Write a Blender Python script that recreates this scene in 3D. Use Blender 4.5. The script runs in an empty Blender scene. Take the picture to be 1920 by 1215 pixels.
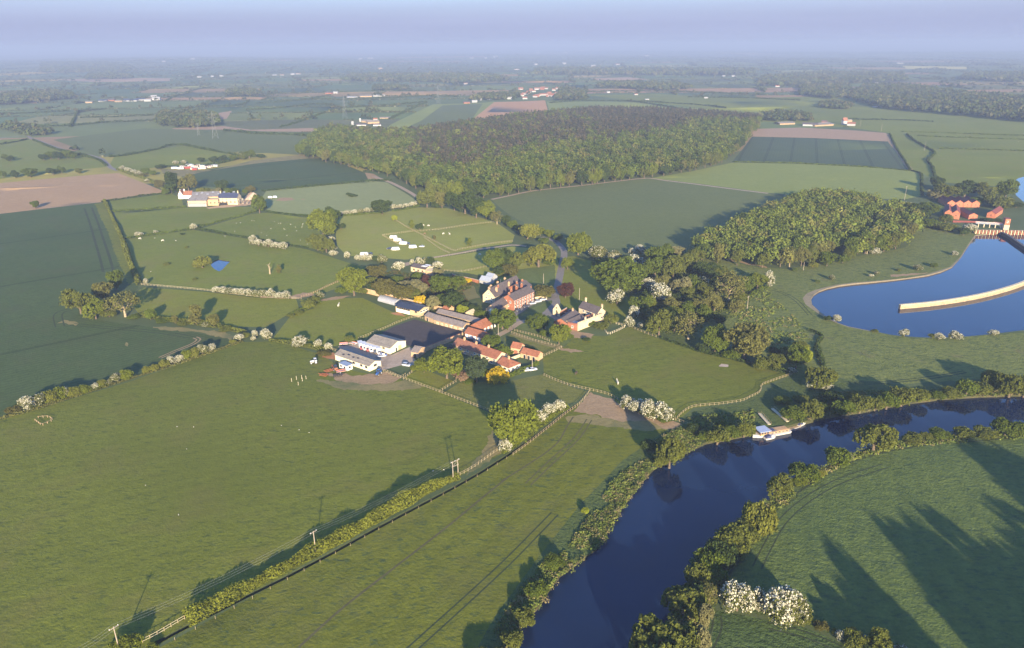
import bpy, math, random
import numpy as np
from mathutils import Matrix, Vector
from mathutils.geometry import delaunay_2d_cdt

R = math.radians
HAZE_D, HAZE_C = 0.00019, (0.315, 0.39, 0.56, 1)
rng = np.random.default_rng(7)
random.seed(7)
scene = bpy.context.scene
COL = scene.collection

# ------------------------------------------------------------------ camera
F, CX, CY, H = 1371.0, 960.0, 607.5, 150.0      # focal length and centre in photo pixels, flying height in metres
_p = math.atan((CY - 86) / F); _r = R(0.4)
FWD = np.array([0, math.cos(_p), -math.sin(_p)])
_u0 = np.array([0, math.sin(_p), math.cos(_p)]); _r0 = np.array([1.0, 0, 0])
RT = _r0 * math.cos(_r) - _u0 * math.sin(_r)
UP = _u0 * math.cos(_r) + _r0 * math.sin(_r)
cam_data = bpy.data.cameras.new('camera'); cam = bpy.data.objects.new('camera', cam_data); COL.objects.link(cam)
cam_data.sensor_width = 36.0; cam_data.sensor_fit = 'HORIZONTAL'; cam_data.lens = 36.0 * F / 1920.0
cam_data.clip_start = 1.0; cam_data.clip_end = 90000.0
cam.matrix_world = Matrix(((RT[0], UP[0], -FWD[0], 0), (RT[1], UP[1], -FWD[1], 0), (RT[2], UP[2], -FWD[2], H), (0, 0, 0, 1)))
scene.camera = cam

# ------------------------------------------------------------------ sky, sun, exposure
SUN_EL, SUN_AZ = R(14.0), R(170.0)              # azimuth clockwise from +Y: low morning sun behind the camera
world = bpy.data.worlds.new("World"); scene.world = world; world.use_nodes = True
wt = world.node_tree; bg = wt.nodes['Background']
sky = wt.nodes.new('ShaderNodeTexSky'); sky.sky_type = 'NISHITA'; sky.sun_disc = False
sky.sun_elevation = SUN_EL; sky.sun_rotation = SUN_AZ; sky.air_density = 1.0; sky.dust_density = 0.4; sky.ozone_density = 3.0
tint = wt.nodes.new('ShaderNodeMix'); tint.data_type = 'RGBA'; tint.blend_type = 'MULTIPLY'; tint.inputs[0].default_value = 1.0
tint.inputs[7].default_value = (0.66, 0.80, 1.06, 1)
wt.links.new(sky.outputs[0], tint.inputs[6])
# pale lavender band of morning mist low on the horizon
wtc = wt.nodes.new('ShaderNodeTexCoord'); wsep = wt.nodes.new('ShaderNodeSeparateXYZ'); wt.links.new(wtc.outputs['Generated'], wsep.inputs[0])
wmr = wt.nodes.new('ShaderNodeMapRange'); wmr.inputs[1].default_value = 0.02; wmr.inputs[2].default_value = 0.17
wmr.inputs[3].default_value = 1.0; wmr.inputs[4].default_value = 0.0; wmr.clamp = True; wmr.interpolation_type = 'SMOOTHSTEP'
wt.links.new(wsep.outputs[2], wmr.inputs[0])
wmix = wt.nodes.new('ShaderNodeMix'); wmix.data_type = 'RGBA'
wt.links.new(wmr.outputs[0], wmix.inputs[0]); wt.links.new(tint.outputs[2], wmix.inputs[6])
wmix.inputs[7].default_value = (1.09, 1.22, 1.80, 1)
wmap = wt.nodes.new('ShaderNodeMapping'); wmap.inputs['Scale'].default_value = (1.1, 1.1, 26.0); wt.links.new(wtc.outputs['Generated'], wmap.inputs[0])
wno = wt.nodes.new('ShaderNodeTexNoise'); wno.inputs['Scale'].default_value = 2.2; wno.inputs['Detail'].default_value = 5; wt.links.new(wmap.outputs[0], wno.inputs['Vector'])
wcr = wt.nodes.new('ShaderNodeMapRange'); wcr.inputs[1].default_value = .38; wcr.inputs[2].default_value = .68; wcr.inputs[3].default_value = .97; wcr.inputs[4].default_value = 1.025; wt.links.new(wno.outputs['Fac'], wcr.inputs[0])
wcl = wt.nodes.new('ShaderNodeVectorMath'); wcl.operation = 'SCALE'; wt.links.new(wmix.outputs[2], wcl.inputs[0]); wt.links.new(wcr.outputs[0], wcl.inputs['Scale'])
wt.links.new(wcl.outputs[0], bg.inputs[0]); bg.inputs[1].default_value = 0.12

sun_data = bpy.data.lights.new('sun', 'SUN'); sun = bpy.data.objects.new('sun', sun_data); COL.objects.link(sun)
sun_data.energy = 5.0; sun_data.angle = R(0.7); sun_data.color = (1.0, 0.82, 0.56)
_sd = Vector((math.sin(SUN_AZ) * math.cos(SUN_EL), math.cos(SUN_AZ) * math.cos(SUN_EL), math.sin(SUN_EL)))
sun.rotation_euler = _sd.to_track_quat('Z', 'Y').to_euler()
sun.location = (60, -200, 260)
scene.view_settings.view_transform = 'Standard'; scene.view_settings.look = 'None'
scene.view_settings.exposure = 1.78; scene.view_settings.gamma = 1.0; scene.view_settings.use_curve_mapping = False
cy = scene.cycles if hasattr(scene, 'cycles') else None
scene.render.engine = 'CYCLES'
scene.cycles.use_denoising = True
scene.cycles.max_bounces = 5; scene.cycles.diffuse_bounces = 2; scene.cycles.glossy_bounces = 2
scene.cycles.transmission_bounces = 2; scene.cycles.transparent_max_bounces = 8; scene.cycles.volume_bounces = 0

# ------------------------------------------------------------------ small helpers
def G(px, py, z=0.0):
    """photo pixel -> point on the plain"""
    d = FWD + RT * (px - CX) / F + UP * (CY - py) / F
    t = (z - H) / d[2]
    return np.array([0, 0, H]) + d * t
def depth_of(q): return float((np.asarray(q) - np.array([0, 0, H])) @ FWD)
def hgt(x, y):
    x = np.asarray(x, float); y = np.asarray(y, float)
    near = 0.22 * np.sin(x / 17 + 1.3 * np.sin(y / 41)) * np.cos(y / 23 + 0.7) + 0.30 * np.sin((x + 0.6 * y) / 37.0) + 0.25 * np.cos((y - .4 * x) / 53.0)
    d = np.hypot(x, y)
    k = np.clip((d - 2500) / 6000, 0, 1) ** 2
    far = k * (16 * np.sin(x / 2100 + 0.6) * np.cos(y / 2700) + 10 * np.sin(x / 900 + y / 1500) + 10)
    return near - 0.35 + far
def Pz(px, py):
    q = G(px, py); q[2] = hgt(q[0], q[1]); return q

def tag(o, label=None, cat=None, group=None, kind=None):
    if label: o['label'] = label
    if cat: o['category'] = cat
    if group: o['group'] = group
    if kind: o['kind'] = kind
    return o
def link(o, parent=None):
    COL.objects.link(o)
    if parent is not None: o.parent = parent
    return o
def empty(name, loc=(0, 0, 0), rz=0.0):
    o = bpy.data.objects.new(name, None); COL.objects.link(o)
    o.location = tuple(float(v) for v in loc); o.rotation_euler = (0, 0, rz); o.empty_display_size = 1
    return o
def np_mesh(name, V, faces_n, loops, mats=(), mi=None, smooth=False):
    """V (n,3); faces_n = verts per face (array); loops = flat indices"""
    me = bpy.data.meshes.new(name)
    V = np.ascontiguousarray(V, dtype=np.float32); loops = np.ascontiguousarray(loops, dtype=np.int32)
    fn = np.ascontiguousarray(faces_n, dtype=np.int32)
    me.vertices.add(len(V)); me.vertices.foreach_set('co', V.ravel())
    me.loops.add(len(loops)); me.loops.foreach_set('vertex_index', loops)
    me.polygons.add(len(fn)); st = np.zeros(len(fn), np.int32); st[1:] = np.cumsum(fn)[:-1]
    me.polygons.foreach_set('loop_start', st)
    for m in mats: me.materials.append(m)
    if mi is not None: me.polygons.foreach_set('material_index', np.ascontiguousarray(mi, dtype=np.int32))
    me.update(calc_edges=True); me.validate()
    me.polygons.foreach_set('use_smooth', np.full(len(me.polygons), smooth))
    return me
def quad_mesh(name, V, mats, mi=None, smooth=False):
    n = len(V) // 4
    return np_mesh(name, V, np.full(n, 4), np.arange(4 * n), mats, mi, smooth)
def corner_attr(me, name, vals):     # one float per face of a quad mesh
    a = me.attributes.new(name, 'FLOAT', 'FACE'); a.data.foreach_set('value', np.ascontiguousarray(vals, dtype=np.float32))

class MB:
    """collects boxes, prisms and tubes into one mesh"""
    def __init__(s): s.v = []; s.f = []; s.m = []
    def face(s, pts, m=0):
        b = len(s.v); s.v += [tuple(map(float, p)) for p in pts]; s.f.append(list(range(b, b + len(pts)))); s.m.append(m); return s
    def poly(s, verts, faces, m=0):
        b = len(s.v); s.v += [tuple(map(float, p)) for p in verts]
        for f in faces: s.f.append([b + i for i in f]); s.m.append(m)
        return s
    def box(s, x0, x1, y0, y1, z0, z1, m=0):
        v = [(x0, y0, z0), (x1, y0, z0), (x1, y1, z0), (x0, y1, z0), (x0, y0, z1), (x1, y0, z1), (x1, y1, z1), (x0, y1, z1)]
        return s.poly(v, [(0, 3, 2, 1), (4, 5, 6, 7), (0, 1, 5, 4), (1, 2, 6, 5), (2, 3, 7, 6), (3, 0, 4, 7)], m)
    def hexa(s, b, t, m=0):          # 4 bottom and 4 top corners, counter-clockwise from above
        return s.poly(list(b) + list(t), [(0, 3, 2, 1), (4, 5, 6, 7), (0, 1, 5, 4), (1, 2, 6, 5), (2, 3, 7, 6), (3, 0, 4, 7)], m)
    def prism(s, pts, z0, z1, m=0):  # outline counter-clockwise, extruded upward
        n = len(pts); v = [(x, y, z0) for x, y in pts] + [(x, y, z1) for x, y in pts]
        return s.poly(v, [list(range(n))[::-1], list(range(n, 2 * n))] + [(i, (i + 1) % n, n + (i + 1) % n, n + i) for i in range(n)], m)
    def extrude_y(s, pts, y0, y1, m=0):   # outline in x,z
        n = len(pts); v = [(x, y0, z) for x, z in pts] + [(x, y1, z) for x, z in pts]
        return s.poly(v, [list(range(n)), list(range(n, 2 * n))[::-1]] + [((i + 1) % n, i, n + i, n + (i + 1) % n) for i in range(n)], m)
    def tube(s, pts, rad, n=6, m=0, cap=True):
        pts = [np.asarray(p, float) for p in pts]; rad = [rad] * len(pts) if np.isscalar(rad) else rad
        rings = []
        for i, p in enumerate(pts):
            d = pts[min(i + 1, len(pts) - 1)] - pts[max(i - 1, 0)]; d /= (np.linalg.norm(d) + 1e-9)
            a = np.cross(d, [0, 0, 1.0]) if abs(d[2]) < .9 else np.cross(d, [1.0, 0, 0]); a /= np.linalg.norm(a); b = np.cross(d, a)
            rings.append([p + rad[i] * (a * math.cos(2 * math.pi * k / n) + b * math.sin(2 * math.pi * k / n)) for k in range(n)])
        v = [q for r in rings for q in r]; f = []
        for i in range(len(pts) - 1):
            for k in range(n): f.append((i * n + k, i * n + (k + 1) % n, (i + 1) * n + (k + 1) % n, (i + 1) * n + k))
        if cap: f.append(tuple(range(n))); f.append(tuple((len(pts) - 1) * n + k for k in range(n))[::-1])
        return s.poly(v, f, m)
    def cyl_y(s, cx, cz, r, y0, y1, n=14, m=0):
        return s.extrude_y([(cx + r * math.cos(2 * math.pi * k / n), cz + r * math.sin(2 * math.pi * k / n)) for k in range(n)], y0, y1, m)
    def mesh(s, name, mats, smooth=False):
        mats = mats if isinstance(mats, (list, tuple)) else [mats]
        return np_mesh(name, np.array(s.v).reshape(-1, 3), [len(f) for f in s.f], [i for f in s.f for i in f], mats, s.m, smooth)
    def build(s, name, mats, parent=None, smooth=False):
        return link(bpy.data.objects.new(name, s.mesh(name, mats, smooth)), parent)
def obj(name, me, parent=None): return link(bpy.data.objects.new(name, me), parent)
def copy_tree(o, parent=None):
    c = o.copy(); COL.objects.link(c)
    if parent is not None: c.parent = parent
    for ch in o.children: copy_tree(ch, c)
    return c

# ------------------------------------------------------------------ materials
def new_mat(name):
    m = bpy.data.materials.new(name); m.use_nodes = True; nt = m.node_tree
    return m, nt, nt.nodes['Principled BSDF']
def N(nt, t, **kw):
    n = nt.nodes.new(t)
    for k, v in kw.items(): setattr(n, k, v)
    return n
def noise(nt, vec, scale, detail=3, rough=.55):
    n = N(nt, 'ShaderNodeTexNoise'); n.inputs['Scale'].default_value = scale; n.inputs['Detail'].default_value = detail; n.inputs['Roughness'].default_value = rough
    if vec is not None: nt.links.new(vec, n.inputs['Vector'])
    return n.outputs['Fac']
def ramp(nt, src, a, b, lo=0.0, hi=1.0):
    n = N(nt, 'ShaderNodeMapRange'); n.clamp = True
    nt.links.new(src, n.inputs[0]); n.inputs[1].default_value = a; n.inputs[2].default_value = b; n.inputs[3].default_value = lo; n.inputs[4].default_value = hi
    return n.outputs[0]
def mixc(nt, fac, a, b, mode='MIX'):
    n = N(nt, 'ShaderNodeMix'); n.data_type = 'RGBA'; n.blend_type = mode
    for sock, v in ((0, fac), (6, a), (7, b)):
        if isinstance(v, (int, float)): n.inputs[sock].default_value = v
        elif isinstance(v, tuple): n.inputs[sock].default_value = (*v, 1) if len(v) == 3 else v
        else: nt.links.new(v, n.inputs[sock])
    return n.outputs[2]
def mathn(nt, op, a, b=None):
    n = N(nt, 'ShaderNodeMath'); n.operation = op
    for i, v in enumerate((a, b)):
        if v is None: continue
        if isinstance(v, (int, float)): n.inputs[i].default_value = v
        else: nt.links.new(v, n.inputs[i])
    return n.outputs[0]
def position(nt): return N(nt, 'ShaderNodeNewGeometry').outputs['Position']
def objco(nt): return N(nt, 'ShaderNodeTexCoord').outputs['Object']
def bump(nt, bsdf, h, strength, dist):
    b = N(nt, 'ShaderNodeBump'); b.inputs['Strength'].default_value = strength; b.inputs['Distance'].default_value = dist
    nt.links.new(h, b.inputs['Height']); nt.links.new(b.outputs[0], bsdf.inputs['Normal'])

_pm = {}
def paint(name, c, rough=.6, vary=.18, scale=1.2, metal=0.0, bmp=0.0):
    """plain material with stains and wear at two scales"""
    if name in _pm: return _pm[name]
    m, nt, b = new_mat(name); v = objco(nt)
    f1 = noise(nt, v, scale, 4); f2 = noise(nt, v, scale * 6, 3)
    d = tuple(x * (1 - vary * 1.6) for x in c); l = tuple(min(1, x * (1 + vary * .6)) for x in c)
    c1 = mixc(nt, ramp(nt, f1, .35, .65), d, l); c2 = mixc(nt, ramp(nt, f2, .4, .7, 0, .45), c1, tuple(x * (1 - vary) for x in c))
    nt.links.new(c2, b.inputs['Base Color']); b.inputs['Roughness'].default_value = rough; b.inputs['Metallic'].default_value = metal
    if bmp: bump(nt, b, f2, .5, bmp)
    _pm[name] = m; return m
def courses(name, c, c2, mortar, cw, ch, rough=.85, bmp=.02, mode='wall'):
    """brick or roof tile courses; cw, ch = size of one brick or tile in metres"""
    if name in _pm: return _pm[name]
    m, nt, b = new_mat(name); v = objco(nt)
    sep = N(nt, 'ShaderNodeSeparateXYZ'); nt.links.new(v, sep.inputs[0])
    cmb = N(nt, 'ShaderNodeCombineXYZ')
    nt.links.new(mathn(nt, 'ADD', sep.outputs[0], sep.outputs[1]), cmb.inputs[0]); nt.links.new(sep.outputs[2], cmb.inputs[1])
    t = N(nt, 'ShaderNodeTexBrick'); nt.links.new(cmb.outputs[0], t.inputs['Vector'])
    t.inputs['Color1'].default_value = (*c, 1); t.inputs['Color2'].default_value = (*c2, 1); t.inputs['Mortar'].default_value = (*mortar, 1)
    t.inputs['Scale'].default_value = 1.0; t.inputs['Brick Width'].default_value = cw; t.inputs['Row Height'].default_value = ch
    t.inputs['Mortar Size'].default_value = min(cw, ch) * .08
    f = noise(nt, v, .5, 5); f2 = noise(nt, v, 2.2, 4)
    k = mixc(nt, ramp(nt, f, .3, .7, .0, .75), t.outputs['Color'], tuple(x * .55 for x in c))
    k = mixc(nt, ramp(nt, f2, .5, .75, 0, .6), k, tuple(min(1, x * 1.35) for x in c2))
    nt.links.new(k, b.inputs['Base Color']); b.inputs['Roughness'].default_value = rough
    bump(nt, b, t.outputs['Fac'], .4, -bmp)
    _pm[name] = m; return m

def leaf_mat(name, c, spread=.35, bloom=None, transl=.36):
    """leaf clumps: colour drifts per tree, per clump and across the crown"""
    if name in _pm: return _pm[name]
    m, nt, b = new_mat(name); nt.nodes.remove(b)
    out = nt.nodes['Material Output']
    at = N(nt, 'ShaderNodeAttribute'); at.attribute_name = 'tint'
    oi = N(nt, 'ShaderNodeObjectInfo')
    dk = tuple(x * (1 - spread) for x in c); lt = (min(1, c[0] * (1 + spread * 1.1)), min(1, c[1] * (1 + spread * .9)), c[2] * (1 + spread * .5))
    k = mixc(nt, at.outputs['Fac'], dk, lt)
    k = mixc(nt, ramp(nt, oi.outputs['Random'], 0, 1, 0, .30), k, (c[0] * 1.08, c[1] * 1.0, c[2] * 1.0))
    if bloom is not None:
        ab = N(nt, 'ShaderNodeAttribute'); ab.attribute_name = 'bloom'
        k = mixc(nt, ab.outputs['Fac'], k, bloom)
    d = N(nt, 'ShaderNodeBsdfDiffuse'); t = N(nt, 'ShaderNodeBsdfTranslucent'); mx = N(nt, 'ShaderNodeMixShader'); mx.inputs[0].default_value = transl
    nt.links.new(k, d.inputs[0]); nt.links.new(k, t.inputs[0]); nt.links.new(d.outputs[0], mx.inputs[1]); nt.links.new(t.outputs[0], mx.inputs[2]); nt.links.new(mx.outputs[0], out.inputs[0])
    _pm[name] = m; return m

def field_mat(name, c, c2=None, tuft=None, tuft_amt=.0, rows=None, patch=45.0, bmp=.10, fine=1.0, bare=None, bare_amt=0.0, patchy=None):
    """grass, crop or soil; rows = (angle in degrees, spacing, strength) of drill lines"""
    if name in _pm: return _pm[name]
    m, nt, b = new_mat(name); v = position(nt)
    c2 = c2 or tuple(x * 1.25 for x in c)
    mp = N(nt, 'ShaderNodeMapping'); nt.links.new(v, mp.inputs[0]); mp.inputs['Rotation'].default_value = (0, 0, R(-24)); mp.inputs['Scale'].default_value = (.16, .5, 1)
    fs = noise(nt, mp.outputs[0], 1.0, 5, .7)
    f0 = noise(nt, v, 1 / patch, 4, .6); f1 = noise(nt, v, 1 / 7.0, 4, .65); f2 = noise(nt, v, 1 / 1.1 * fine, 3, .7)
    k = mixc(nt, ramp(nt, f0, .32, .68), c, c2)
    k = mixc(nt, ramp(nt, f1, .35, .7, 0, .55), k, tuple(x * .80 for x in c))
    k = mixc(nt, ramp(nt, f2, .30, .72, 0, .6), k, tuple(x * 1.38 for x in c2))
    k = mixc(nt, ramp(nt, fs, .50, .72, 0, .42), k, tuple(x * .70 for x in c)); k = mixc(nt, ramp(nt, fs, .46, .28, 0, .3), k, tuple(x * 1.3 for x in c2))
    hsum = mathn(nt, 'ADD', mathn(nt, 'MULTIPLY', f2, .8), mathn(nt, 'MULTIPLY', f1, .30))
    if tuft:
        mp = N(nt, 'ShaderNodeMapping'); nt.links.new(v, mp.inputs[0]); mp.inputs['Rotation'].default_value = (0, 0, R(33)); mp.inputs['Scale'].default_value = (.30, .75, 1)
        ft = noise(nt, mp.outputs[0], 1.0, 5, .72)
        k = mixc(nt, ramp(nt, ft, .66 - tuft_amt * .18, .74 - tuft_amt * .12, 0, .8), k, tuft)
    if bare:
        fb = noise(nt, v, 1 / 18.0, 5, .65)
        k = mixc(nt, ramp(nt, fb, .66 - bare_amt * .2, .80 - bare_amt * .15, 0, .8), k, bare)
    if patchy:
        fp = noise(nt, v, 1 / 26.0, 5, .62); k = mixc(nt, ramp(nt, fp, .50, .68, 0, .55), k, patchy)
        fq = noise(nt, v, 1 / 95.0, 3, .5); k = mixc(nt, ramp(nt, fq, .48, .66, 0, .35), k, tuple(x * .82 for x in c))
    if rows:
        ang, sp, st = rows[:3]
        mp = N(nt, 'ShaderNodeMapping'); nt.links.new(v, mp.inputs[0]); mp.inputs['Rotation'].default_value = (0, 0, R(-ang))
        sx = N(nt, 'ShaderNodeSeparateXYZ'); nt.links.new(mp.outputs[0], sx.inputs[0])
        wob = mathn(nt, 'MULTIPLY', noise(nt, v, 1 / 30.0, 2), sp * .8)
        ph = mathn(nt, 'FRACT', mathn(nt, 'DIVIDE', mathn(nt, 'ADD', sx.outputs[1], wob), sp))
        tri = mathn(nt, 'ABSOLUTE', mathn(nt, 'SUBTRACT', ph, .5))
        fr = noise(nt, mp.outputs[0], .3, 2)
        k = mixc(nt, mathn(nt, 'MULTIPLY', ramp(nt, tri, .1, .4, 0, st), ramp(nt, fr, .3, .6, .3, 1)), k, tuple(x * .62 for x in c))
        if len(rows) > 3:           # tramlines: pairs of wheel marks
            big = rows[3]
            for off in (0.0, 1.9 / big):
                p2 = mathn(nt, 'FRACT', mathn(nt, 'ADD', mathn(nt, 'DIVIDE', sx.outputs[1], big), off + .3))
                t2 = mathn(nt, 'ABSOLUTE', mathn(nt, 'SUBTRACT', p2, .5))
                k = mixc(nt, ramp(nt, t2, .35 / big, .6 / big, .7, 0), k, tuple(x * .35 for x in c))
    nt.links.new(k, b.inputs['Base Color']); b.inputs['Roughness'].default_value = .95
    b.inputs['Specular IOR Level'].default_value = .12
    if bmp: bump(nt, b, hsum, .8, bmp * 4)
    _pm[name] = m; return m

def water_mat(name, c, rough=.03, wave=.02):
    m, nt, b = new_mat(name); v = position(nt)
    nt.links.new(mixc(nt, ramp(nt, noise(nt, v, 1 / 40.0, 3), .3, .7), c, tuple(x * 1.5 for x in c)), b.inputs['Base Color'])
    b.inputs['Roughness'].default_value = rough; b.inputs['IOR'].default_value = 1.333
    bump(nt, b, mathn(nt, 'ADD', noise(nt, v, .8, 2), noise(nt, v, .12, 2)), .25, wave)
    return m
# ------------------------------------------------------------------ the ground, as fields drawn from their corners
M_past = field_mat('pasture_grass', (.102, .118, .014), (.126, .138, .018), tuft=(.040, .060, .018), tuft_amt=.7, patchy=(.138, .126, .030), rows=(22, 6.5, .16))
M_past2 = field_mat('paddock_grass', (.130, .146, .016), (.150, .158, .020), patchy=(.165, .145, .035), tuft=(.05, .07, .03), tuft_amt=.3, patch=25)
M_past3 = field_mat('sheep_grass', (.118, .145, .018), (.140, .156, .022), patchy=(.158, .146, .04), tuft=(.05, .075, .03), tuft_amt=.35, patch=30)
M_wheat = field_mat('young_wheat', (.046, .074, .022), (.060, .086, .026), patchy=(.068, .076, .03), rows=(38, 3.2, .35, 140.0), patch=70, bmp=.08)
M_wheat2 = field_mat('mid_wheat', (.092, .114, .036), (.108, .126, .040), rows=(-8, 3.0, .3), patch=80, bmp=.08)
M_wheat3 = field_mat('striped_crop', (.046, .070, .036), (.056, .08, .04), rows=(69, 4.0, .2, 34.0), patch=80, bmp=.06)
M_camp = field_mat('camping_grass', (.185, .196, .034), (.205, .21, .04), tuft=(.10, .12, .04), tuft_amt=.2, patch=30, patchy=(.22, .20, .06))
M_pale = field_mat('pale_grass', (.155, .182, .040), (.176, .20, .048), patch=60, bmp=.06)
M_palem = field_mat('pale_mown', (.175, .195, .075), (.195, .212, .08), tuft=(.09, .12, .05), tuft_amt=.1, patch=50, bmp=.06)
M_soil = field_mat('ploughed_soil', (.295, .19, .098), (.335, .22, .115), rows=(8, 5.0, .25), patch=60, bmp=.06)
M_soilp = field_mat('pink_soil', (.28, .185, .11), (.31, .21, .125), rows=(4, 5.0, .2), patch=60, bmp=.06)
M_soilr = field_mat('red_soil', (.37, .20, .09), (.40, .22, .105), rows=(20, 6.0, .15), patch=60, bmp=.05)
M_mead = field_mat('river_meadow', (.100, .112, .012), (.128, .134, .016), patchy=(.12, .115, .03), tuft=(.030, .058, .030), tuft_amt=.75, rows=(57, 9.0, .25), patch=22)
M_rough = field_mat('rough_grass', (.098, .122, .030), (.135, .15, .038), tuft=(.040, .062, .024), tuft_amt=.9, patch=18, bmp=.22, bare=(.12, .10, .055), bare_amt=.3)
M_rank = field_mat('rank_grass', (.056, .080, .022), (.082, .104, .028), tuft=(.026, .046, .02), tuft_amt=.8, patch=14, bmp=.28)
M_brown = field_mat('worn_grass', (.112, .118, .024), (.132, .132, .030), tuft=(.06, .075, .025), tuft_amt=.5, patch=16, bare=(.17, .13, .07), bare_amt=.35)
M_bare = field_mat('trodden_earth', (.235, .162, .088), (.28, .195, .11), patch=10, bare=(.08, .095, .04), bare_amt=.25)
M_barer = field_mat('muddy_margin', (.17, .145, .055), (.20, .165, .07), patch=9, bare=(.085, .105, .04), bare_amt=.9)
M_lawn = field_mat('mown_lawn', (.085, .112, .030), (.10, .125, .034), patch=12, bmp=.04)
M_lawnb = field_mat('dry_lawn', (.13, .12, .045), (.145, .132, .05), patch=9, bmp=.04)
M_gard = field_mat('garden_grass', (.052, .07, .02), (.08, .094, .026), tuft=(.03, .045, .02), tuft_amt=.8, patch=9)
M_arena = field_mat('arena_sand', (.052, .044, .043), (.062, .052, .05), patch=14, bmp=.03)
M_yard = field_mat('yard_concrete', (.29, .225, .165), (.34, .27, .20), patch=9, bmp=.02, bare=(.12, .095, .07), bare_amt=.5)
M_tar = field_mat('drive_tarmac', (.15, .135, .12), (.18, .16, .14), patch=8, bmp=.02)
M_trk = field_mat('stony_track', (.26, .20, .14), (.30, .235, .17), patch=7, bmp=.03)
M_mark = field_mat('wheel_mark', (.030, .042, .020), (.038, .05, .022), patch=6, bmp=.04)
M_marks = field_mat('worn_wheel_mark', (.070, .068, .030), (.09, .08, .035), patch=6, bmp=.04)
M_shore = field_mat('shore_stone', (.185, .155, .095), (.22, .185, .115), patch=6, bmp=.04, bare=(.12, .11, .06), bare_amt=.5)
M_shored = field_mat('shore_edge', (.13, .11, .075), (.17, .14, .095), patch=5)
M_bank = field_mat('bank_earth', (.034, .036, .016), (.05, .05, .024), patch=5, bmp=.1, bare=(.09, .075, .04), bare_amt=.8)
M_dside = field_mat('shaded_ditch_bank', (.028, .036, .016), (.04, .05, .02), patch=5, bmp=.1)  # bank green-brown darkened to carry the shade inside the ditch
M_floor = field_mat('shaded_ditch_mud', (.016, .018, .012), (.02, .02, .014), patch=5)  # mud colour deepened to stand for shade down in the ditch

def farmland_mat():
    m, nt, b = new_mat('farmland'); v = position(nt)
    at = N(nt, 'ShaderNodeAttribute'); at.attribute_name = 'field_colour'
    f0 = noise(nt, v, 1 / 160.0, 5, .65); f1 = noise(nt, v, 1 / 30.0, 4, .65)
    k = mixc(nt, ramp(nt, f0, .3, .7, 0, .5), at.outputs['Color'], (.055, .075, .035))
    k = mixc(nt, ramp(nt, f1, .35, .7, 0, .35), k, (.14, .16, .07))
    nt.links.new(k, b.inputs['Base Color']); b.inputs['Roughness'].default_value = 1; b.inputs['Specular IOR Level'].default_value = .05
    return m
M_farm = farmland_mat()

REG = []      # (name, material, [pixel polygons])
def reg(name, mat, *polys, world=False): REG.append((name, mat, [[(q if world else G(*q)[:2]) for q in p] for p in polys]))
def strip_polys(pts, w):
    """ribbon of quads along world points"""
    P = [np.asarray(p, float)[:2] for p in pts]; L, Rr = [], []
    for i, p in enumerate(P):
        d = P[min(i + 1, len(P) - 1)] - P[max(i - 1, 0)]; d /= np.linalg.norm(d); n = np.array([-d[1], d[0]])
        ww = w[i] if hasattr(w, '__len__') else w
        L.append(p + n * ww / 2); Rr.append(p - n * ww / 2)
    return [[L[i], Rr[i], Rr[i + 1], L[i + 1]] for i in range(len(P) - 1)]
def smooth_line(pts, n=4):
    P = [np.asarray(p, float)[:2] for p in pts]; out = []
    for i in range(len(P) - 1):
        p0, p1, p2, p3 = P[max(i - 1, 0)], P[i], P[i + 1], P[min(i + 2, len(P) - 1)]
        for k in range(n):
            t = k / n
            out.append(.5 * ((2 * p1) + (-p0 + p2) * t + (2 * p0 - 5 * p1 + 4 * p2 - p3) * t * t + (-p0 + 3 * p1 - 3 * p2 + p3) * t ** 3))
    out.append(P[-1]); return out
def ribbon(name, mat, pts, w, n=4): reg(name, mat, *strip_polys(smooth_line([G(*p) for p in pts], n), w), world=True)

# the patchwork of far fields
FARCELL = []; FAREDGE = []
def far_cells():
    rows = [880.0]
    while rows[-1] < 34000: rows.append(rows[-1] + (210 + rng.uniform(-50, 90) if rows[-1] < 4200 else rows[-1] * rng.uniform(.06, .11)))
    greens = [(.060, .098, .048), (.075, .115, .055), (.09, .125, .055), (.05, .085, .048), (.085, .11, .045), (.07, .105, .06), (.11, .145, .06)]
    lines = []
    for i, y in enumerate(rows):
        w = .95 * y + 300; step = 300 if y < 4200 else y * .085
        xs = np.arange(-w, w + step, step); xs = xs + rng.uniform(-.28, .28, len(xs)) * step
        lines.append((y, step, xs, w))
    for i in range(len(rows) - 1):
        y0, y1 = rows[i], rows[i + 1]; h = y1 - y0
        step = 320 if y0 < 4200 else y0 * .085; w = .95 * y1 + 300
        x = -w; prev = None
        sk = rng.uniform(-60, 60)
        while x < w:
            x2 = x + step * rng.uniform(.55, 1.5)
            s1, s2 = rng.uniform(-.1, .1) * h, rng.uniform(-.1, .1) * h
            f = lambda xx, yy: (xx + (yy - y0) * .12 * math.sin(xx / 700.0) + 18 * math.sin(yy / 90.0 + i), yy + 26 * math.sin(xx / 230.0 + yy / 400.0) + .05 * xx * math.sin(yy / 1900.0 + .5))
            mids = [x + (x2 - x) * t for t in (0, .33, .66, 1)]
            poly = [f(t, y0) for t in mids] + [f(t, y1) for t in mids[::-1]]
            u = rng.random()
            c = greens[rng.integers(len(greens))] if u < .86 else ((.24, .165, .11) if u < .95 else ((.28, .25, .07) if u < .97 else (.17, .19, .09)))
            c = tuple(v * rng.uniform(.85, 1.12) * f_ for v, f_ in zip(c, (1.5, 1.32, .95)))
            FARCELL.append((poly, c)); FAREDGE.append((poly[:4], y0)); FAREDGE.append(([poly[3], poly[4]], y0))
            x = x2
far_cells()

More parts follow.
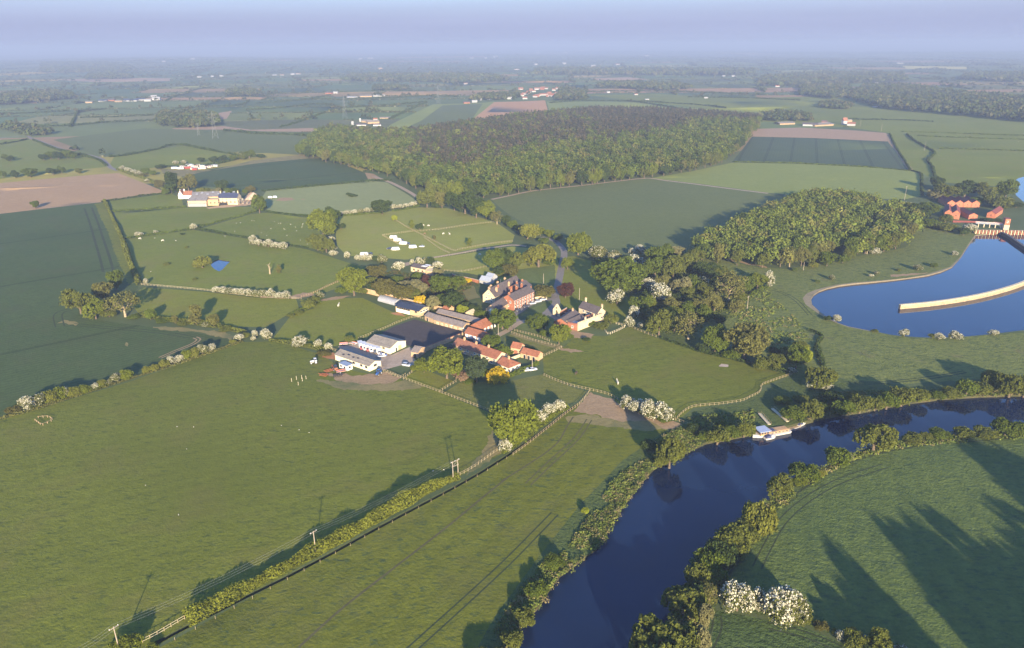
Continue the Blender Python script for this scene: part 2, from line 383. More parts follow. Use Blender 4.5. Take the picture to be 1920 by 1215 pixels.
# --- fields, far to near (pixel corners; later ones lie over earlier ones)
reg('ploughed_field', M_soilr, [(888, 222), (925, 191), (1022, 188), (1027, 206), (960, 214), (915, 221)])
reg('crop_field', M_pale, [(714, 246), (735, 232), (812, 195), (900, 193), (928, 190), (888, 222), (850, 230), (760, 246)])
reg('wheat_field', M_wheat2, [(745, 246), (790, 226), (830, 197), (905, 194), (886, 222), (860, 230)])
reg('pasture', M_pale, [(1025, 190), (1200, 192), (1330, 205), (1400, 210), (1400, 222), (1300, 215), (1150, 203), (1030, 206)])
reg('pasture', M_past3, [(1100, 178), (1230, 176), (1400, 184), (1560, 180), (1900, 225), (2050, 240), (2050, 290), (1670, 250), (1590, 238), (1430, 228), (1330, 205)])
reg('ploughed_field', M_soilp, [(100, 150), (190, 147), (320, 147), (318, 152), (180, 154)])
reg('ploughed_field', M_soilp, [(640, 146), (770, 145), (775, 149), (650, 149)])
reg('ploughed_field', M_soilp, [(1110, 147), (1180, 145), (1215, 149), (1180, 152), (1120, 151)])
reg('crop_field', field_mat('rape_flower', (.42, .36, .10), (.45, .38, .12)), [(1690, 124), (1815, 126), (1812, 130), (1700, 129)])
reg('ploughed_field', M_soilp, [(405, 212), (435, 207), (425, 222), (412, 224)])
reg('ploughed_field', M_soilp, [(322, 240), (420, 236), (470, 243), (588, 240), (590, 247), (500, 246), (430, 243), (330, 243)])
reg('ploughed_field', M_soilr, [(404, 260), (420, 259), (421, 263), (408, 264)])
reg('ploughed_field', M_soilr, [(465, 254), (500, 251), (512, 254), (500, 259), (470, 259)])
reg('pasture', M_wheat2, [(100, 262), (270, 240), (420, 245), (560, 247), (592, 258), (560, 290), (470, 285), (425, 285), (345, 272), (210, 292), (180, 290)])
reg('pasture', M_past3, [(205, 310), (215, 293), (345, 272), (430, 290), (455, 296), (420, 305), (300, 312), (230, 322)])
reg('pasture', M_past3, [(-260, 300), (0, 262), (52, 259), (110, 278), (190, 298), (205, 312), (120, 320), (0, 334), (-260, 360)])
reg('wheat_field', M_wheat, [(340, 330), (380, 318), (470, 304), (592, 292), (640, 305), (688, 325), (690, 336), (600, 347), (480, 356), (420, 352), (350, 346)])
reg('field_margin', M_barer, [(300, 316), (400, 318), (470, 301), (560, 290), (600, 290), (604, 296), (580, 296), (470, 307), (380, 321), (345, 330), (310, 330)])
reg('ploughed_field', M_bare, [(684, 323), (700, 325), (712, 332), (705, 338), (690, 336)])
reg('ploughed_field', M_soil, [(-300, 362), (0, 342), (100, 333), (190, 326), (222, 324), (262, 340), (313, 361), (190, 379), (0, 400), (-300, 438)])
reg('wheat_field', M_wheat, [(-420, 470), (-300, 438), (0, 400), (190, 379), (198, 400), (226, 448), (243, 500), (260, 538), (236, 566), (170, 596), (240, 606), (330, 618), (425, 632), (455, 640), (400, 660), (300, 693), (230, 714), (150, 738), (60, 766), (0, 784), (-200, 840), (-420, 920)])
reg('field_margin', M_barer, [(110, 603), (120, 598), (145, 602), (142, 608)], [(285, 611), (340, 614), (420, 622), (452, 632), (440, 640), (425, 634), (370, 622), (300, 617)], [(232, 645), (238, 640), (241, 641), (236, 648)])
reg('pasture', M_palem, [(492, 368), (500, 356), (600, 347), (690, 338), (725, 341), (762, 362), (782, 376), (770, 386), (720, 392), (640, 397), (582, 406), (540, 401), (500, 395)])
reg('field_margin', M_bare, [(518, 375), (524, 370), (545, 370), (553, 374), (535, 376)], [(560, 373), (572, 372), (571, 374)])
reg('wheat_field', M_wheat2, [(922, 374), (1000, 358), (1100, 346), (1213, 334), (1330, 348), (1440, 363), (1480, 372), (1430, 395), (1330, 450), (1285, 472), (1200, 466), (1120, 462), (1060, 440), (1000, 424), (960, 405), (940, 390)])
reg('pasture', M_pale, [(1222, 333), (1300, 320), (1372, 304), (1500, 307), (1640, 314), (1706, 320), (1726, 326), (1728, 366), (1700, 372), (1560, 372), (1440, 362), (1330, 347)])
reg('crop_field', M_wheat3, [(1372, 303), (1392, 280), (1410, 256), (1520, 258), (1668, 265), (1690, 292), (1706, 319), (1640, 313), (1500, 306)])
reg('ploughed_field', M_soilp, [(1408, 255), (1414, 241), (1500, 239), (1600, 244), (1660, 249), (1668, 253), (1668, 265), (1520, 258)])
reg('pasture', M_past3, [(1668, 250), (1700, 252), (1960, 256), (1960, 345), (1880, 350), (1800, 345), (1756, 340), (1730, 325), (1708, 320), (1690, 290)])
reg('sheep_pasture', M_past3, [(200, 378), (320, 362), (340, 372), (345, 388), (212, 396)], [(214, 398), (350, 388), (480, 386), (470, 398), (362, 428), (232, 447), (222, 424)], [(372, 429), (470, 400), (500, 397), (580, 408), (600, 420), (600, 466), (560, 462), (470, 446)])
reg('sheep_pasture', M_past3, [(232, 449), (362, 430), (470, 448), (575, 466), (650, 490), (690, 500), (660, 530), (590, 552), (480, 556), (390, 544), (272, 532), (250, 500)])
reg('paddock', M_past2, [(268, 538), (390, 547), (480, 557), (555, 558), (560, 575), (500, 612), (440, 612), (330, 600), (262, 590), (240, 560)])
reg('paddock', M_past2, [(560, 560), (660, 556), (680, 556), (742, 586), (775, 592), (742, 606), (672, 636), (610, 652), (510, 636), (545, 590), (590, 575)])
reg('paddock', M_camp, [(632, 405), (720, 397), (785, 388), (840, 390), (930, 416), (965, 440), (960, 455), (900, 464), (800, 484), (760, 486), (650, 478), (632, 460), (628, 430)])
reg('paddock', M_camp, [(805, 485), (960, 462), (1040, 468), (1050, 500), (1040, 555), (1000, 560), (950, 528), (880, 512), (830, 505)])
reg('garden', M_gard, [(660, 540), (700, 505), (800, 515), (880, 512), (940, 528), (905, 566), (900, 600), (820, 590), (700, 552)])
reg('lawn', M_lawnb, [(868, 545), (888, 534), (896, 551), (900, 556), (876, 562)])
reg('lawn', M_lawn, [(975, 590), (1000, 578), (1026, 565), (1036, 568), (1030, 578), (1012, 588), (990, 595)])
reg('lawn', M_lawn, [(965, 505), (1040, 495), (1042, 540), (1015, 552), (990, 540), (965, 520)])
reg('meadow', M_past2, [(1058, 480), (1075, 478), (1140, 495), (1180, 560), (1210, 590), (1170, 608), (1120, 585), (1060, 580), (1046, 560), (1052, 520)])
reg('rough_ground', M_rough, [(1290, 475), (1420, 500), (1480, 505), (1600, 480), (1700, 462), (1720, 430), (1790, 420), (1835, 436), (1820, 470), (1790, 500), (1740, 520), (1600, 540), (1525, 560), (1530, 590), (1600, 615), (1715, 634), (1960, 622), (2300, 640), (2300, 720), (1960, 690), (1880, 705), (1700, 718), (1600, 712), (1540, 700), (1480, 690), (1380, 640), (1340, 590), (1350, 540), (1290, 500)])
reg('wild_copse', M_rank, [(1080, 478), (1290, 470), (1360, 505), (1440, 530), (1400, 570), (1300, 620), (1330, 650), (1480, 690), (1530, 700), (1500, 715), (1420, 695), (1340, 668), (1230, 634), (1180, 614), (1210, 590), (1180, 556), (1140, 496)])
reg('pasture', M_past, [(1056, 652), (1080, 630), (1140, 630), (1180, 612), (1230, 634), (1300, 655), (1400, 678), (1482, 702), (1440, 720), (1427, 723), (1422, 738), (1390, 752), (1350, 758), (1300, 764), (1268, 788), (1200, 760), (1150, 742), (1105, 731), (1020, 703), (1018, 668)])
reg('riverbank', M_rank, [(1484, 704), (1540, 704), (1700, 722), (1960, 712), (2300, 730), (2300, 780), (1920, 748), (1690, 765), (1540, 792), (1400, 825), (1290, 850), (1190, 925), (1120, 1035), (1005, 1145), (940, 1240), (860, 1240), (930, 1150), (1010, 1040), (1090, 940), (1170, 858), (1240, 810), (1270, 790), (1300, 768), (1390, 756), (1430, 735)])
reg('pasture', M_past, [(455, 641), (520, 640), (605, 664), (640, 690), (700, 702), (745, 709), (825, 734), (932, 778), (932, 810), (945, 846), (850, 898), (700, 985), (470, 1112), (270, 1220), (200, 1290), (-420, 1290), (-420, 935), (0, 786), (240, 716)])
reg('river_meadow', M_mead, [(1084, 754), (1150, 745), (1210, 770), (1268, 792), (1238, 812), (1168, 860), (1088, 942), (1010, 1042), (930, 1150), (850, 1290), (180, 1290), (290, 1216), (480, 1112), (660, 1016), (780, 952), (960, 848)])
reg('riverside_field', field_mat('long_grass', (.064, .096, .024), (.094, .122, .030), tuft=(.034, .06, .03), tuft_amt=.8, rows=(74, 7.0, .2), patch=24, bmp=.22), [(1960, 812), (1800, 822), (1700, 838), (1600, 860), (1520, 905), (1450, 965), (1390, 1050), (1350, 1108), (1400, 1142), (1510, 1165), (1600, 1200), (1690, 1240), (1760, 1330), (2300, 1330), (2300, 830)])
reg('riverside_field', field_mat('ridged_grass', (.050, .082, .024), (.075, .108, .03), tuft=(.025, .045, .015), tuft_amt=.8, rows=(-40, 2.5, .5), patch=12, bmp=.28), [(1344, 1140), (1400, 1150), (1510, 1172), (1600, 1210), (1680, 1260), (1500, 1330), (1300, 1330), (1330, 1220)])
reg('riverbank', M_rank, [(1960, 800), (1790, 808), (1680, 820), (1590, 846), (1480, 905), (1400, 960), (1330, 1012), (1290, 1080), (1250, 1160), (1180, 1240), (1300, 1300), (1335, 1180), (1352, 1108), (1392, 1050), (1452, 965), (1522, 904), (1602, 859), (1702, 837), (1802, 821), (1960, 811)])
reg('paddock', M_past2, [(755, 708), (790, 690), (850, 713), (825, 733), (780, 718)])
reg('paddock', M_brown, [(862, 716), (960, 712), (1018, 700), (1070, 724), (1100, 733), (1080, 752), (1000, 770), (935, 775), (830, 736)])
reg('paddock', M_brown, [(959, 625), (1000, 640), (1053, 652), (1020, 667), (985, 668), (950, 645), (945, 634)])
reg('lawn', M_lawn, [(958, 622), (975, 606), (1010, 590), (1040, 600), (1065, 620), (1080, 632), (1054, 650), (1000, 637)])
reg('trodden_earth', M_bare, [(1106, 735), (1150, 748), (1172, 764), (1212, 774), (1279, 793), (1262, 803), (1240, 800), (1205, 786), (1170, 790), (1110, 775), (1076, 770), (1092, 748)])
reg('trodden_earth', M_barer, [(1100, 775), (1170, 788), (1215, 785), (1245, 800), (1225, 806), (1165, 800), (1105, 795), (1068, 790), (1060, 782)])
reg('trodden_earth', M_barer, [(935, 792), (942, 846), (870, 890), (900, 850), (915, 820)])
reg('trodden_earth', M_bare, [(1052, 651), (1078, 654), (1092, 660), (1070, 661), (1052, 656)], [(1066, 618), (1086, 622), (1112, 628), (1108, 634), (1080, 633), (1066, 626)])
reg('trodden_earth', M_bare, [(610, 700), (640, 699), (665, 704), (700, 700), (722, 697), (752, 708), (730, 718), (690, 722), (640, 716)])
reg('trodden_earth', M_barer, [(590, 712), (640, 714), (700, 722), (760, 712), (800, 724), (740, 732), (640, 730)])
reg('trodden_earth', M_bare, [(480, 553), (540, 554), (570, 546), (596, 550), (560, 558), (490, 557)], [(596, 560), (630, 553), (660, 552), (640, 557), (602, 563)])
reg('trodden_earth', field_mat('red_mud', (.30, .14, .06), (.34, .17, .08), patch=6), [(604, 668), (618, 658), (634, 663), (630, 673), (612, 672)], [(734, 586), (744, 583), (764, 590), (756, 592)])
reg('trodden_earth', field_mat('ash_pile', (.34, .27, .23), (.4, .33, .28), patch=4), [(1346, 684), (1354, 682), (1363, 684), (1361, 687), (1350, 688)])
reg('trodden_earth', field_mat('site_earth', (.40, .26, .14), (.46, .32, .19), patch=7, bare=(.22, .13, .08), bare_amt=.7), [(385, 388), (414, 384), (450, 378), (462, 366), (470, 358), (478, 368), (477, 382), (440, 386), (392, 390)])
reg('trodden_earth', M_bare, [(1670, 515), (1740, 511), (1738, 513), (1672, 519)], [(1440, 500), (1438, 502), (1320, 478), (1324, 474)])
reg('sandy_arena', M_arena, [(777, 597), (797, 602), (870, 619), (858, 627), (796, 655), (770, 648), (735, 634), (715, 622), (742, 609)])
reg('yard', M_yard, [(634, 648), (668, 642), (735, 664), (768, 649), (777, 655), (774, 668), (790, 688), (760, 682), (716, 694), (700, 680), (640, 658)])
ribbon('drive', M_tar, [(1016, 443), (1030, 447), (1042, 451), (1055, 464), (1058, 476), (1053.5, 496), (1049, 519), (1045, 538), (1041, 555), (1043, 567), (1035, 577), (1026, 586), (1012, 594), (992, 601), (978, 602)], 5.0)
ribbon('drive', M_tar, [(1044, 560), (1030, 561), (1012, 563), (990, 572), (972, 584), (962, 590), (968, 600), (980, 603)], 4.5)
ribbon('drive', M_tar, [(1028, 583), (1040, 592), (1052, 600), (1060, 604)], 6.0)
ribbon('track', M_trk, [(984, 601), (973, 605), (962, 612), (953, 618), (934, 628), (920, 636)], 4.0)
ribbon('yard', M_tar, [(922, 636), (909, 642), (890, 646), (870, 645), (858, 640)], 9.0)
ribbon('track', M_trk, [(740, 495), (770, 491), (800, 484), (850, 476), (897, 467), (930, 463), (960, 459), (987, 461)], 3.2)
ribbon('track', M_trk, [(770, 492), (758, 495), (745, 498)], 7.0)
ribbon('track', M_trk, [(922, 373), (960, 365), (1000, 357), (1100, 345.5), (1170, 337), (1213, 333), (1245, 337), (1300, 344.5), (1360, 352.5), (1440, 363)], 4.5, 2)
ribbon('road', M_tar, [(-80, 268), (40, 254), (60, 259), (110, 277), (160, 289), (188, 297), (200, 306), (208, 314), (224, 320)], 6.0)
ribbon('track', M_bare, [(1666, 252), (1668, 264), (1682, 281), (1697, 303), (1708, 319)], 6.0)
ribbon('track', M_barer, [(960, 624), (1000, 638), (1054, 652)], 4.0)
ribbon('track', M_trk, [(700, 330), (735, 342), (770, 360), (782, 368)], 5.0, 2)
# wheel marks
def marks(pts, gauge, mat=None, w=.55, n=5):
    P = smooth_line([G(*p) for p in pts], n)
    for s in (-.5, .5):
        Q = []
        for i, p in enumerate(P):
            d = P[min(i + 1, len(P) - 1)] - P[max(i - 1, 0)]; d /= np.linalg.norm(d); Q.append(p + np.array([-d[1], d[0]]) * gauge * s)
        reg('wheel_track', mat or M_mark, *strip_polys(Q, w), world=True)
marks([(165, 389), (175, 415), (186, 450), (196, 482), (203, 508)], 6.5, w=1.9)
ribbon('field_margin', M_past, [(186, 381), (198, 404), (218, 446), (236, 492), (254, 530)], 9.0)
marks([(1040, 960), (1000, 1002), (950, 1053), (880, 1118), (800, 1190), (750, 1235)], 2.6)
marks([(955, 890), (900, 935), (840, 985), (740, 1062), (640, 1140), (560, 1212)], .01, M_marks, .8)
marks([(1075, 780), (1062, 800), (1048, 825), (1025, 845), (990, 868), (940, 900)], .01, M_marks, .7)
marks([(1105, 785), (1085, 815), (1060, 840), (1035, 862), (990, 905)], 2.2, M_marks, .6)
marks([(1350, 1080), (1378, 1040), (1416, 985), (1465, 935), (1530, 892), (1600, 858), (1690, 836), (1780, 824), (1930, 812)], 3.2, w=.7)
marks([(1420, 1060), (1440, 1020), (1470, 972), (1520, 930), (1580, 898), (1660, 872)], 2.6, w=.5)
marks([(1344, 1150), (1345, 1170), (1336, 1195), (1318, 1230)], 2.4, w=.6)
marks([(1440, 1168), (1500, 1182), (1560, 1204), (1600, 1225)], 2.4, w=.6)
marks([(112, 610), (108, 590), (118, 582), (134, 579)], 4.5, w=.8)
marks([(135, 606), (200, 612), (300, 622), (360, 632)], 3.0, w=.7)
marks([(300, 670), (330, 657), (360, 645), (372, 636), (365, 632)], 2.0, M_bare, .8)
marks([(1585, 717), (1650, 716), (1740, 706), (1810, 694)], 2.0, M_mark, .7)
marks([(1460, 545), (1490, 560), (1520, 590)], 2.4, w=.6)

# water: holes in the ground
HOLES = []
RIVER_UP = [(2300, 752), (2050, 740), (1920, 737), (1840, 739), (1765, 744), (1702, 752), (1655, 760), (1615, 769), (1575, 774), (1540, 781), (1512, 789), (1470, 800), (1435, 806), (1400, 812), (1360, 820), (1325, 826), (1290, 842), (1255, 858), (1228, 873), (1205, 897), (1190, 917), (1172, 940), (1156, 962), (1140, 990), (1118, 1024), (1080, 1052), (1050, 1074), (1030, 1100), (1012, 1130), (985, 1158), (960, 1190), (930, 1240), (905, 1290)]
RIVER_LO = [(1120, 1290), (1190, 1216), (1225, 1182), (1255, 1160), (1275, 1128), (1292, 1095), (1302, 1050), (1318, 1026), (1345, 1004), (1378, 984), (1408, 960), (1438, 938), (1478, 908), (1528, 884), (1570, 862), (1625, 840), (1682, 824), (1735, 816), (1790, 811), (1865, 806), (1920, 803), (2050, 805), (2300, 820)]
RES = [(1830, 440), (1815, 461), (1803, 480), (1785, 500), (1764, 509), (1740, 515.5), (1702, 521), (1665, 525.5), (1630, 529), (1602, 531.5), (1575, 535), (1552, 540), (1536, 545.5), (1526, 552), (1521, 560), (1523, 570), (1536, 582), (1553, 595), (1572, 604), (1592, 611), (1640, 620.5), (1675, 627), (1715, 630.5), (1760, 632), (1815, 630), (1870, 625), (1920, 619), (2100, 600), (2250, 540), (2150, 440), (1925, 434), (1880, 436)]
POND = [(395, 494), (402, 489), (410, 486), (420, 488), (432, 489.5), (424, 497), (418, 504), (411, 508.5), (403, 505), (397, 500)]
FARWATER = [(1900, 340), (1910, 333), (1925, 329), (1990, 325), (2040, 350), (1990, 383), (1920, 378), (1905, 366)]
DITCH = [(1082, 757), (1060, 772), (1030, 796), (990, 825), (950, 852), (900, 884), (850, 913), (780, 950), (700, 992), (620, 1036), (540, 1078), (470, 1112), (400, 1147), (330, 1182), (270, 1214), (150, 1270)]
GW = lambda L: [G(*p)[:2] for p in L]
reg('reservoir_shore', M_shore, *strip_polys(GW(RES[:21]), [1.5, 1.5, 1.5, 2.5, 4, 3, 1.5, 2, 3, 3, 3.5, 4, 6, 9, 10, 8, 5, 3, 2, 2, 1.5]), world=True)
reg('hole_river', None, RIVER_UP + RIVER_LO); HOLES.append(len(REG) - 1)
reg('hole_reservoir', None, RES); HOLES.append(len(REG) - 1)
reg('hole_pond', None, POND); HOLES.append(len(REG) - 1)
reg('hole_far', None, FARWATER); HOLES.append(len(REG) - 1)
reg('hole_ditch', None, *strip_polys(GW(DITCH), 2.4), world=True) if False else REG.append(('hole_ditch', None, strip_polys(GW(DITCH), 1.6))); HOLES.append(len(REG) - 1)

def ragged(poly, step, amp):
    out = []
    for i in range(len(poly)):
        a, b = np.asarray(poly[i - 1], float)[:2], np.asarray(poly[i], float)[:2]; ln = np.hypot(*(b - a)); n = max(int(ln / step), 1)
        for k in range(n):
            q = a + (b - a) * k / n
            out.append(q + amp * np.array([math.sin(q[0] * .9 + 1.7 * math.sin(q[1] * .5)) + .6 * math.sin(q[1] * 2.1 + q[0] * 1.3), math.cos(q[1] * .8 + 1.3 * math.sin(q[0] * .6)) + .6 * math.cos(q[0] * 1.9 + q[1])]) * .6)
    return out
RAG = {'trodden_earth': (1.6, 1.1), 'field_margin': (2.5, 1.2), 'lawn': (3, .5), 'garden': (4, 1.5), 'riverbank': (3, .8), 'rough_ground': (4, 1.0), 'wild_copse': (4, 1.5)}
def build_ground():
    V = []; faces = []; fid = []
    def add(poly, k):
        a = sum(poly[i - 1][0] * poly[i][1] - poly[i][0] * poly[i - 1][1] for i in range(len(poly)))
        if a < 0: poly = poly[::-1]             # counter-clockwise
        b = len(V); V.extend((float(p[0]), float(p[1])) for p in poly); faces.append(list(range(b, b + len(poly)))); fid.append(k)
    add([(-36000, -400), (36000, -400), (36000, 36000), (-36000, 36000)], ('base', 0))
    for i, (poly, c) in enumerate(FARCELL): add(poly, ('far', i))
    for i, (n, m, polys) in enumerate(REG):
        for p in polys: add(ragged(p, *RAG[n]) if n in RAG else p, ('reg', i))
    gx, gy = np.meshgrid(np.arange(-700, 901, 14.0), np.arange(90, 1000, 14.0))
    g = np.stack([gx.ravel(), gy.ravel()], 1) + rng.uniform(-4, 4, (gx.size, 2))
    keep = np.abs(g[:, 0]) < g[:, 1] * .8 + 90
    V.extend(map(tuple, g[keep]))
    gx, gy = np.meshgrid(np.arange(-9000, 9001, 260.0), np.arange(1050, 12000, 260.0))
    g = np.stack([gx.ravel(), gy.ravel()], 1) + rng.uniform(-80, 80, (gx.size, 2)); keep = np.abs(g[:, 0]) < g[:, 1] * .9 + 100
    V.extend(map(tuple, g[keep]))
    ov, oe, of, o1, o2, orig = delaunay_2d_cdt([Vector(v) for v in V], [], faces, 0, 1e-4, True)
    ov = np.array([(v[0], v[1]) for v in ov]); z = hgt(ov[:, 0], ov[:, 1]); P3 = np.column_stack([ov, z])
    groups = {}; holeedge = {}; owner = []
    for f, og in zip(of, orig):
        best = ('base', 0)
        for o in og:
            k = fid[o]
            rk = {'base': 0, 'far': 1, 'reg': 2}
            if (rk[k[0]], k[1]) > (rk[best[0]], best[1]): best = k
        c = ov[list(f)].mean(0)
        owner.append(best); groups.setdefault(best if best[0] == 'reg' else 'farm', []).append((f, best))
    isH = lambda k: k[0] == 'reg' and k[1] in HOLES
    ed = {}
    for f, k in zip(of, owner):
        for a, b in zip(f, list(f[1:]) + [f[0]]): ed.setdefault((min(a, b), max(a, b)), []).append((k, a, b))
    # one object per named field
    for key, fl in groups.items():
        if key != 'farm' and key[1] in HOLES: continue
        idx = sorted({i for f, _ in fl for i in f}); remap = {v: i for i, v in enumerate(idx)}
        name, mat = ('farmland', M_farm) if key == 'farm' else REG[key[1]][:2]
        me = np_mesh(name, P3[idx], [len(f) for f, _ in fl], [remap[i] for f, _ in fl for i in f], [mat], smooth=True)
        if key == 'farm':
            a = me.attributes.new('field_colour', 'FLOAT_COLOR', 'FACE')
            cols = np.array([(*(FARCELL[k[1]][1] if k[0] == 'far' else (.075, .10, .04)), 1) for _, k in fl], np.float32)
            a.data.foreach_set('color', cols.ravel())
        tag(obj(name, me), kind='structure')
    # banks down to the water or ditch floor
    bank = {}
    for (a, b), l in ed.items():
        hs = [x for x in l if isH(x[0])]
        if len(hs) == 1 and len(l) == 2:
            k, p, q = hs[0]; bank.setdefault(k[1], []).append((p, q))
    for k, el in bank.items():
        nm = REG[k][0]; dz = {'hole_river': 1.4, 'hole_reservoir': .5, 'hole_pond': .1, 'hole_far': .2, 'hole_ditch': 1.7}[nm]
        Q = []
        for p, q in el: Q += [P3[p], P3[q], P3[q] - (0, 0, dz + .6), P3[p] - (0, 0, dz + .6)]
        nme = {'hole_river': 'riverbank_edge', 'hole_reservoir': 'reservoir_edge', 'hole_pond': 'pond_edge', 'hole_far': 'lake_edge', 'hole_ditch': 'ditch_side'}[nm]
        tag(obj(nme, quad_mesh(nme, np.array(Q), [M_shored if nm == 'hole_reservoir' else (M_dside if nm == 'hole_ditch' else M_bank)])), kind='structure')
        fl = groups[('reg', k)]; idx = sorted({i for f, _ in fl for i in f}); remap = {v: i for i, v in enumerate(idx)}
        W = P3[idx].copy()
        W[:, 2] = -.35 - dz if nm != 'hole_ditch' else W[:, 2] - dz
        wm = {'hole_river': M_river, 'hole_reservoir': M_res, 'hole_pond': M_res, 'hole_far': M_res, 'hole_ditch': M_floor}[nm]
        wn = {'hole_river': 'river_water', 'hole_reservoir': 'reservoir_water', 'hole_pond': 'pond_water', 'hole_far': 'lake_water', 'hole_ditch': 'ditch_floor'}[nm]
        tag(obj(wn, np_mesh(wn, W, [len(f) for f, _ in fl], [remap[i] for f, _ in fl for i in f], [wm])), kind='structure')
M_river = water_mat('river', (.004, .010, .030), .05, .03)
M_res = water_mat('reservoir', (.002, .008, .028), .05, .03)
build_ground()
Z_RIVER, Z_RES = -1.75, -.85
# ------------------------------------------------------------------ trees, shrubs, hedges
def leaf_quads(C, Nrm, size, r=rng, aspect=1.0, nb=.7):
    n = len(C)
    d = r.normal(size=(n, 3)); d /= np.linalg.norm(d, axis=1)[:, None]
    nn = nb * Nrm + d; nn /= np.linalg.norm(nn, axis=1)[:, None] + 1e-9
    t = np.cross(nn, r.normal(size=(n, 3))); t /= np.linalg.norm(t, axis=1)[:, None] + 1e-9
    b = np.cross(nn, t); s = (np.asarray(size) * r.uniform(.6, 1.35, n))[:, None] * .5
    q = np.stack([C - t * s - b * s * aspect, C + t * s - b * s * aspect * .8, C + t * s * .8 + b * s * aspect, C - t * s + b * s * aspect * .9], 1)
    return q.reshape(-1, 3)
SHAPES = {  # width, height, crown base, lobes, lobe size, clumps, leaves per clump, leaf size, clump radius
    'round': (12, 12, 1.2, 18, .30, 380, 18, .50, .58), 'spread': (18, 13, 1.5, 28, .23, 520, 18, .58, .70),
    'airy': (12, 13, 2.2, 16, .30, 210, 8, .50, .80), 'willow': (13, 12, .3, 20, .25, 420, 20, .44, .50),
    'column': (6, 14, .8, 16, .42, 260, 13, .52, .50), 'haw': (6, 5.0, .3, 14, .32, 260, 26, .25, .40),
    'bush': (6, 4.5, .0, 14, .30, 260, 20, .31, .40), 'cone': (6, 14, .5, 0, .4, 260, 13, .5, .5)}
def crown_data(shape, seed):
    r = np.random.default_rng(seed); W, Hh, zb, nl, lr, nc, nleaf, ls, cr = SHAPES[shape]
    hh = (Hh - zb) / 2; cz = zb + hh
    if shape == 'cone':
        z = r.random(nc) ** 1.3; a = r.uniform(0, 2 * np.pi, nc); rad = (1 - z) ** .75 * W / 2 * r.uniform(.7, 1.05, nc)
        C = np.stack([rad * np.cos(a), rad * np.sin(a), zb + z * (Hh - zb)], 1); lob = C[:5]; Nn = np.stack([np.cos(a), np.sin(a), np.full(nc, .5)], 1)
    else:
        d = r.normal(size=(nl, 3)); d /= np.linalg.norm(d, axis=1)[:, None]; d[:, 2] = d[:, 2] * .85 + .1
        lob = d * r.uniform(.55, .80, nl)[:, None] * np.array([W / 2, W / 2, hh])
        if shape in ('willow', 'bush', 'haw'): lob[:, 2] = np.abs(lob[:, 2]) * .9 - .25 * hh
        if shape == 'column': lob[:, 2] = np.linspace(-.82, .82, nl) * hh; lob[:, :2] *= (1 - .5 * np.abs(lob[:, 2:3]) / hh)
        lob[:, 2] += cz
        lrad = lr * W / 2 * r.uniform(.8, 1.45, nl) * (1.15 if shape != 'column' else 1.0)
        k = r.integers(0, nl, nc * 6); d = r.normal(size=(nc * 6, 3)); d[:, 2] += .35; d /= np.linalg.norm(d, axis=1)[:, None]
        C = lob[k] + d * lrad[k][:, None] * r.uniform(.78, 1.05, nc * 6)[:, None] * np.array([1, 1, .85])
        D = np.linalg.norm(C[:, None] - lob[None], axis=2); D[np.arange(len(C)), k] = 99
        ok = (D > lrad[None] * .80).all(1) & (C[:, 2] > zb * .6 + .15)
        C, d = C[ok][:nc], d[ok][:nc]; out = C - np.array([0, 0, cz - hh * .3]); out /= np.linalg.norm(out, axis=1)[:, None]; Nn = d * .6 + out * .6
    n = len(C); tint = r.random(n)
    cc = np.repeat(C, nleaf, 0); nn = np.repeat(Nn, nleaf, 0)
    off = r.normal(size=cc.shape) * cr * .62
    if shape == 'willow':
        off[:, 2] = -np.abs(off[:, 2]) * 2.6 + .3; off[:, :2] *= .55
    P = cc + off; P[:, 2] = np.maximum(P[:, 2], .05)
    tt = np.clip(np.repeat(tint, nleaf) * .65 + r.random(len(P)) * .35, 0, 1)
    q = leaf_quads(P, nn, np.full(len(P), ls), r, aspect=1.5 if shape == 'willow' else 1.0)
    up = np.repeat(((C[:, 2] - zb) / (Hh - zb)), nleaf)
    bl = (r.random(len(P)) < .80 * np.clip(.35 + up * .9, 0, 1) * np.clip(np.repeat(r.random(n), nleaf) * 2.6 - .30, 0, 1)).astype(float) * r.uniform(.65, 1.0, len(P))
    return q, tt, bl, lob
GREENS = {
    'green': (.088, .122, .020), 'bright': (.125, .155, .022), 'dark': (.050, .076, .022), 'olive': (.108, .128, .028), 'brown': (.100, .100, .030),
    'yellow': (.150, .165, .032), 'golden': (.46, .34, .020), 'copper': (.070, .034, .026), 'pale': (.185, .185, .090), 'lime': (.20, .24, .025),
    'blue': (.050, .074, .038), 'ash': (.132, .138, .042), 'pinkish': (.20, .145, .10), 'grey': (.13, .14, .115), 'white': (.090, .105, .028), 'half': (.10, .115, .03), 'hedge': (.150, .172, .026)}
BLOOM = (.70, .67, .53)
M_bark = paint('bark', (.115, .085, .055), .9, .3, 2.0); M_barkp = paint('pale_bark', (.30, .24, .15), .9, .25, 2.0)
_cr = {}; _tr = {}
def crown_mesh(shape, colour, var):
    key = (shape, colour, var)
    if key in _cr: return _cr[key]
    q, tt, bl, lob = crown_data(shape, sum(map(ord, shape)) * 10 + var)
    mat = leaf_mat('leaves_' + colour, GREENS[colour], bloom=BLOOM if colour in ('white', 'half') else None)
    me = quad_mesh('crown', q, [mat]); corner_attr(me, 'tint', tt)
    if colour == 'half': bl = bl * (np.random.default_rng(var).random(len(bl)) < .35)
    corner_attr(me, 'bloom', bl); _cr[key] = me; return me
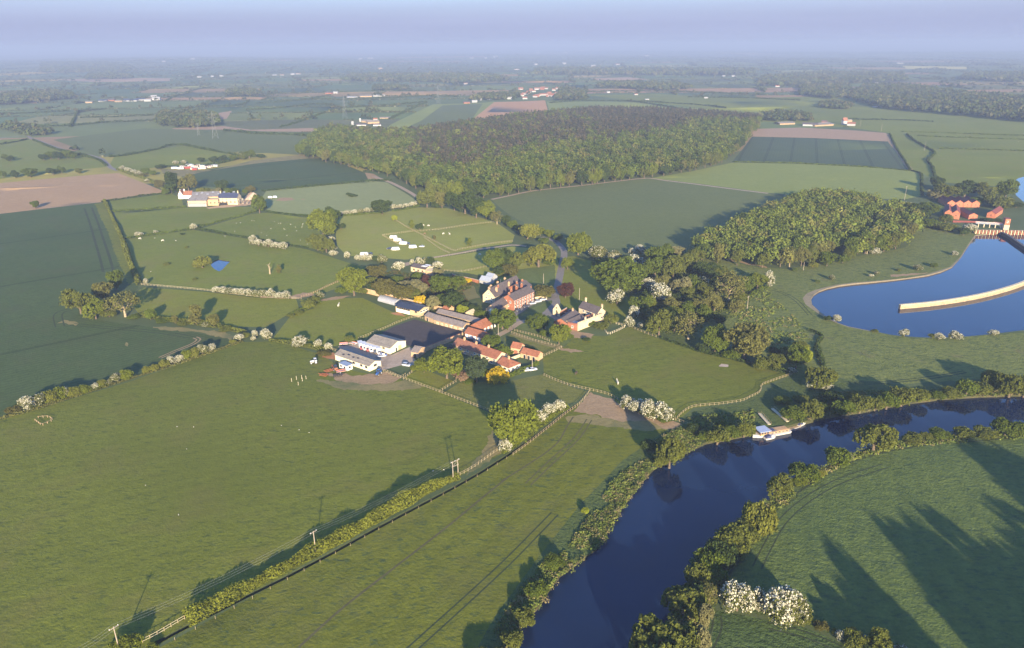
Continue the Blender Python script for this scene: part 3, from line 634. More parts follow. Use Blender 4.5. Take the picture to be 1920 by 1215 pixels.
def trunk_mesh(shape, var):
    key = (shape, var)
    if key in _tr: return _tr[key]
    W, Hh, zb = SHAPES[shape][:3]; r = np.random.default_rng(var + 50); lob = crown_data(shape, sum(map(ord, shape)) * 10 + var)[3]
    mb = MB(); tr = .032 * W + .05; top = zb + .38 * (Hh - zb); lean = r.uniform(-.3, .3, 2)
    if shape in ('haw', 'bush'): top = .28 * Hh
    mb.tube([(0, 0, -.5), (0, 0, .1), (lean[0] * .5, lean[1] * .5, top * .6), (lean[0], lean[1], top)], [tr * 1.5, tr * 1.2, tr * .85, tr * .6], 7)
    sel = lob[r.permutation(len(lob))[:(9 if shape == 'airy' else 5)]]
    for p in sel:
        z0 = top * r.uniform(.45, .95); a = np.array([lean[0] * z0 / top, lean[1] * z0 / top, z0]); mid = a * .45 + p * .55 + np.array([0, 0, -.06 * Hh])
        mb.tube([a, mid, p], [tr * .5, tr * .3, tr * .1], 5)
        if shape == 'airy':
            for _ in range(3):
                e = p + r.normal(size=3) * W * .16; mb.tube([mid * .4 + p * .6, e], [tr * .16, tr * .05], 4)
    me = mb.mesh('trunk', M_barkp if shape == 'airy' else M_bark, smooth=True); _tr[key] = me; return me
KIND = {  # kind: shape, colour, object name, description, category
    'oak': ('spread', 'green', 'oak_tree', 'broad spreading leafy green oak'), 'oakb': ('spread', 'bright', 'oak_tree', 'broad bright green oak'),
    'round': ('round', 'green', 'leafy_tree', 'round leafy green tree'), 'bright': ('round', 'bright', 'leafy_tree', 'fresh bright green tree'),
    'dark': ('round', 'dark', 'leafy_tree', 'dense dark green tree'), 'olive': ('round', 'olive', 'leafy_tree', 'rounded olive green tree'),
    'brown': ('spread', 'brown', 'budding_tree', 'brownish budding tree'), 'airy': ('airy', 'ash', 'ash_tree', 'thin crowned tree with pale branches showing'),
    'ash': ('round', 'ash', 'budding_tree', 'fawn coloured budding tree'), 'willow': ('willow', 'yellow', 'willow_tree', 'yellow green weeping willow'),
    'wgreen': ('willow', 'olive', 'willow_tree', 'olive green willow'), 'col': ('column', 'green', 'slender_tree', 'slender upright green tree'),
    'cold': ('column', 'dark', 'slender_tree', 'tall dark columnar tree'), 'coly': ('column', 'bright', 'slender_tree', 'slender bright green tree'),
    'cona': ('column', 'ash', 'slender_tree', 'slender sparse tree'), 'pale': ('round', 'pale', 'leafy_tree', 'pale silvery green tree'), 'conifer': ('round', 'blue', 'conifer_tree', 'bluish dark conifer'),
    'golden': ('bush', 'golden', 'golden_shrub', 'bright golden yellow shrub'), 'copper': ('round', 'copper', 'copper_tree', 'dark red copper leaved tree'),
    'lime': ('round', 'lime', 'leafy_tree', 'lime green tree'), 'haw': ('haw', 'white', 'hawthorn_bush', 'white blossoming hawthorn'), 'hawg': ('haw', 'half', 'hawthorn_bush', 'half blossoming green hawthorn'),
    'bush': ('bush', 'olive', 'shrub', 'olive green shrub'), 'bushg': ('bush', 'green', 'shrub', 'green leafy shrub'), 'bushb': ('bush', 'bright', 'shrub', 'bright green shrub'), 'bushd': ('bush', 'dark', 'shrub', 'dark green shrub'),
    'busha': ('bush', 'brown', 'shrub', 'brownish shrub'), 'bushp': ('bush', 'pinkish', 'shrub', 'pinkish flowering shrub'), 'bushl': ('bush', 'lime', 'shrub', 'lime green shrub'), 'pines': ('cone', 'dark', 'conifer_tree', 'dark pointed conifer'),
    'bushgr': ('bush', 'grey', 'shrub', 'grey leaved shrub'), 'bushy': ('bush', 'yellow', 'shrub', 'yellow green shrub')}
CATS = {'hawthorn_bush': 'hawthorn', 'shrub': 'shrub', 'golden_shrub': 'shrub', 'willow_tree': 'willow', 'conifer_tree': 'conifer'}
_ntree = [0]
def put_tree(kind, loc, w, h, rz=None):
    shape, colour, name, desc = KIND[kind][:4]; _ntree[0] += 1; var = _ntree[0] % 3
    W, Hh = SHAPES[shape][:2]
    e = empty(name, loc, rng.uniform(0, 6.28) if rz is None else rz); e.scale = (w / W, w / W * rng.uniform(.9, 1.1), h / Hh)
    obj('trunk', trunk_mesh(shape, var), e); obj('crown', crown_mesh(shape, colour, var), e)
    e['category'] = CATS.get(name, 'tree'); return e
def px_tree(kind, x, y, wpx, hpx):
    q = Pz(x, y); d = depth_of(q); w = wpx * d / F * 1.04
    sd = H / np.linalg.norm(q - np.array([0, 0, H])); cd = math.sqrt(1 - sd * sd)
    hm = hpx * d / F
    h = math.sqrt(max((hm * hm - (.5 * w * sd) ** 2), (.45 * hm) ** 2)) / cd * .96
    q[1] += .22 * w * 0; return put_tree(kind, q, w, h)
ORD = 'first second third fourth fifth sixth seventh eighth ninth tenth eleventh twelfth thirteenth fourteenth fifteenth sixteenth seventeenth eighteenth nineteenth twentieth'.split()
def ordw(i):
    if i < 20: return ORD[i]
    t = ['twenty', 'thirty', 'forty', 'fifty', 'sixty', 'seventy', 'eighty', 'ninety'][(i + 1) // 10 - 2]; u = (i + 1) % 10
    return t + '-' + ORD[u - 1] if u else t[:-1] + 'ieth'
def grove(where, items, group=None):
    """trees of one place: labels tell them apart by look first, then by order from the left"""
    cnt = {}
    for it in items: cnt[KIND[it[0]][3]] = cnt.get(KIND[it[0]][3], 0) + 1
    seen = {}
    for it in sorted(items, key=lambda t: t[1]):
        e = px_tree(*it); dsc = KIND[it[0]][3]
        if cnt[dsc] == 1: e['label'] = dsc + ' ' + where
        else:
            i = seen.get(dsc, 0); seen[dsc] = i + 1
            o = 'leftmost' if i == 0 else ('rightmost' if i == cnt[dsc] - 1 else ordw(i) + ' from left')
            e['label'] = f'{dsc} {where}, {o}'
        e['group'] = group or ('trees ' + where)

# --- field, farm and garden trees: (kind, base x, base y, width, height) in photo pixels
grove('on the brown ploughed field', [('round', 66, 390, 14, 15)])
grove('behind the brown ploughed field', [('round', 6, 332, 13, 13), ('dark', 29, 332, 15, 14), ('round', 57, 331, 24, 18), ('dark', 100, 327, 18, 14), ('round', 116, 325, 13, 15), ('olive', 149, 325, 12, 11)])
grove('by the left lane pasture', [('round', 12, 300, 13, 12), ('dark', 20, 302, 12, 11), ('dark', 82, 300, 14, 12), ('round', 96, 298, 16, 15), ('dark', 110, 299, 18, 16), ('round', 128, 297, 18, 16), ('round', 140, 298, 12, 10)])
grove('beside the left lane end', [('haw', 230, 318, 9, 8), ('haw', 240, 322, 11, 9), ('haw', 250, 325, 11, 8), ('haw', 260, 328, 11, 8), ('bushg', 274, 326, 16, 13), ('bushg', 287, 328, 14, 10), ('busha', 268, 332, 12, 8), ('haw', 276, 341, 8, 6)])
grove('behind the white site cottage', [('cold', 322, 362, 22, 40), ('cold', 330, 360, 16, 36), ('busha', 300, 352, 18, 16), ('ash', 354, 358, 30, 32), ('bushg', 312, 365, 12, 12)])
grove('behind the stone site house', [('bushy', 377, 364, 14, 15), ('bush', 388, 362, 14, 12), ('dark', 416, 359, 22, 24), ('pale', 406, 364, 18, 13), ('bushg', 428, 362, 16, 12), ('bushd', 442, 360, 14, 10), ('busha', 470, 360, 16, 14), ('bushg', 460, 362, 10, 9)])
grove('right of the building site', [('round', 487, 398, 26, 36)])
grove('around the scrap caravans', [('bushd', 300, 316, 16, 10), ('haw', 330, 307, 9, 7), ('haw', 345, 306, 9, 7), ('dark', 378, 304, 13, 10), ('dark', 400, 303, 14, 11), ('dark', 418, 301, 16, 11), ('round', 440, 300, 16, 11), ('round', 468, 297, 20, 16), ('olive', 455, 300, 12, 10), ('bushd', 490, 296, 16, 8)])
grove('in the corner of dark wheat field', [('round', 218, 543, 27, 40), ('ash', 197, 563, 34, 38), ('olive', 152, 587, 44, 50), ('bright', 180, 596, 38, 38), ('airy', 235, 592, 56, 48), ('bush', 210, 570, 22, 16), ('bush', 205, 592, 24, 14)])
grove('on the lower edge of left paddock', [('bushg', 283, 598, 19, 24), ('cona', 329, 606, 11, 16), ('cona', 368, 607, 24, 36), ('ash', 401, 612, 22, 24), ('bushg', 250, 596, 20, 9), ('bushg', 306, 601, 26, 7), ('bush', 345, 608, 22, 8), ('hawg', 385, 612, 14, 8), ('bush', 425, 618, 24, 8)])
grove('beside the small pond', [('bushy', 380, 502, 29, 23)])
grove('in the sheep pasture', [('haw', 274, 532, 9, 11), ('haw', 260, 443, 13, 9), ('haw', 292, 437, 8, 6), ('haw', 362, 430, 13, 12), ('haw', 474, 452, 13, 12), ('bushd', 342, 440, 8, 4), ('bush', 312, 497, 12, 5), ('bush', 366, 525, 9, 4), ('bush', 350, 465, 6, 4)])
grove('in the white hedge by the paddock', [('haw', 407, 548, 16, 13), ('haw', 419, 549, 15, 13), ('hawg', 431, 550, 15, 12), ('haw', 443, 551, 15, 13), ('haw', 455, 552, 15, 13), ('haw', 468, 553, 16, 13), ('hawg', 481, 555, 15, 14), ('hawg', 492, 556, 16, 15), ('haw', 508, 557, 15, 18), ('haw', 522, 558, 14, 13), ('haw', 537, 557, 17, 14)])
grove('in the sheep field blossom row', [('haw', 474, 458, 12, 10), ('haw', 485, 461, 15, 14), ('haw', 503, 463, 17, 15), ('haw', 517, 465, 15, 13), ('haw', 532, 466, 17, 14), ('bushg', 494, 461, 9, 8)])
grove('in the tall clump by caravan field', [('bright', 607, 446, 50, 52), ('dark', 626, 420, 26, 34), ('round', 618, 432, 30, 40), ('olive', 596, 468, 36, 30), ('olive', 612, 472, 30, 26), ('dark', 640, 430, 14, 12), ('haw', 621, 452, 13, 10), ('haw', 625, 467, 11, 9), ('haw', 625, 479, 14, 12), ('bush', 590, 450, 14, 14)])
grove('at the bottom of caravan field', [('haw', 652, 484, 12, 15), ('haw', 672, 487, 14, 11), ('haw', 684, 488, 14, 12), ('haw', 694, 487, 13, 11), ('hawg', 716, 491, 17, 15), ('bushd', 705, 488, 14, 10), ('haw', 749, 506, 22, 19), ('haw', 772, 496, 9, 12), ('haw', 787, 496, 16, 15), ('hawg', 797, 495, 14, 14), ('dark', 806, 497, 16, 16), ('haw', 822, 503, 21, 15), ('pale', 821, 514, 18, 14)])
grove('in the white hedge of mown field', [('haw', 640, 403, 12, 7), ('haw', 652, 402, 13, 8), ('haw', 664, 401, 13, 9), ('hawg', 676, 400, 13, 9), ('haw', 688, 398, 13, 9), ('hawg', 698, 397, 10, 8), ('haw', 738, 391, 11, 9), ('haw', 750, 390, 12, 8), ('haw', 762, 388, 12, 8), ('haw', 774, 386, 12, 9), ('haw', 784, 382, 11, 9)])
grove('in the middle of mown field hedge', [('dark', 717, 401, 36, 28)])
grove('on the mown pale field', [('bushd', 653, 365, 8, 5), ('bushd', 660, 368, 12, 7), ('bushd', 667, 368, 8, 4)])
grove('in the tree belt above paddocks', [('olive', 801, 388, 36, 36), ('yellow' if False else 'ash', 829, 389, 24, 32), ('dark', 852, 394, 30, 36), ('dark', 872, 400, 40, 42), ('dark', 893, 408, 38, 38), ('bright', 912, 410, 28, 34), ('airy', 932, 420, 24, 26), ('dark', 948, 421, 18, 18), ('round', 960, 428, 16, 16), ('dark', 974, 437, 18, 18), ('bushd', 818, 388, 16, 12)])
grove('in the upper paddocks', [('bushl', 740, 415, 10, 13), ('coly', 772, 428, 9, 16), ('dark', 787, 432, 13, 14), ('coly', 880, 460, 10, 15), ('busha', 815, 450, 6, 10)])
grove('by the upper drive bend', [('willow', 1010, 499, 62, 50), ('bushy', 989, 447, 33, 33), ('bright', 1013, 441, 17, 16), ('bright', 1031, 445, 18, 16), ('round', 1046, 451, 17, 15), ('willow', 996, 494, 34, 30), ('bright', 1064, 503, 22, 23), ('dark', 1003, 437, 16, 15), ('bushg', 1020, 455, 20, 12), ('oakb', 1084, 476, 48, 40), ('bushg', 1030, 494, 22, 12)])
grove('behind the brick hall', [('round', 926, 509, 36, 42), ('dark', 946, 506, 32, 42), ('olive', 967, 506, 28, 36), ('busha', 955, 515, 30, 22), ('dark', 935, 515, 26, 18)])
grove('in the walled garden', [('bright', 664, 552, 50, 54), ('brown', 706, 517, 40, 22), ('brown', 722, 554, 46, 32), ('pale', 770, 545, 44, 24), ('pale', 790, 548, 26, 20), ('brown', 757, 562, 38, 30), ('olive', 775, 560, 26, 20), ('round', 838, 549, 58, 38), ('olive', 856, 540, 30, 26), ('copper', 804, 538, 24, 24), ('golden', 789, 570, 18, 19), ('pale', 812, 579, 27, 28), ('dark', 848, 576, 48, 34), ('round', 830, 570, 22, 20), ('lime', 867, 588, 18, 20), ('golden', 878, 529, 12, 9), ('bush', 690, 530, 26, 14), ('bushg', 742, 528, 28, 14), ('dark', 702, 545, 22, 18), ('olive', 868, 534, 18, 12), ('bushg', 903, 592, 26, 14), ('dark', 890, 584, 22, 16), ('bushd', 874, 576, 18, 14), ('bush', 680, 548, 16, 12), ('bushg', 784, 520, 22, 12)])
grove('by the hedge bank left of stables', [('bush', 578, 576, 24, 18), ('hawg', 600, 558, 14, 14), ('bush', 560, 586, 16, 8), ('bush', 545, 592, 14, 7), ('bush', 588, 568, 20, 16), ('bushg', 640, 548, 20, 14)])
grove('in the bare pasture', [('cona', 523, 510, 10, 16)])
grove('along the hedge beside the barns', [('haw', 478, 632, 12, 14), ('haw', 500, 635, 20, 20), ('haw', 562, 647, 28, 18), ('haw', 596, 650, 16, 15), ('haw', 617, 655, 16, 15), ('bush', 655, 640, 16, 14), ('busha', 608, 664, 22, 10), ('bush', 578, 650, 14, 9), ('haw', 450, 638, 17, 13), ('bushy', 436, 644, 12, 9), ('haw', 476, 638, 9, 9), ('bush', 462, 632, 14, 10)])
grove('beside the lower cottage row', [('oakb', 838, 708, 64, 54), ('conifer', 894, 715, 40, 52), ('golden', 935, 713, 38, 26), ('bright', 795, 697, 32, 26), ('bushgr', 836, 662, 34, 16), ('bushp', 866, 711, 28, 18), ('bushgr', 815, 672, 18, 10), ('bushg', 880, 716, 20, 9), ('bushb', 776, 694, 12, 10), ('bushg', 912, 706, 16, 18)])
grove('between red roofed barns', [('round', 923, 656, 34, 30), ('bushg', 941, 668, 28, 24), ('bushg', 958, 662, 14, 8), ('bushg', 992, 656, 18, 9)])
grove('in front of the brick hall', [('round', 942, 616, 50, 40), ('busha', 1020, 555, 36, 22), ('copper', 1060, 558, 26, 28), ('oak', 1008, 618, 42, 28), ('bushg', 1020, 630, 16, 14), ('bright', 1048, 645, 36, 40), ('bushg', 1066, 634, 14, 10), ('busha', 905, 600, 16, 10)])
grove('beside the stable courtyard', [('bush', 1145, 606, 26, 18), ('bush', 1130, 616, 24, 12), ('bushd', 1100, 640, 12, 8), ('bushg', 1110, 612, 16, 10)])
grove('in the copse right of the drive', [('oak', 1160, 546, 96, 54), ('hawg', 1122, 482, 30, 24), ('hawg', 1150, 484, 24, 18), ('haw', 1185, 476, 12, 14), ('haw', 1190, 497, 30, 22), ('haw', 1200, 473, 18, 17), ('haw', 1150, 486, 16, 14), ('round', 1228, 497, 38, 38), ('round', 1228, 517, 40, 40), ('olive', 1262, 522, 42, 46), ('olive', 1285, 506, 38, 36), ('pale', 1270, 481, 26, 22), ('round', 1250, 484, 30, 28), ('dark', 1330, 520, 40, 28), ('olive', 1352, 520, 36, 24), ('dark', 1310, 515, 34, 28), ('bushd', 1335, 540, 40, 20), ('haw', 1157, 570, 30, 28), ('haw', 1236, 565, 38, 36), ('pale', 1277, 549, 34, 32), ('haw', 1216, 545, 26, 26), ('haw', 1188, 596, 20, 24), ('haw', 1179, 613, 17, 20), ('round', 1197, 586, 42, 32), ('bush', 1212, 596, 22, 20), ('hawg', 1318, 537, 26, 20), ('ash', 1339, 584, 34, 36), ('ash', 1310, 588, 30, 32), ('ash', 1264, 584, 38, 28), ('round', 1295, 592, 34, 26), ('olive', 1235, 629, 46, 48), ('airy', 1290, 636, 56, 52), ('dark', 1264, 624, 30, 40), ('airy', 1366, 564, 56, 58), ('round', 1394, 548, 36, 32), ('bright', 1420, 540, 30, 32), ('haw', 1440, 538, 18, 32), ('haw', 1200, 615, 10, 10), ('bushd', 1225, 560, 40, 22), ('bushd', 1280, 565, 40, 18), ('dark', 1350, 610, 26, 22), ('bushg', 1135, 500, 40, 18), ('round', 1300, 545, 34, 30), ('olive', 1325, 555, 30, 28), ('round', 1255, 505, 32, 30), ('ash', 1240, 540, 30, 28), ('round', 1206, 520, 34, 28), ('olive', 1300, 575, 30, 26), ('bright', 1262, 600, 30, 26), ('ash', 1225, 605, 30, 26), ('round', 1320, 600, 32, 28), ('olive', 1306, 490, 30, 26), ('round', 1170, 500, 30, 24), ('ash', 1380, 585, 28, 26), ('olive', 1290, 560, 26, 24), ('round', 1345, 545, 30, 24), ('bright', 1215, 580, 30, 26), ('ash', 1275, 620, 30, 30), ('bush', 1375, 535, 30, 18), ('bush', 1330, 575, 30, 16), ('bushg', 1250, 560, 28, 16), ('bush', 1390, 560, 26, 14)])
grove('in the hedge above river paddock', [('round', 1340, 661, 46, 50), ('ash', 1395, 672, 76, 66), ('bush', 1427, 691, 28, 26), ('olive', 1455, 694, 30, 32), ('round', 1492, 690, 38, 44), ('lime', 1511, 680, 22, 30), ('bush', 1478, 672, 28, 24), ('haw', 1484, 698, 14, 10), ('bushd', 1318, 660, 26, 18), ('bushg', 1370, 672, 30, 20), ('bushd', 1452, 664, 20, 16), ('wgreen', 1540, 728, 54, 50), ('haw', 1524, 729, 24, 22), ('haw', 1548, 728, 22, 14), ('bush', 1500, 655, 26, 18)])
grove('on the reservoir shore', [('haw', 1790, 478, 11, 9), ('hawg', 1720, 507, 15, 12), ('bush', 1685, 508, 8, 6), ('hawg', 1644, 515, 9, 8), ('haw', 1633, 519, 8, 6), ('hawg', 1559, 526, 10, 11), ('bushg', 1533, 530, 9, 6), ('haw', 1568, 602, 16, 14), ('bushd', 1553, 599, 14, 9), ('haw', 1696, 629, 16, 14), ('haw', 1760, 635, 16, 13), ('haw', 1790, 634, 21, 15), ('haw', 1863, 628, 18, 10), ('bush', 1747, 632, 11, 9), ('bushg', 1752, 500, 12, 8), ('bush', 1640, 621, 12, 5)])
grove('in front of the plantation', [('col', 1595, 480, 24, 38), ('col', 1622, 474, 26, 42), ('coly', 1657, 470, 22, 34), ('round', 1550, 498, 30, 28), ('haw', 1640, 475, 17, 13), ('haw', 1609, 472, 10, 8), ('bushg', 1580, 492, 20, 16), ('bushy', 1524, 502, 16, 12), ('olive', 1590, 486, 18, 22), ('bushg', 1490, 508, 10, 6)])
grove('around the red brick waterworks', [('olive', 1772, 374, 42, 32), ('dark', 1808, 368, 46, 30), ('olive', 1845, 372, 40, 30), ('round', 1884, 374, 34, 40), ('bush', 1868, 388, 44, 26), ('pale', 1752, 374, 28, 22), ('dark', 1722, 412, 36, 32), ('round', 1740, 404, 30, 26), ('bush', 1772, 417, 20, 18), ('haw', 1818, 436, 24, 18), ('bushd', 1806, 440, 20, 16), ('bushg', 1742, 426, 34, 18), ('bush', 1772, 432, 34, 16), ('hawg', 1730, 424, 16, 12), ('dark', 1755, 356, 24, 26), ('haw', 1870, 385, 9, 7), ('round', 1830, 384, 22, 16), ('dark', 1905, 388, 28, 10), ('bushd', 1850, 415, 24, 8), ('bushd', 1868, 416, 20, 8), ('haw', 1700, 388, 18, 10), ('olive', 1706, 398, 22, 20)])
grove('on the far riverbank', [('wgreen', 1855, 724, 46, 38), ('willow', 1858, 716, 34, 30), ('wgreen', 1892, 740, 52, 52), ('bush', 1920, 738, 44, 44), ('bushg', 1812, 737, 34, 32), ('bush', 1840, 736, 30, 24), ('bush', 1784, 742, 30, 20), ('bushg', 1756, 744, 24, 14), ('bush', 1722, 748, 32, 24), ('bush', 1690, 756, 42, 34), ('bushg', 1662, 762, 36, 30), ('bush', 1640, 766, 30, 24), ('bush', 1612, 770, 36, 32), ('bushg', 1580, 776, 40, 30), ('bush', 1600, 752, 24, 18), ('wgreen', 1520, 784, 44, 40), ('bushg', 1484, 786, 36, 26), ('bushg', 1466, 756, 30, 14), ('bushd', 1560, 756, 34, 20), ('bushg', 1540, 770, 24, 16), ('bush', 1500, 752, 26, 12)])
grove('on the near riverbank left of barge', [('bush', 1395, 815, 28, 30), ('bushg', 1372, 816, 28, 22), ('bush', 1345, 828, 36, 32), ('bushg', 1322, 822, 24, 18), ('wgreen', 1255, 872, 56, 68), ('bushd', 1300, 806, 26, 14), ('bushd', 1218, 842, 30, 22), ('bush', 1240, 870, 30, 26), ('bushg', 1360, 800, 22, 12)])
grove('on the meadow side riverbank', [('bush', 985, 1166, 40, 28), ('bushg', 1008, 1112, 36, 24), ('bushg', 1040, 1058, 32, 22), ('bush', 958, 1206, 40, 26), ('bush', 896, 1236, 40, 24), ('bushl', 1097, 959, 13, 12), ('bush', 930, 1246, 44, 28)])
grove('on the right riverbank by boats', [('wgreen', 1637, 845, 70, 62), ('bushg', 1570, 869, 46, 32), ('hawg', 1590, 864, 16, 14), ('bush', 1710, 828, 36, 20), ('bush', 1735, 819, 18, 12), ('bushg', 1763, 816, 34, 16), ('bush', 1806, 816, 32, 20), ('bush', 1845, 815, 36, 20), ('round', 1884, 814, 44, 34), ('bushg', 1912, 810, 34, 24), ('bushg', 1508, 896, 48, 30), ('olive', 1460, 930, 46, 42), ('bushy', 1420, 992, 58, 58), ('bush', 1393, 1012, 50, 40), ('bush', 1372, 1034, 60, 50), ('bushd', 1350, 1050, 54, 44), ('bushg', 1330, 1066, 50, 44), ('bush', 1306, 1092, 40, 42), ('bushg', 1336, 1092, 50, 34), ('bushd', 1300, 1124, 50, 40), ('wgreen', 1280, 1148, 84, 60), ('airy', 1330, 1130, 34, 38), ('wgreen', 1245, 1262, 132, 104), ('pale', 1312, 1230, 36, 58), ('pale', 1322, 1180, 24, 50), ('bushy', 1536, 890, 20, 14), ('bushb', 1498, 906, 26, 14)])
grove('between the riverside fields', [('haw', 1382, 1140, 54, 50), ('haw', 1420, 1138, 30, 38), ('haw', 1468, 1158, 66, 60), ('hawg', 1492, 1160, 40, 44), ('haw', 1440, 1142, 30, 34), ('bush', 1515, 1164, 18, 18), ('busha', 1540, 1176, 24, 16), ('haw', 1576, 1196, 18, 20), ('bush', 1600, 1206, 40, 32), ('olive', 1650, 1222, 42, 44), ('haw', 1622, 1196, 10, 10), ('haw', 1690, 1240, 44, 30), ('bushd', 1630, 1224, 34, 24), ('bush', 1566, 1186, 16, 14)])
grove('in the near meadow hedge gap', [('oakb', 962, 830, 86, 78), ('haw', 1048, 770, 20, 22), ('haw', 1030, 778, 24, 24), ('haw', 1013, 790, 22, 22), ('haw', 950, 844, 28, 26)])
grove('above the trodden earth', [('haw', 1176, 764, 26, 24), ('haw', 1195, 771, 28, 26), ('haw', 1215, 780, 32, 34), ('haw', 1240, 784, 36, 32), ('bushg', 1243, 788, 20, 10)])
grove('in the boundary hedge of big pasture', [('busha', 26, 772, 24, 13), ('haw', 54, 766, 28, 26), ('hawg', 76, 758, 24, 24), ('bushy', 94, 752, 24, 24), ('bushb', 112, 746, 24, 24), ('hawg', 126, 742, 18, 20), ('bushy', 140, 740, 22, 18), ('bushb', 160, 734, 20, 16), ('haw', 178, 728, 13, 12), ('bushy', 191, 723, 15, 14), ('hawg', 205, 719, 14, 9), ('hawg', 220, 715, 20, 18), ('bushb', 238, 710, 20, 20), ('bushy', 276, 699, 15, 14), ('bushy', 290, 695, 15, 14), ('bushy', 308, 688, 18, 15), ('haw', 322, 682, 16, 15), ('haw', 338, 678, 16, 14), ('bushb', 352, 674, 18, 20), ('bushy', 366, 670, 18, 20), ('hawg', 380, 665, 20, 20), ('haw', 397, 659, 14, 15)])
grove('at the foot of the power pole', [('bushb', 245, 1214, 40, 26), ('bushb', 285, 1214, 22, 12)])
# tall trees just beyond the lower right corner: their long shadows cross the field in the photo
for i, (x, y, k, hh, ww) in enumerate([(1535, 1018, 'round', 29, 14), (1572, 1075, 'round', 28, 18), (1642, 948, 'round', 30, 15), (1690, 985, 'round', 30, 20), (1765, 972, 'round', 30, 22), (1850, 980, 'round', 31, 24), (1800, 826, 'round', 34, 18), (1862, 848, 'round', 34, 22), (1930, 860, 'round', 33, 26), (1920, 955, 'round', 30, 24), (1880, 1075, 'dark', 30, 26), (1735, 1040, 'round', 29, 24), (1800, 1055, 'dark', 29, 26), (1600, 1120, 'round', 28, 17)]):
    q = Pz(x, y); L = hh / math.tan(SUN_EL)
    q = np.array([q[0] + L * math.sin(SUN_AZ), q[1] + L * math.cos(SUN_AZ), 0.0]); q[2] = hgt(q[0], q[1])
    e = put_tree(k, q, ww, hh); e['label'] = f'{ordw(i)} tall dark tree shading the lower right riverside field'; e['group'] = 'tall trees shading the riverside field'

# --- woods
def in_poly(P, poly):
    x, y = P[:, 0], P[:, 1]; c = np.zeros(len(P), bool); n = len(poly)
    for i in range(n):
        (x1, y1), (x2, y2) = poly[i], poly[i - 1]
        c ^= ((y1 > y) != (y2 > y)) & (x < (x2 - x1) * (y - y1) / (y2 - y1 + 1e-12) + x1)
    return c
def scatter(poly, sp, jit=.4):
    poly = np.array(poly); lo, hi = poly.min(0), poly.max(0)
    gx, gy = np.meshgrid(np.arange(lo[0], hi[0], sp), np.arange(lo[1], hi[1], sp * .87)); gx = gx + (np.arange(gx.shape[0]) % 2)[:, None] * sp / 2
    P = np.stack([gx.ravel(), gy.ravel()], 1) + rng.uniform(-jit, jit, (gx.size, 2)) * sp
    return P[in_poly(P, poly)]
_wm = {}
def wood_mat(name):
    if name in _wm: return _wm[name]
    m, nt, b = new_mat(name); nt.nodes.remove(b); out = nt.nodes['Material Output']
    at = N(nt, 'ShaderNodeAttribute'); at.attribute_name = 'leaf_colour'
    d = N(nt, 'ShaderNodeBsdfDiffuse'); t = N(nt, 'ShaderNodeBsdfTranslucent'); mx = N(nt, 'ShaderNodeMixShader'); mx.inputs[0].default_value = .22
    for s in (d, t): nt.links.new(at.outputs['Color'], s.inputs[0])
    nt.links.new(d.outputs[0], mx.inputs[1]); nt.links.new(t.outputs[0], mx.inputs[2]); nt.links.new(mx.outputs[0], out.inputs[0]); _wm[name] = m; return m
def wood(name, P, w, h, cols, q=60, label=None, cat='wood', ls=.22, base=.25, conic=0.0, cv=.25):
    """many trees as one mass: P (n,2), w/h arrays, cols (n,3)"""
    n = len(P); z = hgt(P[:, 0], P[:, 1]); w = np.broadcast_to(w, n); h = np.broadcast_to(h, n)
    k = np.repeat(np.arange(n), q); m = n * q
    d = rng.normal(size=(m, 3)); d[:, 2] = np.abs(d[:, 2]) * 1.1 - .35; d /= np.linalg.norm(d, axis=1)[:, None]
    rr = rng.uniform(.65, 1.05, m); lump = 1 + .22 * np.sin(k * 3.1 + 3 * np.arctan2(d[:, 1], d[:, 0])) * np.cos(4 * d[:, 2] + k)
    C = np.zeros((m, 3)); hz = .5 * (1 - base)
    taper = 1 - conic * np.clip(d[:, 2], 0, 1)
    C[:, 0] = P[k, 0] + d[:, 0] * w[k] * .5 * rr * lump * taper; C[:, 1] = P[k, 1] + d[:, 1] * w[k] * .5 * rr * lump * taper
    C[:, 2] = z[k] + h[k] * (base + hz + d[:, 2] * hz * rr * lump)
    Q = leaf_quads(C, d, w[k] * ls, nb=1.0)
    me = quad_mesh(name, Q, [wood_mat('woodland_leaves')])
    col = cols[k] * rng.uniform(1 - cv, 1 + cv, m)[:, None]
    a = me.attributes.new('leaf_colour', 'FLOAT_COLOR', 'FACE'); a.data.foreach_set('color', np.column_stack([col, np.ones(m)]).astype(np.float32).ravel())
    o = obj(name, me); tag(o, label, None, None, 'stuff'); return o
def cpal(n, pal, p=None):
    pal = np.array(pal); return pal[rng.choice(len(pal), n, p=p)] * rng.uniform(.82, 1.18, (n, 1))
PXW = lambda L: [tuple(G(*p)[:2]) for p in L]
LEAFY = [(.066, .092, .018), (.085, .112, .020), (.052, .074, .018), (.105, .122, .026), (.100, .098, .030)]
PINE = [(.062, .058, .034), (.074, .066, .038), (.054, .056, .032), (.084, .070, .040), (.050, .056, .03)]
BIG = [(560, 291), (600, 302), (660, 314), (715, 327), (760, 343), (800, 364), (840, 371), (900, 374), (960, 366), (1050, 352), (1150, 341), (1230, 331), (1300, 322), (1366, 300), (1392, 276), (1410, 252), (1424, 238), (1424, 226), (1330, 218), (1230, 212), (1120, 210), (1000, 221), (940, 227), (870, 239), (760, 254), (700, 259), (625, 246), (596, 256)]
P = scatter(PXW(BIG), 8.2, .36)
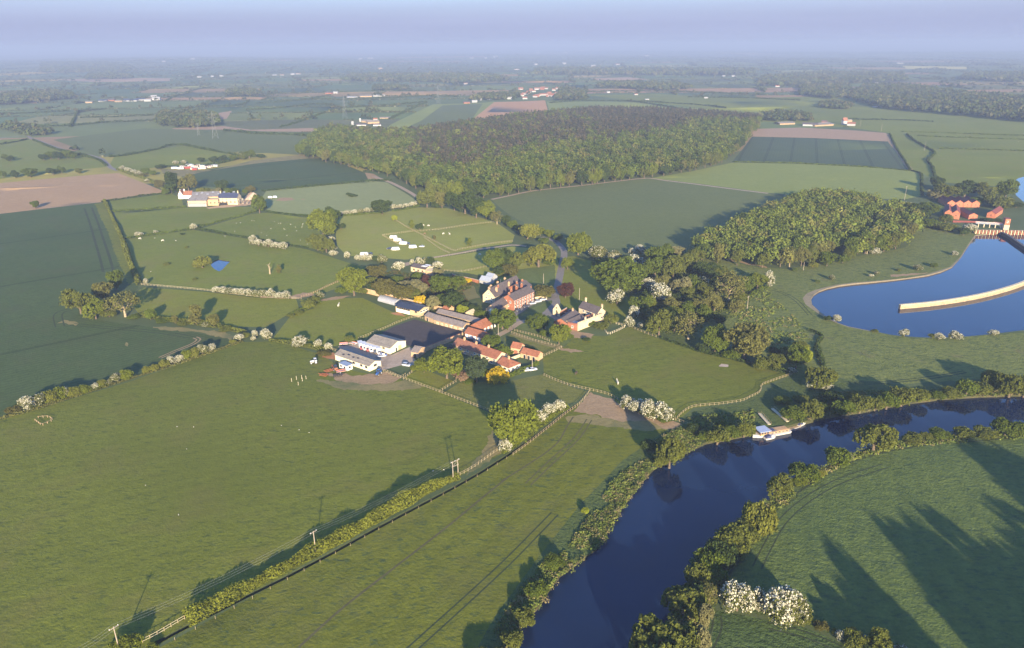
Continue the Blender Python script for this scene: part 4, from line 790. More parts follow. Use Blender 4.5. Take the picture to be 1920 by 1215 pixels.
# how far back each tree stands decides pine or leafy, with irregular patches; a ride cuts through
v = np.array([G(1000, 366)[:2], G(1390, 285)[:2]])
qx = P[:, 0]; qy = P[:, 1]
front = np.interp(qx, *zip(*sorted((G(*p)[0], G(*p)[1]) for p in BIG[:15])))
dep = qy - front
pine_p = np.clip((dep - 130 - 70 * np.sin(qx / 60.0) - 60 * np.sin(qx / 140. + 1)) / 120, 0, 1)
pine_p = np.minimum(pine_p, .86)
pine_p = np.where(qx > G(1180, 300)[0], np.clip((dep - 260) / 120, 0, 1), pine_p)
pine_p = np.where(qx < G(760, 300)[0], np.clip((dep - 230) / 80, 0, .55), pine_p)
ride = np.abs((qx - G(1180, 330)[0]) - (qy - G(1180, 330)[1]) * (G(1240, 215)[0] - G(1180, 330)[0]) / (G(1240, 215)[1] - G(1180, 330)[1])) < 5
ride &= (rng.random(len(P)) < .75) & (np.sin(qy / 37.0) > -.55)
P = P[~ride]; pine_p = pine_p[~ride]; dep = dep[~ride]
pine = rng.random(len(P)) < pine_p
edge = (dep < 10) & ~pine
el = P[edge][np.argsort(P[edge][:, 0])]
for i, q in enumerate(el[::2][:80]):
    k = ['olive', 'round', 'bright', 'round', 'dark', 'ash'][int(rng.integers(6))]
    e = put_tree(k, (q[0], q[1], hgt(*q)), rng.uniform(10, 14), rng.uniform(14, 19))
    e['label'] = f"{KIND[k][3]} on the front edge of big dark wood, {ordw(i)} from left"; e['group'] = 'front edge trees of the big wood'
keep = np.ones(len(P), bool); keep[np.where(edge)[0][np.argsort(P[edge][:, 0])][::2][:80]] = False
PL = P[keep & ~pine]; PP = P[keep & pine]
wood('broadleaf_wood', PL, np.clip(rng.lognormal(2.33, .27, len(PL)), 6, 18), rng.uniform(12, 20.5, len(PL)), cpal(len(PL), LEAFY + [(.12, .14, .03)], [.25, .25, .16, .16, .10, .08]), 160, 'pale and mid green leafy trees filling the front of the big wood', ls=.115, base=.10, cv=.14)
wood('pine_wood', PP, rng.uniform(6.0, 8.6, len(PP)), rng.uniform(14, 19, len(PP)), cpal(len(PP), PINE), 60, 'grey brown conifers covering the back of the big wood', ls=.19, base=.2, conic=.45)
PLANT = [(1288, 474), (1330, 492), (1420, 503), (1480, 505), (1524, 496), (1560, 482), (1600, 462), (1622, 440), (1640, 414), (1650, 396), (1610, 384), (1560, 377), (1500, 380), (1430, 404), (1350, 446)]
PLANT2 = [(1586, 484), (1630, 474), (1690, 464), (1716, 436), (1710, 408), (1684, 396), (1664, 400), (1652, 420), (1636, 446), (1612, 466)]
P = np.concatenate([scatter(PXW(PLANT), 7.6, .36), scatter(PXW(PLANT2), 7.6, .36)])
front = np.interp(P[:, 0], *zip(*sorted((G(*p)[0], G(*p)[1]) for p in PLANT[:6] + PLANT2[1:4]))); dep = P[:, 1] - front
edge = np.where((dep < 9))[0]; edge = edge[np.argsort(P[edge][:, 0])][::2][:50]
for i, j in enumerate(edge):
    q = P[j]; k = ['ash', 'olive', 'airy', 'olive', 'round', 'ash'][int(rng.integers(6))]
    e = put_tree(k, (q[0], q[1], hgt(*q)), rng.uniform(8, 11), rng.uniform(11, 15))
    e['label'] = f"{KIND[k][3]} on the plantation front edge, {ordw(i)} from left"; e['group'] = 'front edge trees of the plantation'
keep = np.ones(len(P), bool); keep[edge] = False; P = P[keep]
big = .5 + .5 * np.sin(P[:, 0] / 23.0 + 2 * np.sin(P[:, 1] / 31.0)) * np.cos(P[:, 1] / 27.0)
wood('plantation_wood', P, np.clip(rng.lognormal(2.36, .22, len(P)), 7, 16), (11.5 + 4.5 * big) * rng.uniform(.88, 1.12, len(P)), cpal(len(P), [(.115, .145, .026), (.13, .155, .028), (.10, .128, .024), (.145, .145, .038), (.088, .115, .024)]), 270, 'rounded plantation of young leafy trees beside the reservoir', ls=.095, base=.05, cv=.12)
# small far woods, belts and copses
FARW = [('distant_copse', [(292, 236), (330, 240), (370, 240), (412, 236), (405, 218), (350, 214), (300, 217)], 10, 15, 'compact dark copse standing alone in the left fields'),
        ('distant_wood', [(-60, 200), (30, 196), (135, 186), (138, 178), (60, 176), (-60, 186)], 14, 18, 'long dark wood across the far left fields'),
        ('distant_wood', [(78, 138), (240, 138), (250, 130), (200, 124), (80, 124)], 26, 20, 'hazy wood far off towards the left horizon'),
        ('distant_wood', [(160, 150), (250, 148), (240, 142), (170, 142)], 22, 18, 'smaller hazy wood below the far left one'),
        ('distant_copse', [(424, 181), (480, 180), (490, 176), (470, 171), (428, 172)], 13, 16, 'small dark copse among the far left pastures'),
        ('distant_copse', [(698, 170), (760, 169), (768, 166), (730, 163), (702, 164)], 13, 15, 'low scrubby copse in the far middle pastures'),
        ('distant_wood', [(596, 262), (640, 262), (700, 263), (740, 260), (720, 252), (640, 250), (600, 252)], 9, 16, 'dark trees around the farm behind the big wood'),
        ('distant_wood', [(1590, 186), (1660, 205), (1760, 214), (1860, 224), (1990, 236), (2060, 232), (1990, 190), (1900, 186), (1800, 178), (1720, 165), (1620, 163)], 12, 18, 'broad dark tree belt along the far right river'),
        ('distant_wood', [(1500, 180), (1560, 186), (1600, 178), (1590, 162), (1500, 164)], 14, 16, 'wooded gardens of the far right village'),
        ('distant_copse', [(1536, 203), (1590, 205), (1596, 199), (1560, 194), (1538, 196)], 10, 12, 'small dark block of conifers right of the far farm'),
        ('distant_wood', [(1420, 226), (1450, 228), (1520, 228), (1516, 218), (1460, 214), (1424, 218)], 9, 13, 'trees behind the long sheds of the far right farm'),
        ('distant_wood', [(1800, 150), (1900, 155), (1990, 152), (1990, 140), (1860, 138), (1810, 142)], 20, 18, 'hazy wood near the far right horizon'),
        ('distant_wood', [(1420, 162), (1590, 158), (1700, 152), (1690, 140), (1540, 138), (1430, 146)], 20, 16, 'hazy woodland band beyond the far right village'),
        ('distant_wood', [(1120, 165), (1250, 170), (1300, 166), (1270, 158), (1130, 156)], 16, 15, 'mixed trees behind the far middle pasture'),
        ('distant_wood', [(1040, 190), (1100, 188), (1095, 172), (1050, 168)], 13, 15, 'trees right of the red roofed far village'),
        ('distant_wood', [(880, 190), (975, 186), (970, 176), (890, 182)], 13, 14, 'trees left of the red roofed far village'),
        ('distant_wood', [(640, 152), (900, 156), (960, 150), (900, 140), (660, 142)], 26, 15, 'scattered hazy trees in the far middle distance'),
        ('distant_wood', [(0, 242), (60, 256), (100, 252), (80, 244), (20, 236)], 10, 13, 'dark trees around the far left farm'),
        ('distant_wood', [(1000, 140), (1400, 142), (1420, 132), (1010, 130)], 36, 18, 'hazy strip of woodland under the middle horizon')]
for nm, poly, sp, hh, lab in FARW:
    P = scatter(PXW(poly), sp, .42)
    if not len(P): continue
    P = P[rng.random(len(P)) < (.88 if nm == 'distant_copse' else .72)]
    wood(nm, P, rng.uniform(.9, 1.5, len(P)) * max(9, sp * .95), rng.uniform(.65, 1.1, len(P)) * hh, cpal(len(P), [(.055, .075, .026), (.07, .088, .028), (.052, .066, .028), (.09, .09, .036)]), 44 if sp < 12 else 30, lab, ls=.26, base=.05)
# far hedgerows and hedgerow trees along the edges of the distant fields
HP, HW, HH, TP = [], [], [], []
KEEP_OUT = [PXW(BIG), PXW([(860, 250), (900, 185), (1030, 182), (1040, 212)]), PXW([(1360, 330), (1410, 235), (1680, 240), (1730, 370), (1230, 345)])]
for poly, y0 in FAREDGE:
    if rng.random() < .12 or y0 > 14000: continue
    tall = rng.random() < .22; L = np.array(poly)
    for a, b in zip(L[:-1], L[1:]):
        if abs(a[0]) > a[1] * .8 + 150: continue
        ln = np.hypot(*(b - a)); st = 1.6 if y0 < 2200 else (3.0 if y0 < 4200 else 9.0)
        n = int(ln / st); t = (np.arange(n) + rng.random(n)) / max(n, 1); Q = a + (b - a) * t[:, None] + rng.normal(size=(n, 2)) * .5
        gap = np.sin(t * ln / 60 + y0) > -.75; Q = Q[gap]
        HP.append(Q); s = (2.4 if y0 < 2200 else 3.6) if not tall else 4.6; s *= (1 if y0 < 4200 else 1.7)
        HW.append(np.full(len(Q), s) * rng.uniform(.7, 1.4, len(Q))); HH.append(np.full(len(Q), s * .85) * rng.uniform(.6, 1.3, len(Q)))
        nt_ = rng.poisson(ln / (75.0 if y0 < 4200 else 45)) * (3 if tall else 1)
        if nt_: TP.append(a + (b - a) * rng.random((nt_, 1)) + rng.normal(size=(nt_, 2)) * 4)
HP = np.concatenate(HP); HW = np.concatenate(HW); HH = np.concatenate(HH); TP = np.concatenate(TP)
def clear(P):
    k = np.ones(len(P), bool)
    for z in KEEP_OUT: k &= ~in_poly(P, z)
    for i, (n_, m_, polys) in enumerate(REG):
        if n_ in ('crop_field', 'wheat_field', 'ploughed_field', 'pasture', 'sheep_pasture', 'paddock', 'rough_ground', 'wild_copse', 'riverside_field', 'road'):
            for p in polys: k &= ~in_poly(P, np.array(p))
    k &= P[:, 1] > 930
    return k
k = clear(HP); HP, HW, HH = HP[k], HW[k], HH[k]; TP = TP[clear(TP)]
wood('distant_hedgerows', HP, HW, HH, cpal(len(HP), [(.055, .07, .024), (.065, .08, .026), (.09, .092, .036), (.20, .19, .12)], [.34, .34, .26, .06]), 5, 'thin dark hedgerows dividing the distant fields', ls=.55, base=.0)
wood('distant_trees', TP, rng.uniform(7, 14, len(TP)), rng.uniform(6, 14, len(TP)), cpal(len(TP), [(.042, .056, .022), (.055, .07, .024), (.07, .072, .03)]), 26, 'countless small trees scattered along the distant hedgerows', ls=.26, base=.05)

# --- hedges (each one thing)
def hedge(pts, wm, hm, colour, label, dens=26, leaf=.42, group=None, name='hedge', wob=.35, bloomk=None):
    P = smooth_line([G(*p) for p in pts], 6); Q = []; T = []
    for a, b in zip(P[:-1], P[1:]):
        ln = np.hypot(*(b - a)); n = max(int(ln * dens), 2); t = rng.random(n); d = (b - a) / ln; nn = np.array([-d[1], d[0]])
        base = a + (b - a) * t[:, None]
        s = base[:, 0] * .9 + base[:, 1] * .7
        k = 1 + wob * (np.sin(s / 2.3) * .4 + np.sin(s / 6.1 + 1) * .5 + np.sin(s / 13.7) * .4)
        an = rng.uniform(-.25, math.pi + .25, n); rr = rng.uniform(.72, 1.05, n)
        off = np.cos(an) * wm * .5 * rr * k; z = np.maximum(np.sin(an) * hm * rr * k, .1)
        xy = base + nn * off[:, None]; g = hgt(base[:, 0], base[:, 1])
        Q.append(np.column_stack([xy, g + z])); T.append(np.column_stack([nn * np.cos(an)[:, None], np.sin(an) * .8]))
    C = np.concatenate(Q); D = np.concatenate(T); n = len(C)
    tint = np.clip(.5 + .35 * np.sin(C[:, 0] / 1.7 + np.sin(C[:, 1] / 2.2) * 2) + rng.normal(size=n) * .22, 0, 1)
    mat = leaf_mat('leaves_' + colour, GREENS[colour], bloom=BLOOM if colour in ('white', 'half') else None)
    me = quad_mesh(name, leaf_quads(C, D, np.full(n, leaf)), [mat]); corner_attr(me, 'tint', tint)
    bl = ((np.sin(C[:, 0] / 4.1 + 2) * np.sin(C[:, 1] / 5.3) > .25) & (rng.random(n) < .45)).astype(float) if colour in ('white', 'half') else np.zeros(n)
    corner_attr(me, 'bloom', bl)
    return tag(obj(name, me), label, 'hedge', group or 'hedges between the fields')
MAINH = [(348, 1164), (400, 1136), (470, 1098), (540, 1060), (620, 1018), (700, 974), (760, 940), (800, 918), (858, 894)]
hedge(MAINH, 4.6, 3.1, 'hedge', 'long thick bright green hedge beside the ditch in the near meadow', 130, .40)
hedge([(205, 1222), (225, 1212), (262, 1200)], 4.0, 2.6, 'bright', 'short bright hedge end at the foot of the power pole', 110, .38)
hedge([(940, 846), (960, 834), (985, 816), (1005, 800), (1035, 780), (1062, 762)], 3.5, 2.2, 'bright', 'green hedge under the white hawthorns by the ditch', 90, .38)
hedge([(0, 784), (60, 768), (150, 740), (250, 708), (330, 684), (400, 660), (455, 640)], 1.6, .9, 'ash', 'low thin hedge between the big pasture and the wheat', 24, .4)
hedge([(60, 764), (100, 750), (150, 737), (200, 721)], 3.5, 2.2, 'bright', 'thick bright part of the big pasture boundary hedge', 60, .45)
hedge([(490, 358), (560, 352), (640, 345), (690, 340), (735, 337)], 3.0, 2.2, 'dark', 'dark hedge along the top of the pale mown field', 14, .8)
hedge([(497, 395), (530, 400), (560, 403), (586, 407)], 2.5, 1.8, 'dark', 'dark hedge along the lower left of the mown field', 14, .8)
hedge([(207, 397), (270, 393), (350, 387)], 2.5, 1.6, 'green', 'thin hedge below the building site', 12, .8)
hedge([(190, 379), (250, 370), (313, 362)], 2.2, 1.5, 'dark', 'dark hedge along the near edge of the ploughed field', 12, .8)
hedge([(230, 448), (300, 438), (362, 428), (420, 412), (470, 398), (500, 388)], 2.2, 1.6, 'green', 'thin hedge rising across the sheep pasture to the site', 12, .75)
hedge([(368, 429), (420, 438), (470, 447), (530, 457), (580, 465)], 2.0, 1.5, 'dark', 'dark hedge slanting through the sheep pasture', 12, .75)
hedge([(196, 377), (206, 397), (228, 446), (244, 492), (262, 534)], 3.2, 2.6, 'olive', 'long straight hedge on the right edge of dark wheat', 26, .7)
hedge([(262, 590), (330, 602), (400, 611), (460, 624)], 3.2, 2.0, 'olive', 'rough hedge along the lower left paddock', 26, .6)
hedge([(540, 592), (560, 584), (582, 573), (600, 562)], 3.2, 2.4, 'bush' if False else 'green', 'short thick hedge between two paddocks left of stables', 30, .55)
hedge([(505, 638), (540, 643), (580, 650), (612, 657)], 3.0, 1.8, 'olive', 'scrubby hedge under the hawthorns beside the barns', 26, .55)
hedge([(0, 271), (30, 266), (52, 261)], 3, 2.5, 'dark', 'dark hedge at the far left lane corner', 8, 1.2)
hedge([(62, 262), (110, 281), (160, 293), (186, 301), (200, 311)], 4, 3.0, 'dark', 'dark hedge beside the left lane', 9, 1.2)
hedge([(205, 295), (240, 291), (290, 281), (332, 271), (390, 281), (455, 294)], 4, 3.0, 'dark', 'dark hedge around the far left pasture', 9, 1.2)
hedge([(220, 318), (250, 328), (285, 341), (313, 360)], 4, 2.6, 'olive', 'rough hedge along the end of ploughed field', 12, .9)
hedge([(455, 296), (420, 304), (380, 310), (300, 313)], 4, 2.8, 'dark', 'dark hedge behind the scrap caravans', 9, 1.2)
hedge([(1374, 303), (1500, 306.5), (1640, 314), (1704, 320)], 2.5, 1.5, 'green', 'thin hedge under the dark striped crop field', 8, 1.0)
hedge([(1668, 251), (1682, 279), (1697, 301), (1707, 319)], 2.5, 1.6, 'dark', 'dark hedge along the right end of striped crop', 8, 1.1)
hedge([(1708, 320), (1726, 326), (1728, 345), (1729, 366)], 2.5, 1.8, 'dark', 'dark hedge on the right edge of pale pasture', 9, 1.0)
hedge([(1700, 252), (1712, 262), (1730, 272), (1752, 286), (1740, 300), (1748, 312), (1754, 336)], 3, 2.2, 'dark', 'winding dark ditch hedge on the right plain', 8, 1.1)
hedge([(1690, 247), (1760, 249), (1840, 252), (1960, 256)], 2.5, 1.8, 'green', 'upper thin hedge across the right plain', 6, 1.3)
hedge([(1720, 255), (1800, 258), (1960, 262)], 2.5, 1.8, 'green', 'second thin hedge across the right plain', 6, 1.3)
hedge([(1760, 278), (1840, 280), (1960, 284)], 2.5, 1.8, 'green', 'lower thin hedge across the right plain', 6, 1.2)
hedge([(1590, 224), (1680, 225), (1750, 228)], 3, 2.2, 'dark', 'dark hedge right of the far brick farm', 5, 1.6)
hedge([(525, 239), (560, 229), (600, 214), (640, 203)], 4, 3.0, 'dark', 'dark hedge slanting behind the left of big wood', 5, 1.7)
hedge([(730, 224), (755, 212), (790, 196), (800, 192)], 5, 4.0, 'dark', 'blossom flecked dark hedge along the striped field', 6, 1.7)
hedge([(1240, 635), (1300, 656), (1370, 672), (1440, 690), (1480, 700)], 2.5, 1.6, 'dark', 'low dark hedge along the top of river paddock', 26, .5)
hedge([(1340, 566), (1370, 580), (1410, 552), (1440, 538)], 2.5, 1.8, 'green', 'thin hedge between the copse and rough ground', 16, .6)
hedge([(950, 706), (985, 692), (1008, 680)], 3.0, 1.8, 'green', 'clipped garden hedge below the cottage row', 70, .4)
hedge([(640, 405), (680, 402), (715, 399)], 2.5, 1.6, 'green', 'green foot of the white hedge left of round tree', 20, .6)
hedge([(735, 396), (765, 391), (786, 385)], 2.5, 1.6, 'green', 'green foot of the white hedge right of round tree', 20, .6)
hedge([(1515, 618), (1540, 628), (1532, 645), (1536, 665), (1545, 690)], 3, 1.6, 'dark', 'dark ditch edge hedge on the rough ground', 18, .6)

FARH = [([(150, 221), (215, 219), (290, 216)], 'below the long far left farm'), ([(132, 238), (140, 222), (150, 210), (200, 204)], 'rising left of the long far left farm'), ([(330, 204), (400, 199), (450, 197), (468, 188)], 'right of the long far left farm'), ([(470, 206), (530, 202), (600, 195), (640, 202)], 'above the red soil patches'), ([(640, 203), (700, 199), (760, 195), (800, 191)], 'behind the pylon pasture'), ([(480, 194), (540, 190), (585, 185), (620, 178)], 'by the far middle sheds'), ([(560, 186), (640, 186), (720, 184), (800, 180), (860, 182)], 'under the far middle sheds'), ([(500, 176), (600, 174), (700, 171), (800, 170)], 'along the far scrubby copse'), ([(310, 190), (330, 180), (370, 168), (400, 163)], 'slanting beyond the long far left farm'), ([(0, 214), (60, 212), (130, 208)], 'under the long dark left wood'), ([(1030, 193), (1100, 189), (1200, 191), (1300, 196), (1360, 203)], 'behind the top of big wood'), ([(1180, 190), (1240, 198), (1290, 207)], 'slanting to the back of big wood'), ([(1100, 172), (1200, 171), (1330, 174), (1440, 178)], 'across the far right pastures'), ([(1290, 182), (1400, 184), (1500, 188)], 'beyond the far right farm'), ([(420, 245), (470, 250), (540, 252), (585, 256)], 'by the red soil patches'), ([(20, 232), (70, 236), (130, 236), (200, 230), (290, 226)], 'across the far left pasture')]
for pts, where in FARH: hedge(pts, 5, 3.6, 'dark', 'thin dark hedge ' + where, 5, 1.9, 'distant field hedges')
# --- rank plants on the banks, nobody could count them
JETTY = np.array(PXW([(1412, 772), (1440, 762), (1492, 764), (1506, 802), (1416, 816)]))
def scrub(name, poly, dens, hm, cols, label, leaf=.5):
    P = scatter(PXW(poly), 1 / math.sqrt(dens * 1.7), .5); P = P[~in_poly(P, JETTY)]
    f = np.sin(P[:, 0] / 4.3 + 1.7 * np.sin(P[:, 1] / 6.1)) + np.sin(P[:, 1] / 3.7 - P[:, 0] / 9.0); f = np.sin(P[:, 0] / 4.3 + 1.7 * np.sin(P[:, 1] / 6.1)) + np.sin(P[:, 1] / 3.7 - P[:, 0] / 9.0); P = P[f > -.9]; f = f[f > -.9]
    wood(name, P, 1.6 * rng.uniform(.6, 1.5, len(P)), .55 * hm * (.40 + .3 * np.clip(f, 0, 2)) * rng.uniform(.4, 1.3, len(P)), cpal(len(P), cols), 14, label, ls=leaf * .62, base=0, cv=.15)
SC = [(.105, .14, .03), (.13, .165, .036), (.155, .175, .042), (.10, .125, .034), (.20, .18, .075)]
scrub('bank_plants', [(1270, 800), (1300, 800), (1325, 824), (1290, 838), (1250, 856), (1205, 893), (1172, 936), (1140, 986), (1116, 1020), (1050, 1070), (1012, 1126), (960, 1188), (930, 1238), (890, 1238), (940, 1160), (1010, 1060), (1060, 1030), (1110, 960), (1150, 900), (1190, 860), (1230, 826)], .75, 1.4, SC, 'rank green plants along the meadow riverbank')
scrub('bank_plants', [(1290, 780), (1400, 770), (1470, 770), (1540, 735), (1700, 730), (1960, 718), (1960, 734), (1765, 741), (1702, 749), (1615, 766), (1540, 778), (1470, 797), (1400, 809), (1330, 822), (1300, 810)], .30, 1.5, SC, 'rank green plants along the far riverbank')
scrub('bank_plants', [(1960, 806), (1790, 814), (1682, 828), (1570, 868), (1480, 914), (1410, 966), (1346, 1010), (1306, 1056), (1290, 1110), (1225, 1190), (1190, 1240), (1280, 1240), (1325, 1150), (1345, 1090), (1390, 1034), (1450, 960), (1530, 898), (1600, 860), (1700, 836), (1960, 814)], .5, 1.4, SC, 'rank green plants along the right riverbank')
def edge_plants(L, label, cols, dens=1.7, h=1.2, spread=1.5):
    P = smooth_line([G(*p) for p in L], 6); Q = []
    for a, b in zip(P[:-1], P[1:]):
        ln = np.hypot(*(b - a)); n = max(int(ln * dens), 1); Q.append(a + (b - a) * rng.random((n, 1)) + rng.normal(size=(n, 2)) * spread * .5)
    Q = np.concatenate(Q); Q = Q[~in_poly(Q, JETTY)]; Q = Q[np.sin(Q[:, 0] / 3.1 + Q[:, 1] / 4.7) > -.85]
    o = wood('bank_plants', Q, rng.uniform(1.0, 2.2, len(Q)), h * rng.uniform(.5, 1.4, len(Q)), cpal(len(Q), cols), 18, label, ls=.20, base=-.75)
edge_plants(RIVER_UP[1:-1], 'overhanging plants along the far river edge', [(.105, .135, .03), (.13, .155, .036), (.10, .115, .036), (.21, .175, .085)])
edge_plants(RIVER_LO, 'overhanging plants along the near river edge', [(.105, .135, .03), (.13, .155, .036), (.10, .115, .036)])
scrub('rough_plants', [(1350, 560), (1440, 545), (1500, 600), (1520, 640), (1500, 690), (1440, 660), (1380, 620)], .10, .9, SC, 'tussocky plants on the rough ground by the copse')
scrub('copse_plants', [(1120, 482), (1290, 474), (1360, 508), (1430, 535), (1390, 565), (1300, 618), (1240, 630), (1200, 600), (1215, 575), (1180, 545), (1190, 510)], .22, 2.2, [(.07, .095, .022), (.085, .11, .026), (.10, .115, .032)], 'dense undergrowth filling the copse right of the drive', .5)
scrub('garden_plants', [(690, 520), (740, 506), (800, 516), (850, 520), (895, 528), (880, 540), (866, 546), (880, 565), (900, 578), (890, 594), (840, 582), (760, 560), (700, 548)], .22, 1.6, [(.04, .056, .018), (.06, .075, .022), (.085, .085, .03), (.08, .06, .03)], 'mixed low planting of the walled garden', .5)
# ------------------------------------------------------------------ buildings
M_cream = paint('cream_render', (.66, .60, .43), .8, .10, .6); M_white = paint('white_paint', (.74, .73, .68), .6, .08, .8)
M_stone = paint('pale_stone', (.52, .42, .27), .9, .16, .7, bmp=.02)
M_brick = courses('orange_brick', (.27, .090, .045), (.33, .12, .06), (.26, .16, .11), .45, .15)
M_wbrick = courses('waterworks_brick', (.36, .115, .055), (.42, .145, .07), (.36, .18, .11), .45, .15)
M_obrick = courses('buff_brick', (.46, .29, .15), (.52, .34, .19), (.45, .36, .26), .45, .15)
M_slate = courses('slate', (.085, .068, .066), (.115, .092, .088), (.04, .035, .035), .5, .28)
M_pant = courses('red_pantile', (.25, .090, .045), (.31, .122, .062), (.2, .07, .035), .6, .32)
M_pantd = courses('weathered_pantile', (.24, .10, .06), (.32, .13, .07), (.12, .06, .04), .6, .32)
M_wroof = courses('dark_red_roof', (.16, .035, .030), (.19, .045, .036), (.09, .02, .02), .6, .32)
M_asb = courses('grey_sheet', (.235, .205, .165), (.26, .225, .18), (.16, .14, .115), 1.1, 2.0)
M_asbd = courses('stable_sheet', (.20, .165, .145), (.235, .195, .17), (.12, .10, .09), 1.1, 2.2)
M_black = courses('black_roof_sheet', (.030, .033, .045), (.042, .045, .058), (.015, .016, .02), .8, 3.0, rough=.45)
M_solar = courses('blue_slate', (.045, .055, .10), (.06, .07, .12), (.03, .03, .05), 1.2, .9, rough=.4)
M_grey = courses('site_grey_roof', (.16, .15, .155), (.21, .20, .20), (.08, .08, .08), 1.4, .8)
M_timber = paint('weathered_timber', (.36, .25, .145), .85, .2, 1.5); M_oak = paint('light_timber', (.46, .35, .20), .8, .15, 1.5)
M_dark = paint('dark_opening', (.018, .018, .022), .4, .2); M_glass = paint('window_glass', (.03, .036, .05), .12, .2)
M_lead = paint('lead_flashing', (.17, .165, .165), .5, .12); M_pot = paint('chimney_pot', (.52, .34, .18), .8, .15)
M_steel = paint('galvanised_steel', (.36, .37, .38), .4, .1, 1.5, metal=.4); M_rust = paint('rusty_red_paint', (.36, .10, .04), .7, .3, 3)
M_poly = paint('polytunnel_sheet', (.33, .33, .34), .25, .10, .8)

_win = {}
def window_mesh(w, h, frame, glass):
    key = (round(w, 2), round(h, 2), frame.name, glass.name)
    if key not in _win:
        m = MB(); m.box(-w / 2 - .12, w / 2 + .12, -.07, .1, -h / 2 - .12, h / 2 + .12, 0)
        g = .05
        for sx in (-1, 1): m.box(min(sx * g, sx * (w / 2)), max(sx * g, sx * (w / 2)), -.09, -.05, -h / 2 + .02, h / 2 - .02, 1)
        m.box(-w / 2 - .2, w / 2 + .2, -.16, .05, -h / 2 - .24, -h / 2 - .13, 0)
        _win[key] = m.mesh('window', [frame, glass])
    return _win[key]
def slab(m, a, b, c, d, t=.14):
    """thick roof plane from eave a-b to ridge c-d (c above b)"""
    a, b, c, d = (np.array(p, float) for p in (a, b, c, d)); n = np.cross(b - a, d - a); n /= np.linalg.norm(n)
    if n[2] < 0: n = -n
    m.hexa([p - n * .02 for p in (a, b, c, d)], [p + n * t for p in (a, b, c, d)])
class House:
    """a building on a rectangle; local x runs along the front, y away from the front"""
    def __init__(s, name, label, cat, p0, p1, D, group=None, L=None, flip=1):
        a, b = (G(*p0) if len(p0) == 2 else np.array(p0)), (G(*p1) if len(p1) == 2 else np.array(p1)); d = b - a; s.L = L or float(np.hypot(d[0], d[1])); s.D = D
        q = a.copy(); q[2] = float(hgt((a[0] + b[0]) / 2, (a[1] + b[1]) / 2))
        s.e = tag(empty(name, q, math.atan2(d[1], d[0])), label, cat, group)
    def body(s, eave, ridge, wall, roof, axis='x', x0=0, x1=None, y0=0, y1=None, over=.3, z0=0, gl=True, hip=()):
        x1 = s.L if x1 is None else x1; y1 = s.D if y1 is None else y1; m = MB()
        if axis == 'x':
            ym = (y0 + y1) / 2
            A, B = (x0 + (1.0 * (y1 - y0) / 2 if 'l' in hip else 0)), (x1 - (1.0 * (y1 - y0) / 2 if 'r' in hip else 0))
            top = [(y0, eave), (ym, ridge), (y1, eave)]
            v = [(x0, y0, z0 - .6), (x0, y1, z0 - .6), (x0, y1, eave)] + ([(x0, ym, ridge)] if 'l' not in hip else []) + [(x0, y0, eave)]
            m.face(v[::1] if False else v)
            v = [(x1, y0, z0 - .6), (x1, y0, eave)] + ([(x1, ym, ridge)] if 'r' not in hip else []) + [(x1, y1, eave), (x1, y1, z0 - .6)]
            m.face(v); m.face([(x0, y0, z0 - .6), (x0, y0, eave), (x1, y0, eave), (x1, y0, z0 - .6)][::-1]); m.face([(x0, y1, z0 - .6), (x1, y1, z0 - .6), (x1, y1, eave), (x0, y1, eave)][::-1])
            s.wall = m.build('wall', wall, s.e)
            r = MB(); sl = (ridge - eave) / (ym - y0); o = over; zo = eave - o * sl
            ex0, ex1 = x0 - (o * .6), x1 + (o * .6)
            rx0, rx1 = (A if 'l' in hip else ex0), (B if 'r' in hip else ex1)
            slab(r, (ex0, y0 - o, zo), (ex1, y0 - o, zo), (rx1, ym, ridge), (rx0, ym, ridge)); slab(r, (ex1, y1 + o, zo), (ex0, y1 + o, zo), (rx0, ym, ridge), (rx1, ym, ridge))
            if 'l' in hip: slab(r, (ex0, y1 + o, zo), (ex0, y0 - o, zo), (A, ym, ridge), (A, ym, ridge + .001))
            if 'r' in hip: slab(r, (ex1, y0 - o, zo), (ex1, y1 + o, zo), (B, ym, ridge), (B, ym, ridge + .001))
            r.tube([(rx0, ym, ridge + .14), (rx1, ym, ridge + .14)], .14, 6)
        else:
            xm = (x0 + x1) / 2
            m.face([(x0, y0, z0 - .6), (x1, y0, z0 - .6), (x1, y0, eave), (xm, y0, ridge), (x0, y0, eave)]); m.face([(x0, y1, z0 - .6), (x0, y1, eave), (xm, y1, ridge), (x1, y1, eave), (x1, y1, z0 - .6)])
            m.face([(x0, y0, z0 - .6), (x0, y0, eave), (x0, y1, eave), (x0, y1, z0 - .6)]); m.face([(x1, y0, z0 - .6), (x1, y1, z0 - .6), (x1, y1, eave), (x1, y0, eave)])
            s.wall = m.build('wall', wall, s.e)
            r = MB(); sl = (ridge - eave) / (xm - x0); o = over; zo = eave - o * sl
            slab(r, (x0 - o, y1 + o * .6, zo), (x0 - o, y0 - o * .6, zo), (xm, y0 - o * .6, ridge), (xm, y1 + o * .6, ridge)); slab(r, (x1 + o, y0 - o * .6, zo), (x1 + o, y1 + o * .6, zo), (xm, y1 + o * .6, ridge), (xm, y0 - o * .6, ridge))
            r.tube([(xm, y0 - o * .6, ridge + .14), (xm, y1 + o * .6, ridge + .14)], .14, 6)
        s.roof = r.build('roof', roof, s.e); s.ridge = ridge; s.eave = eave; return s
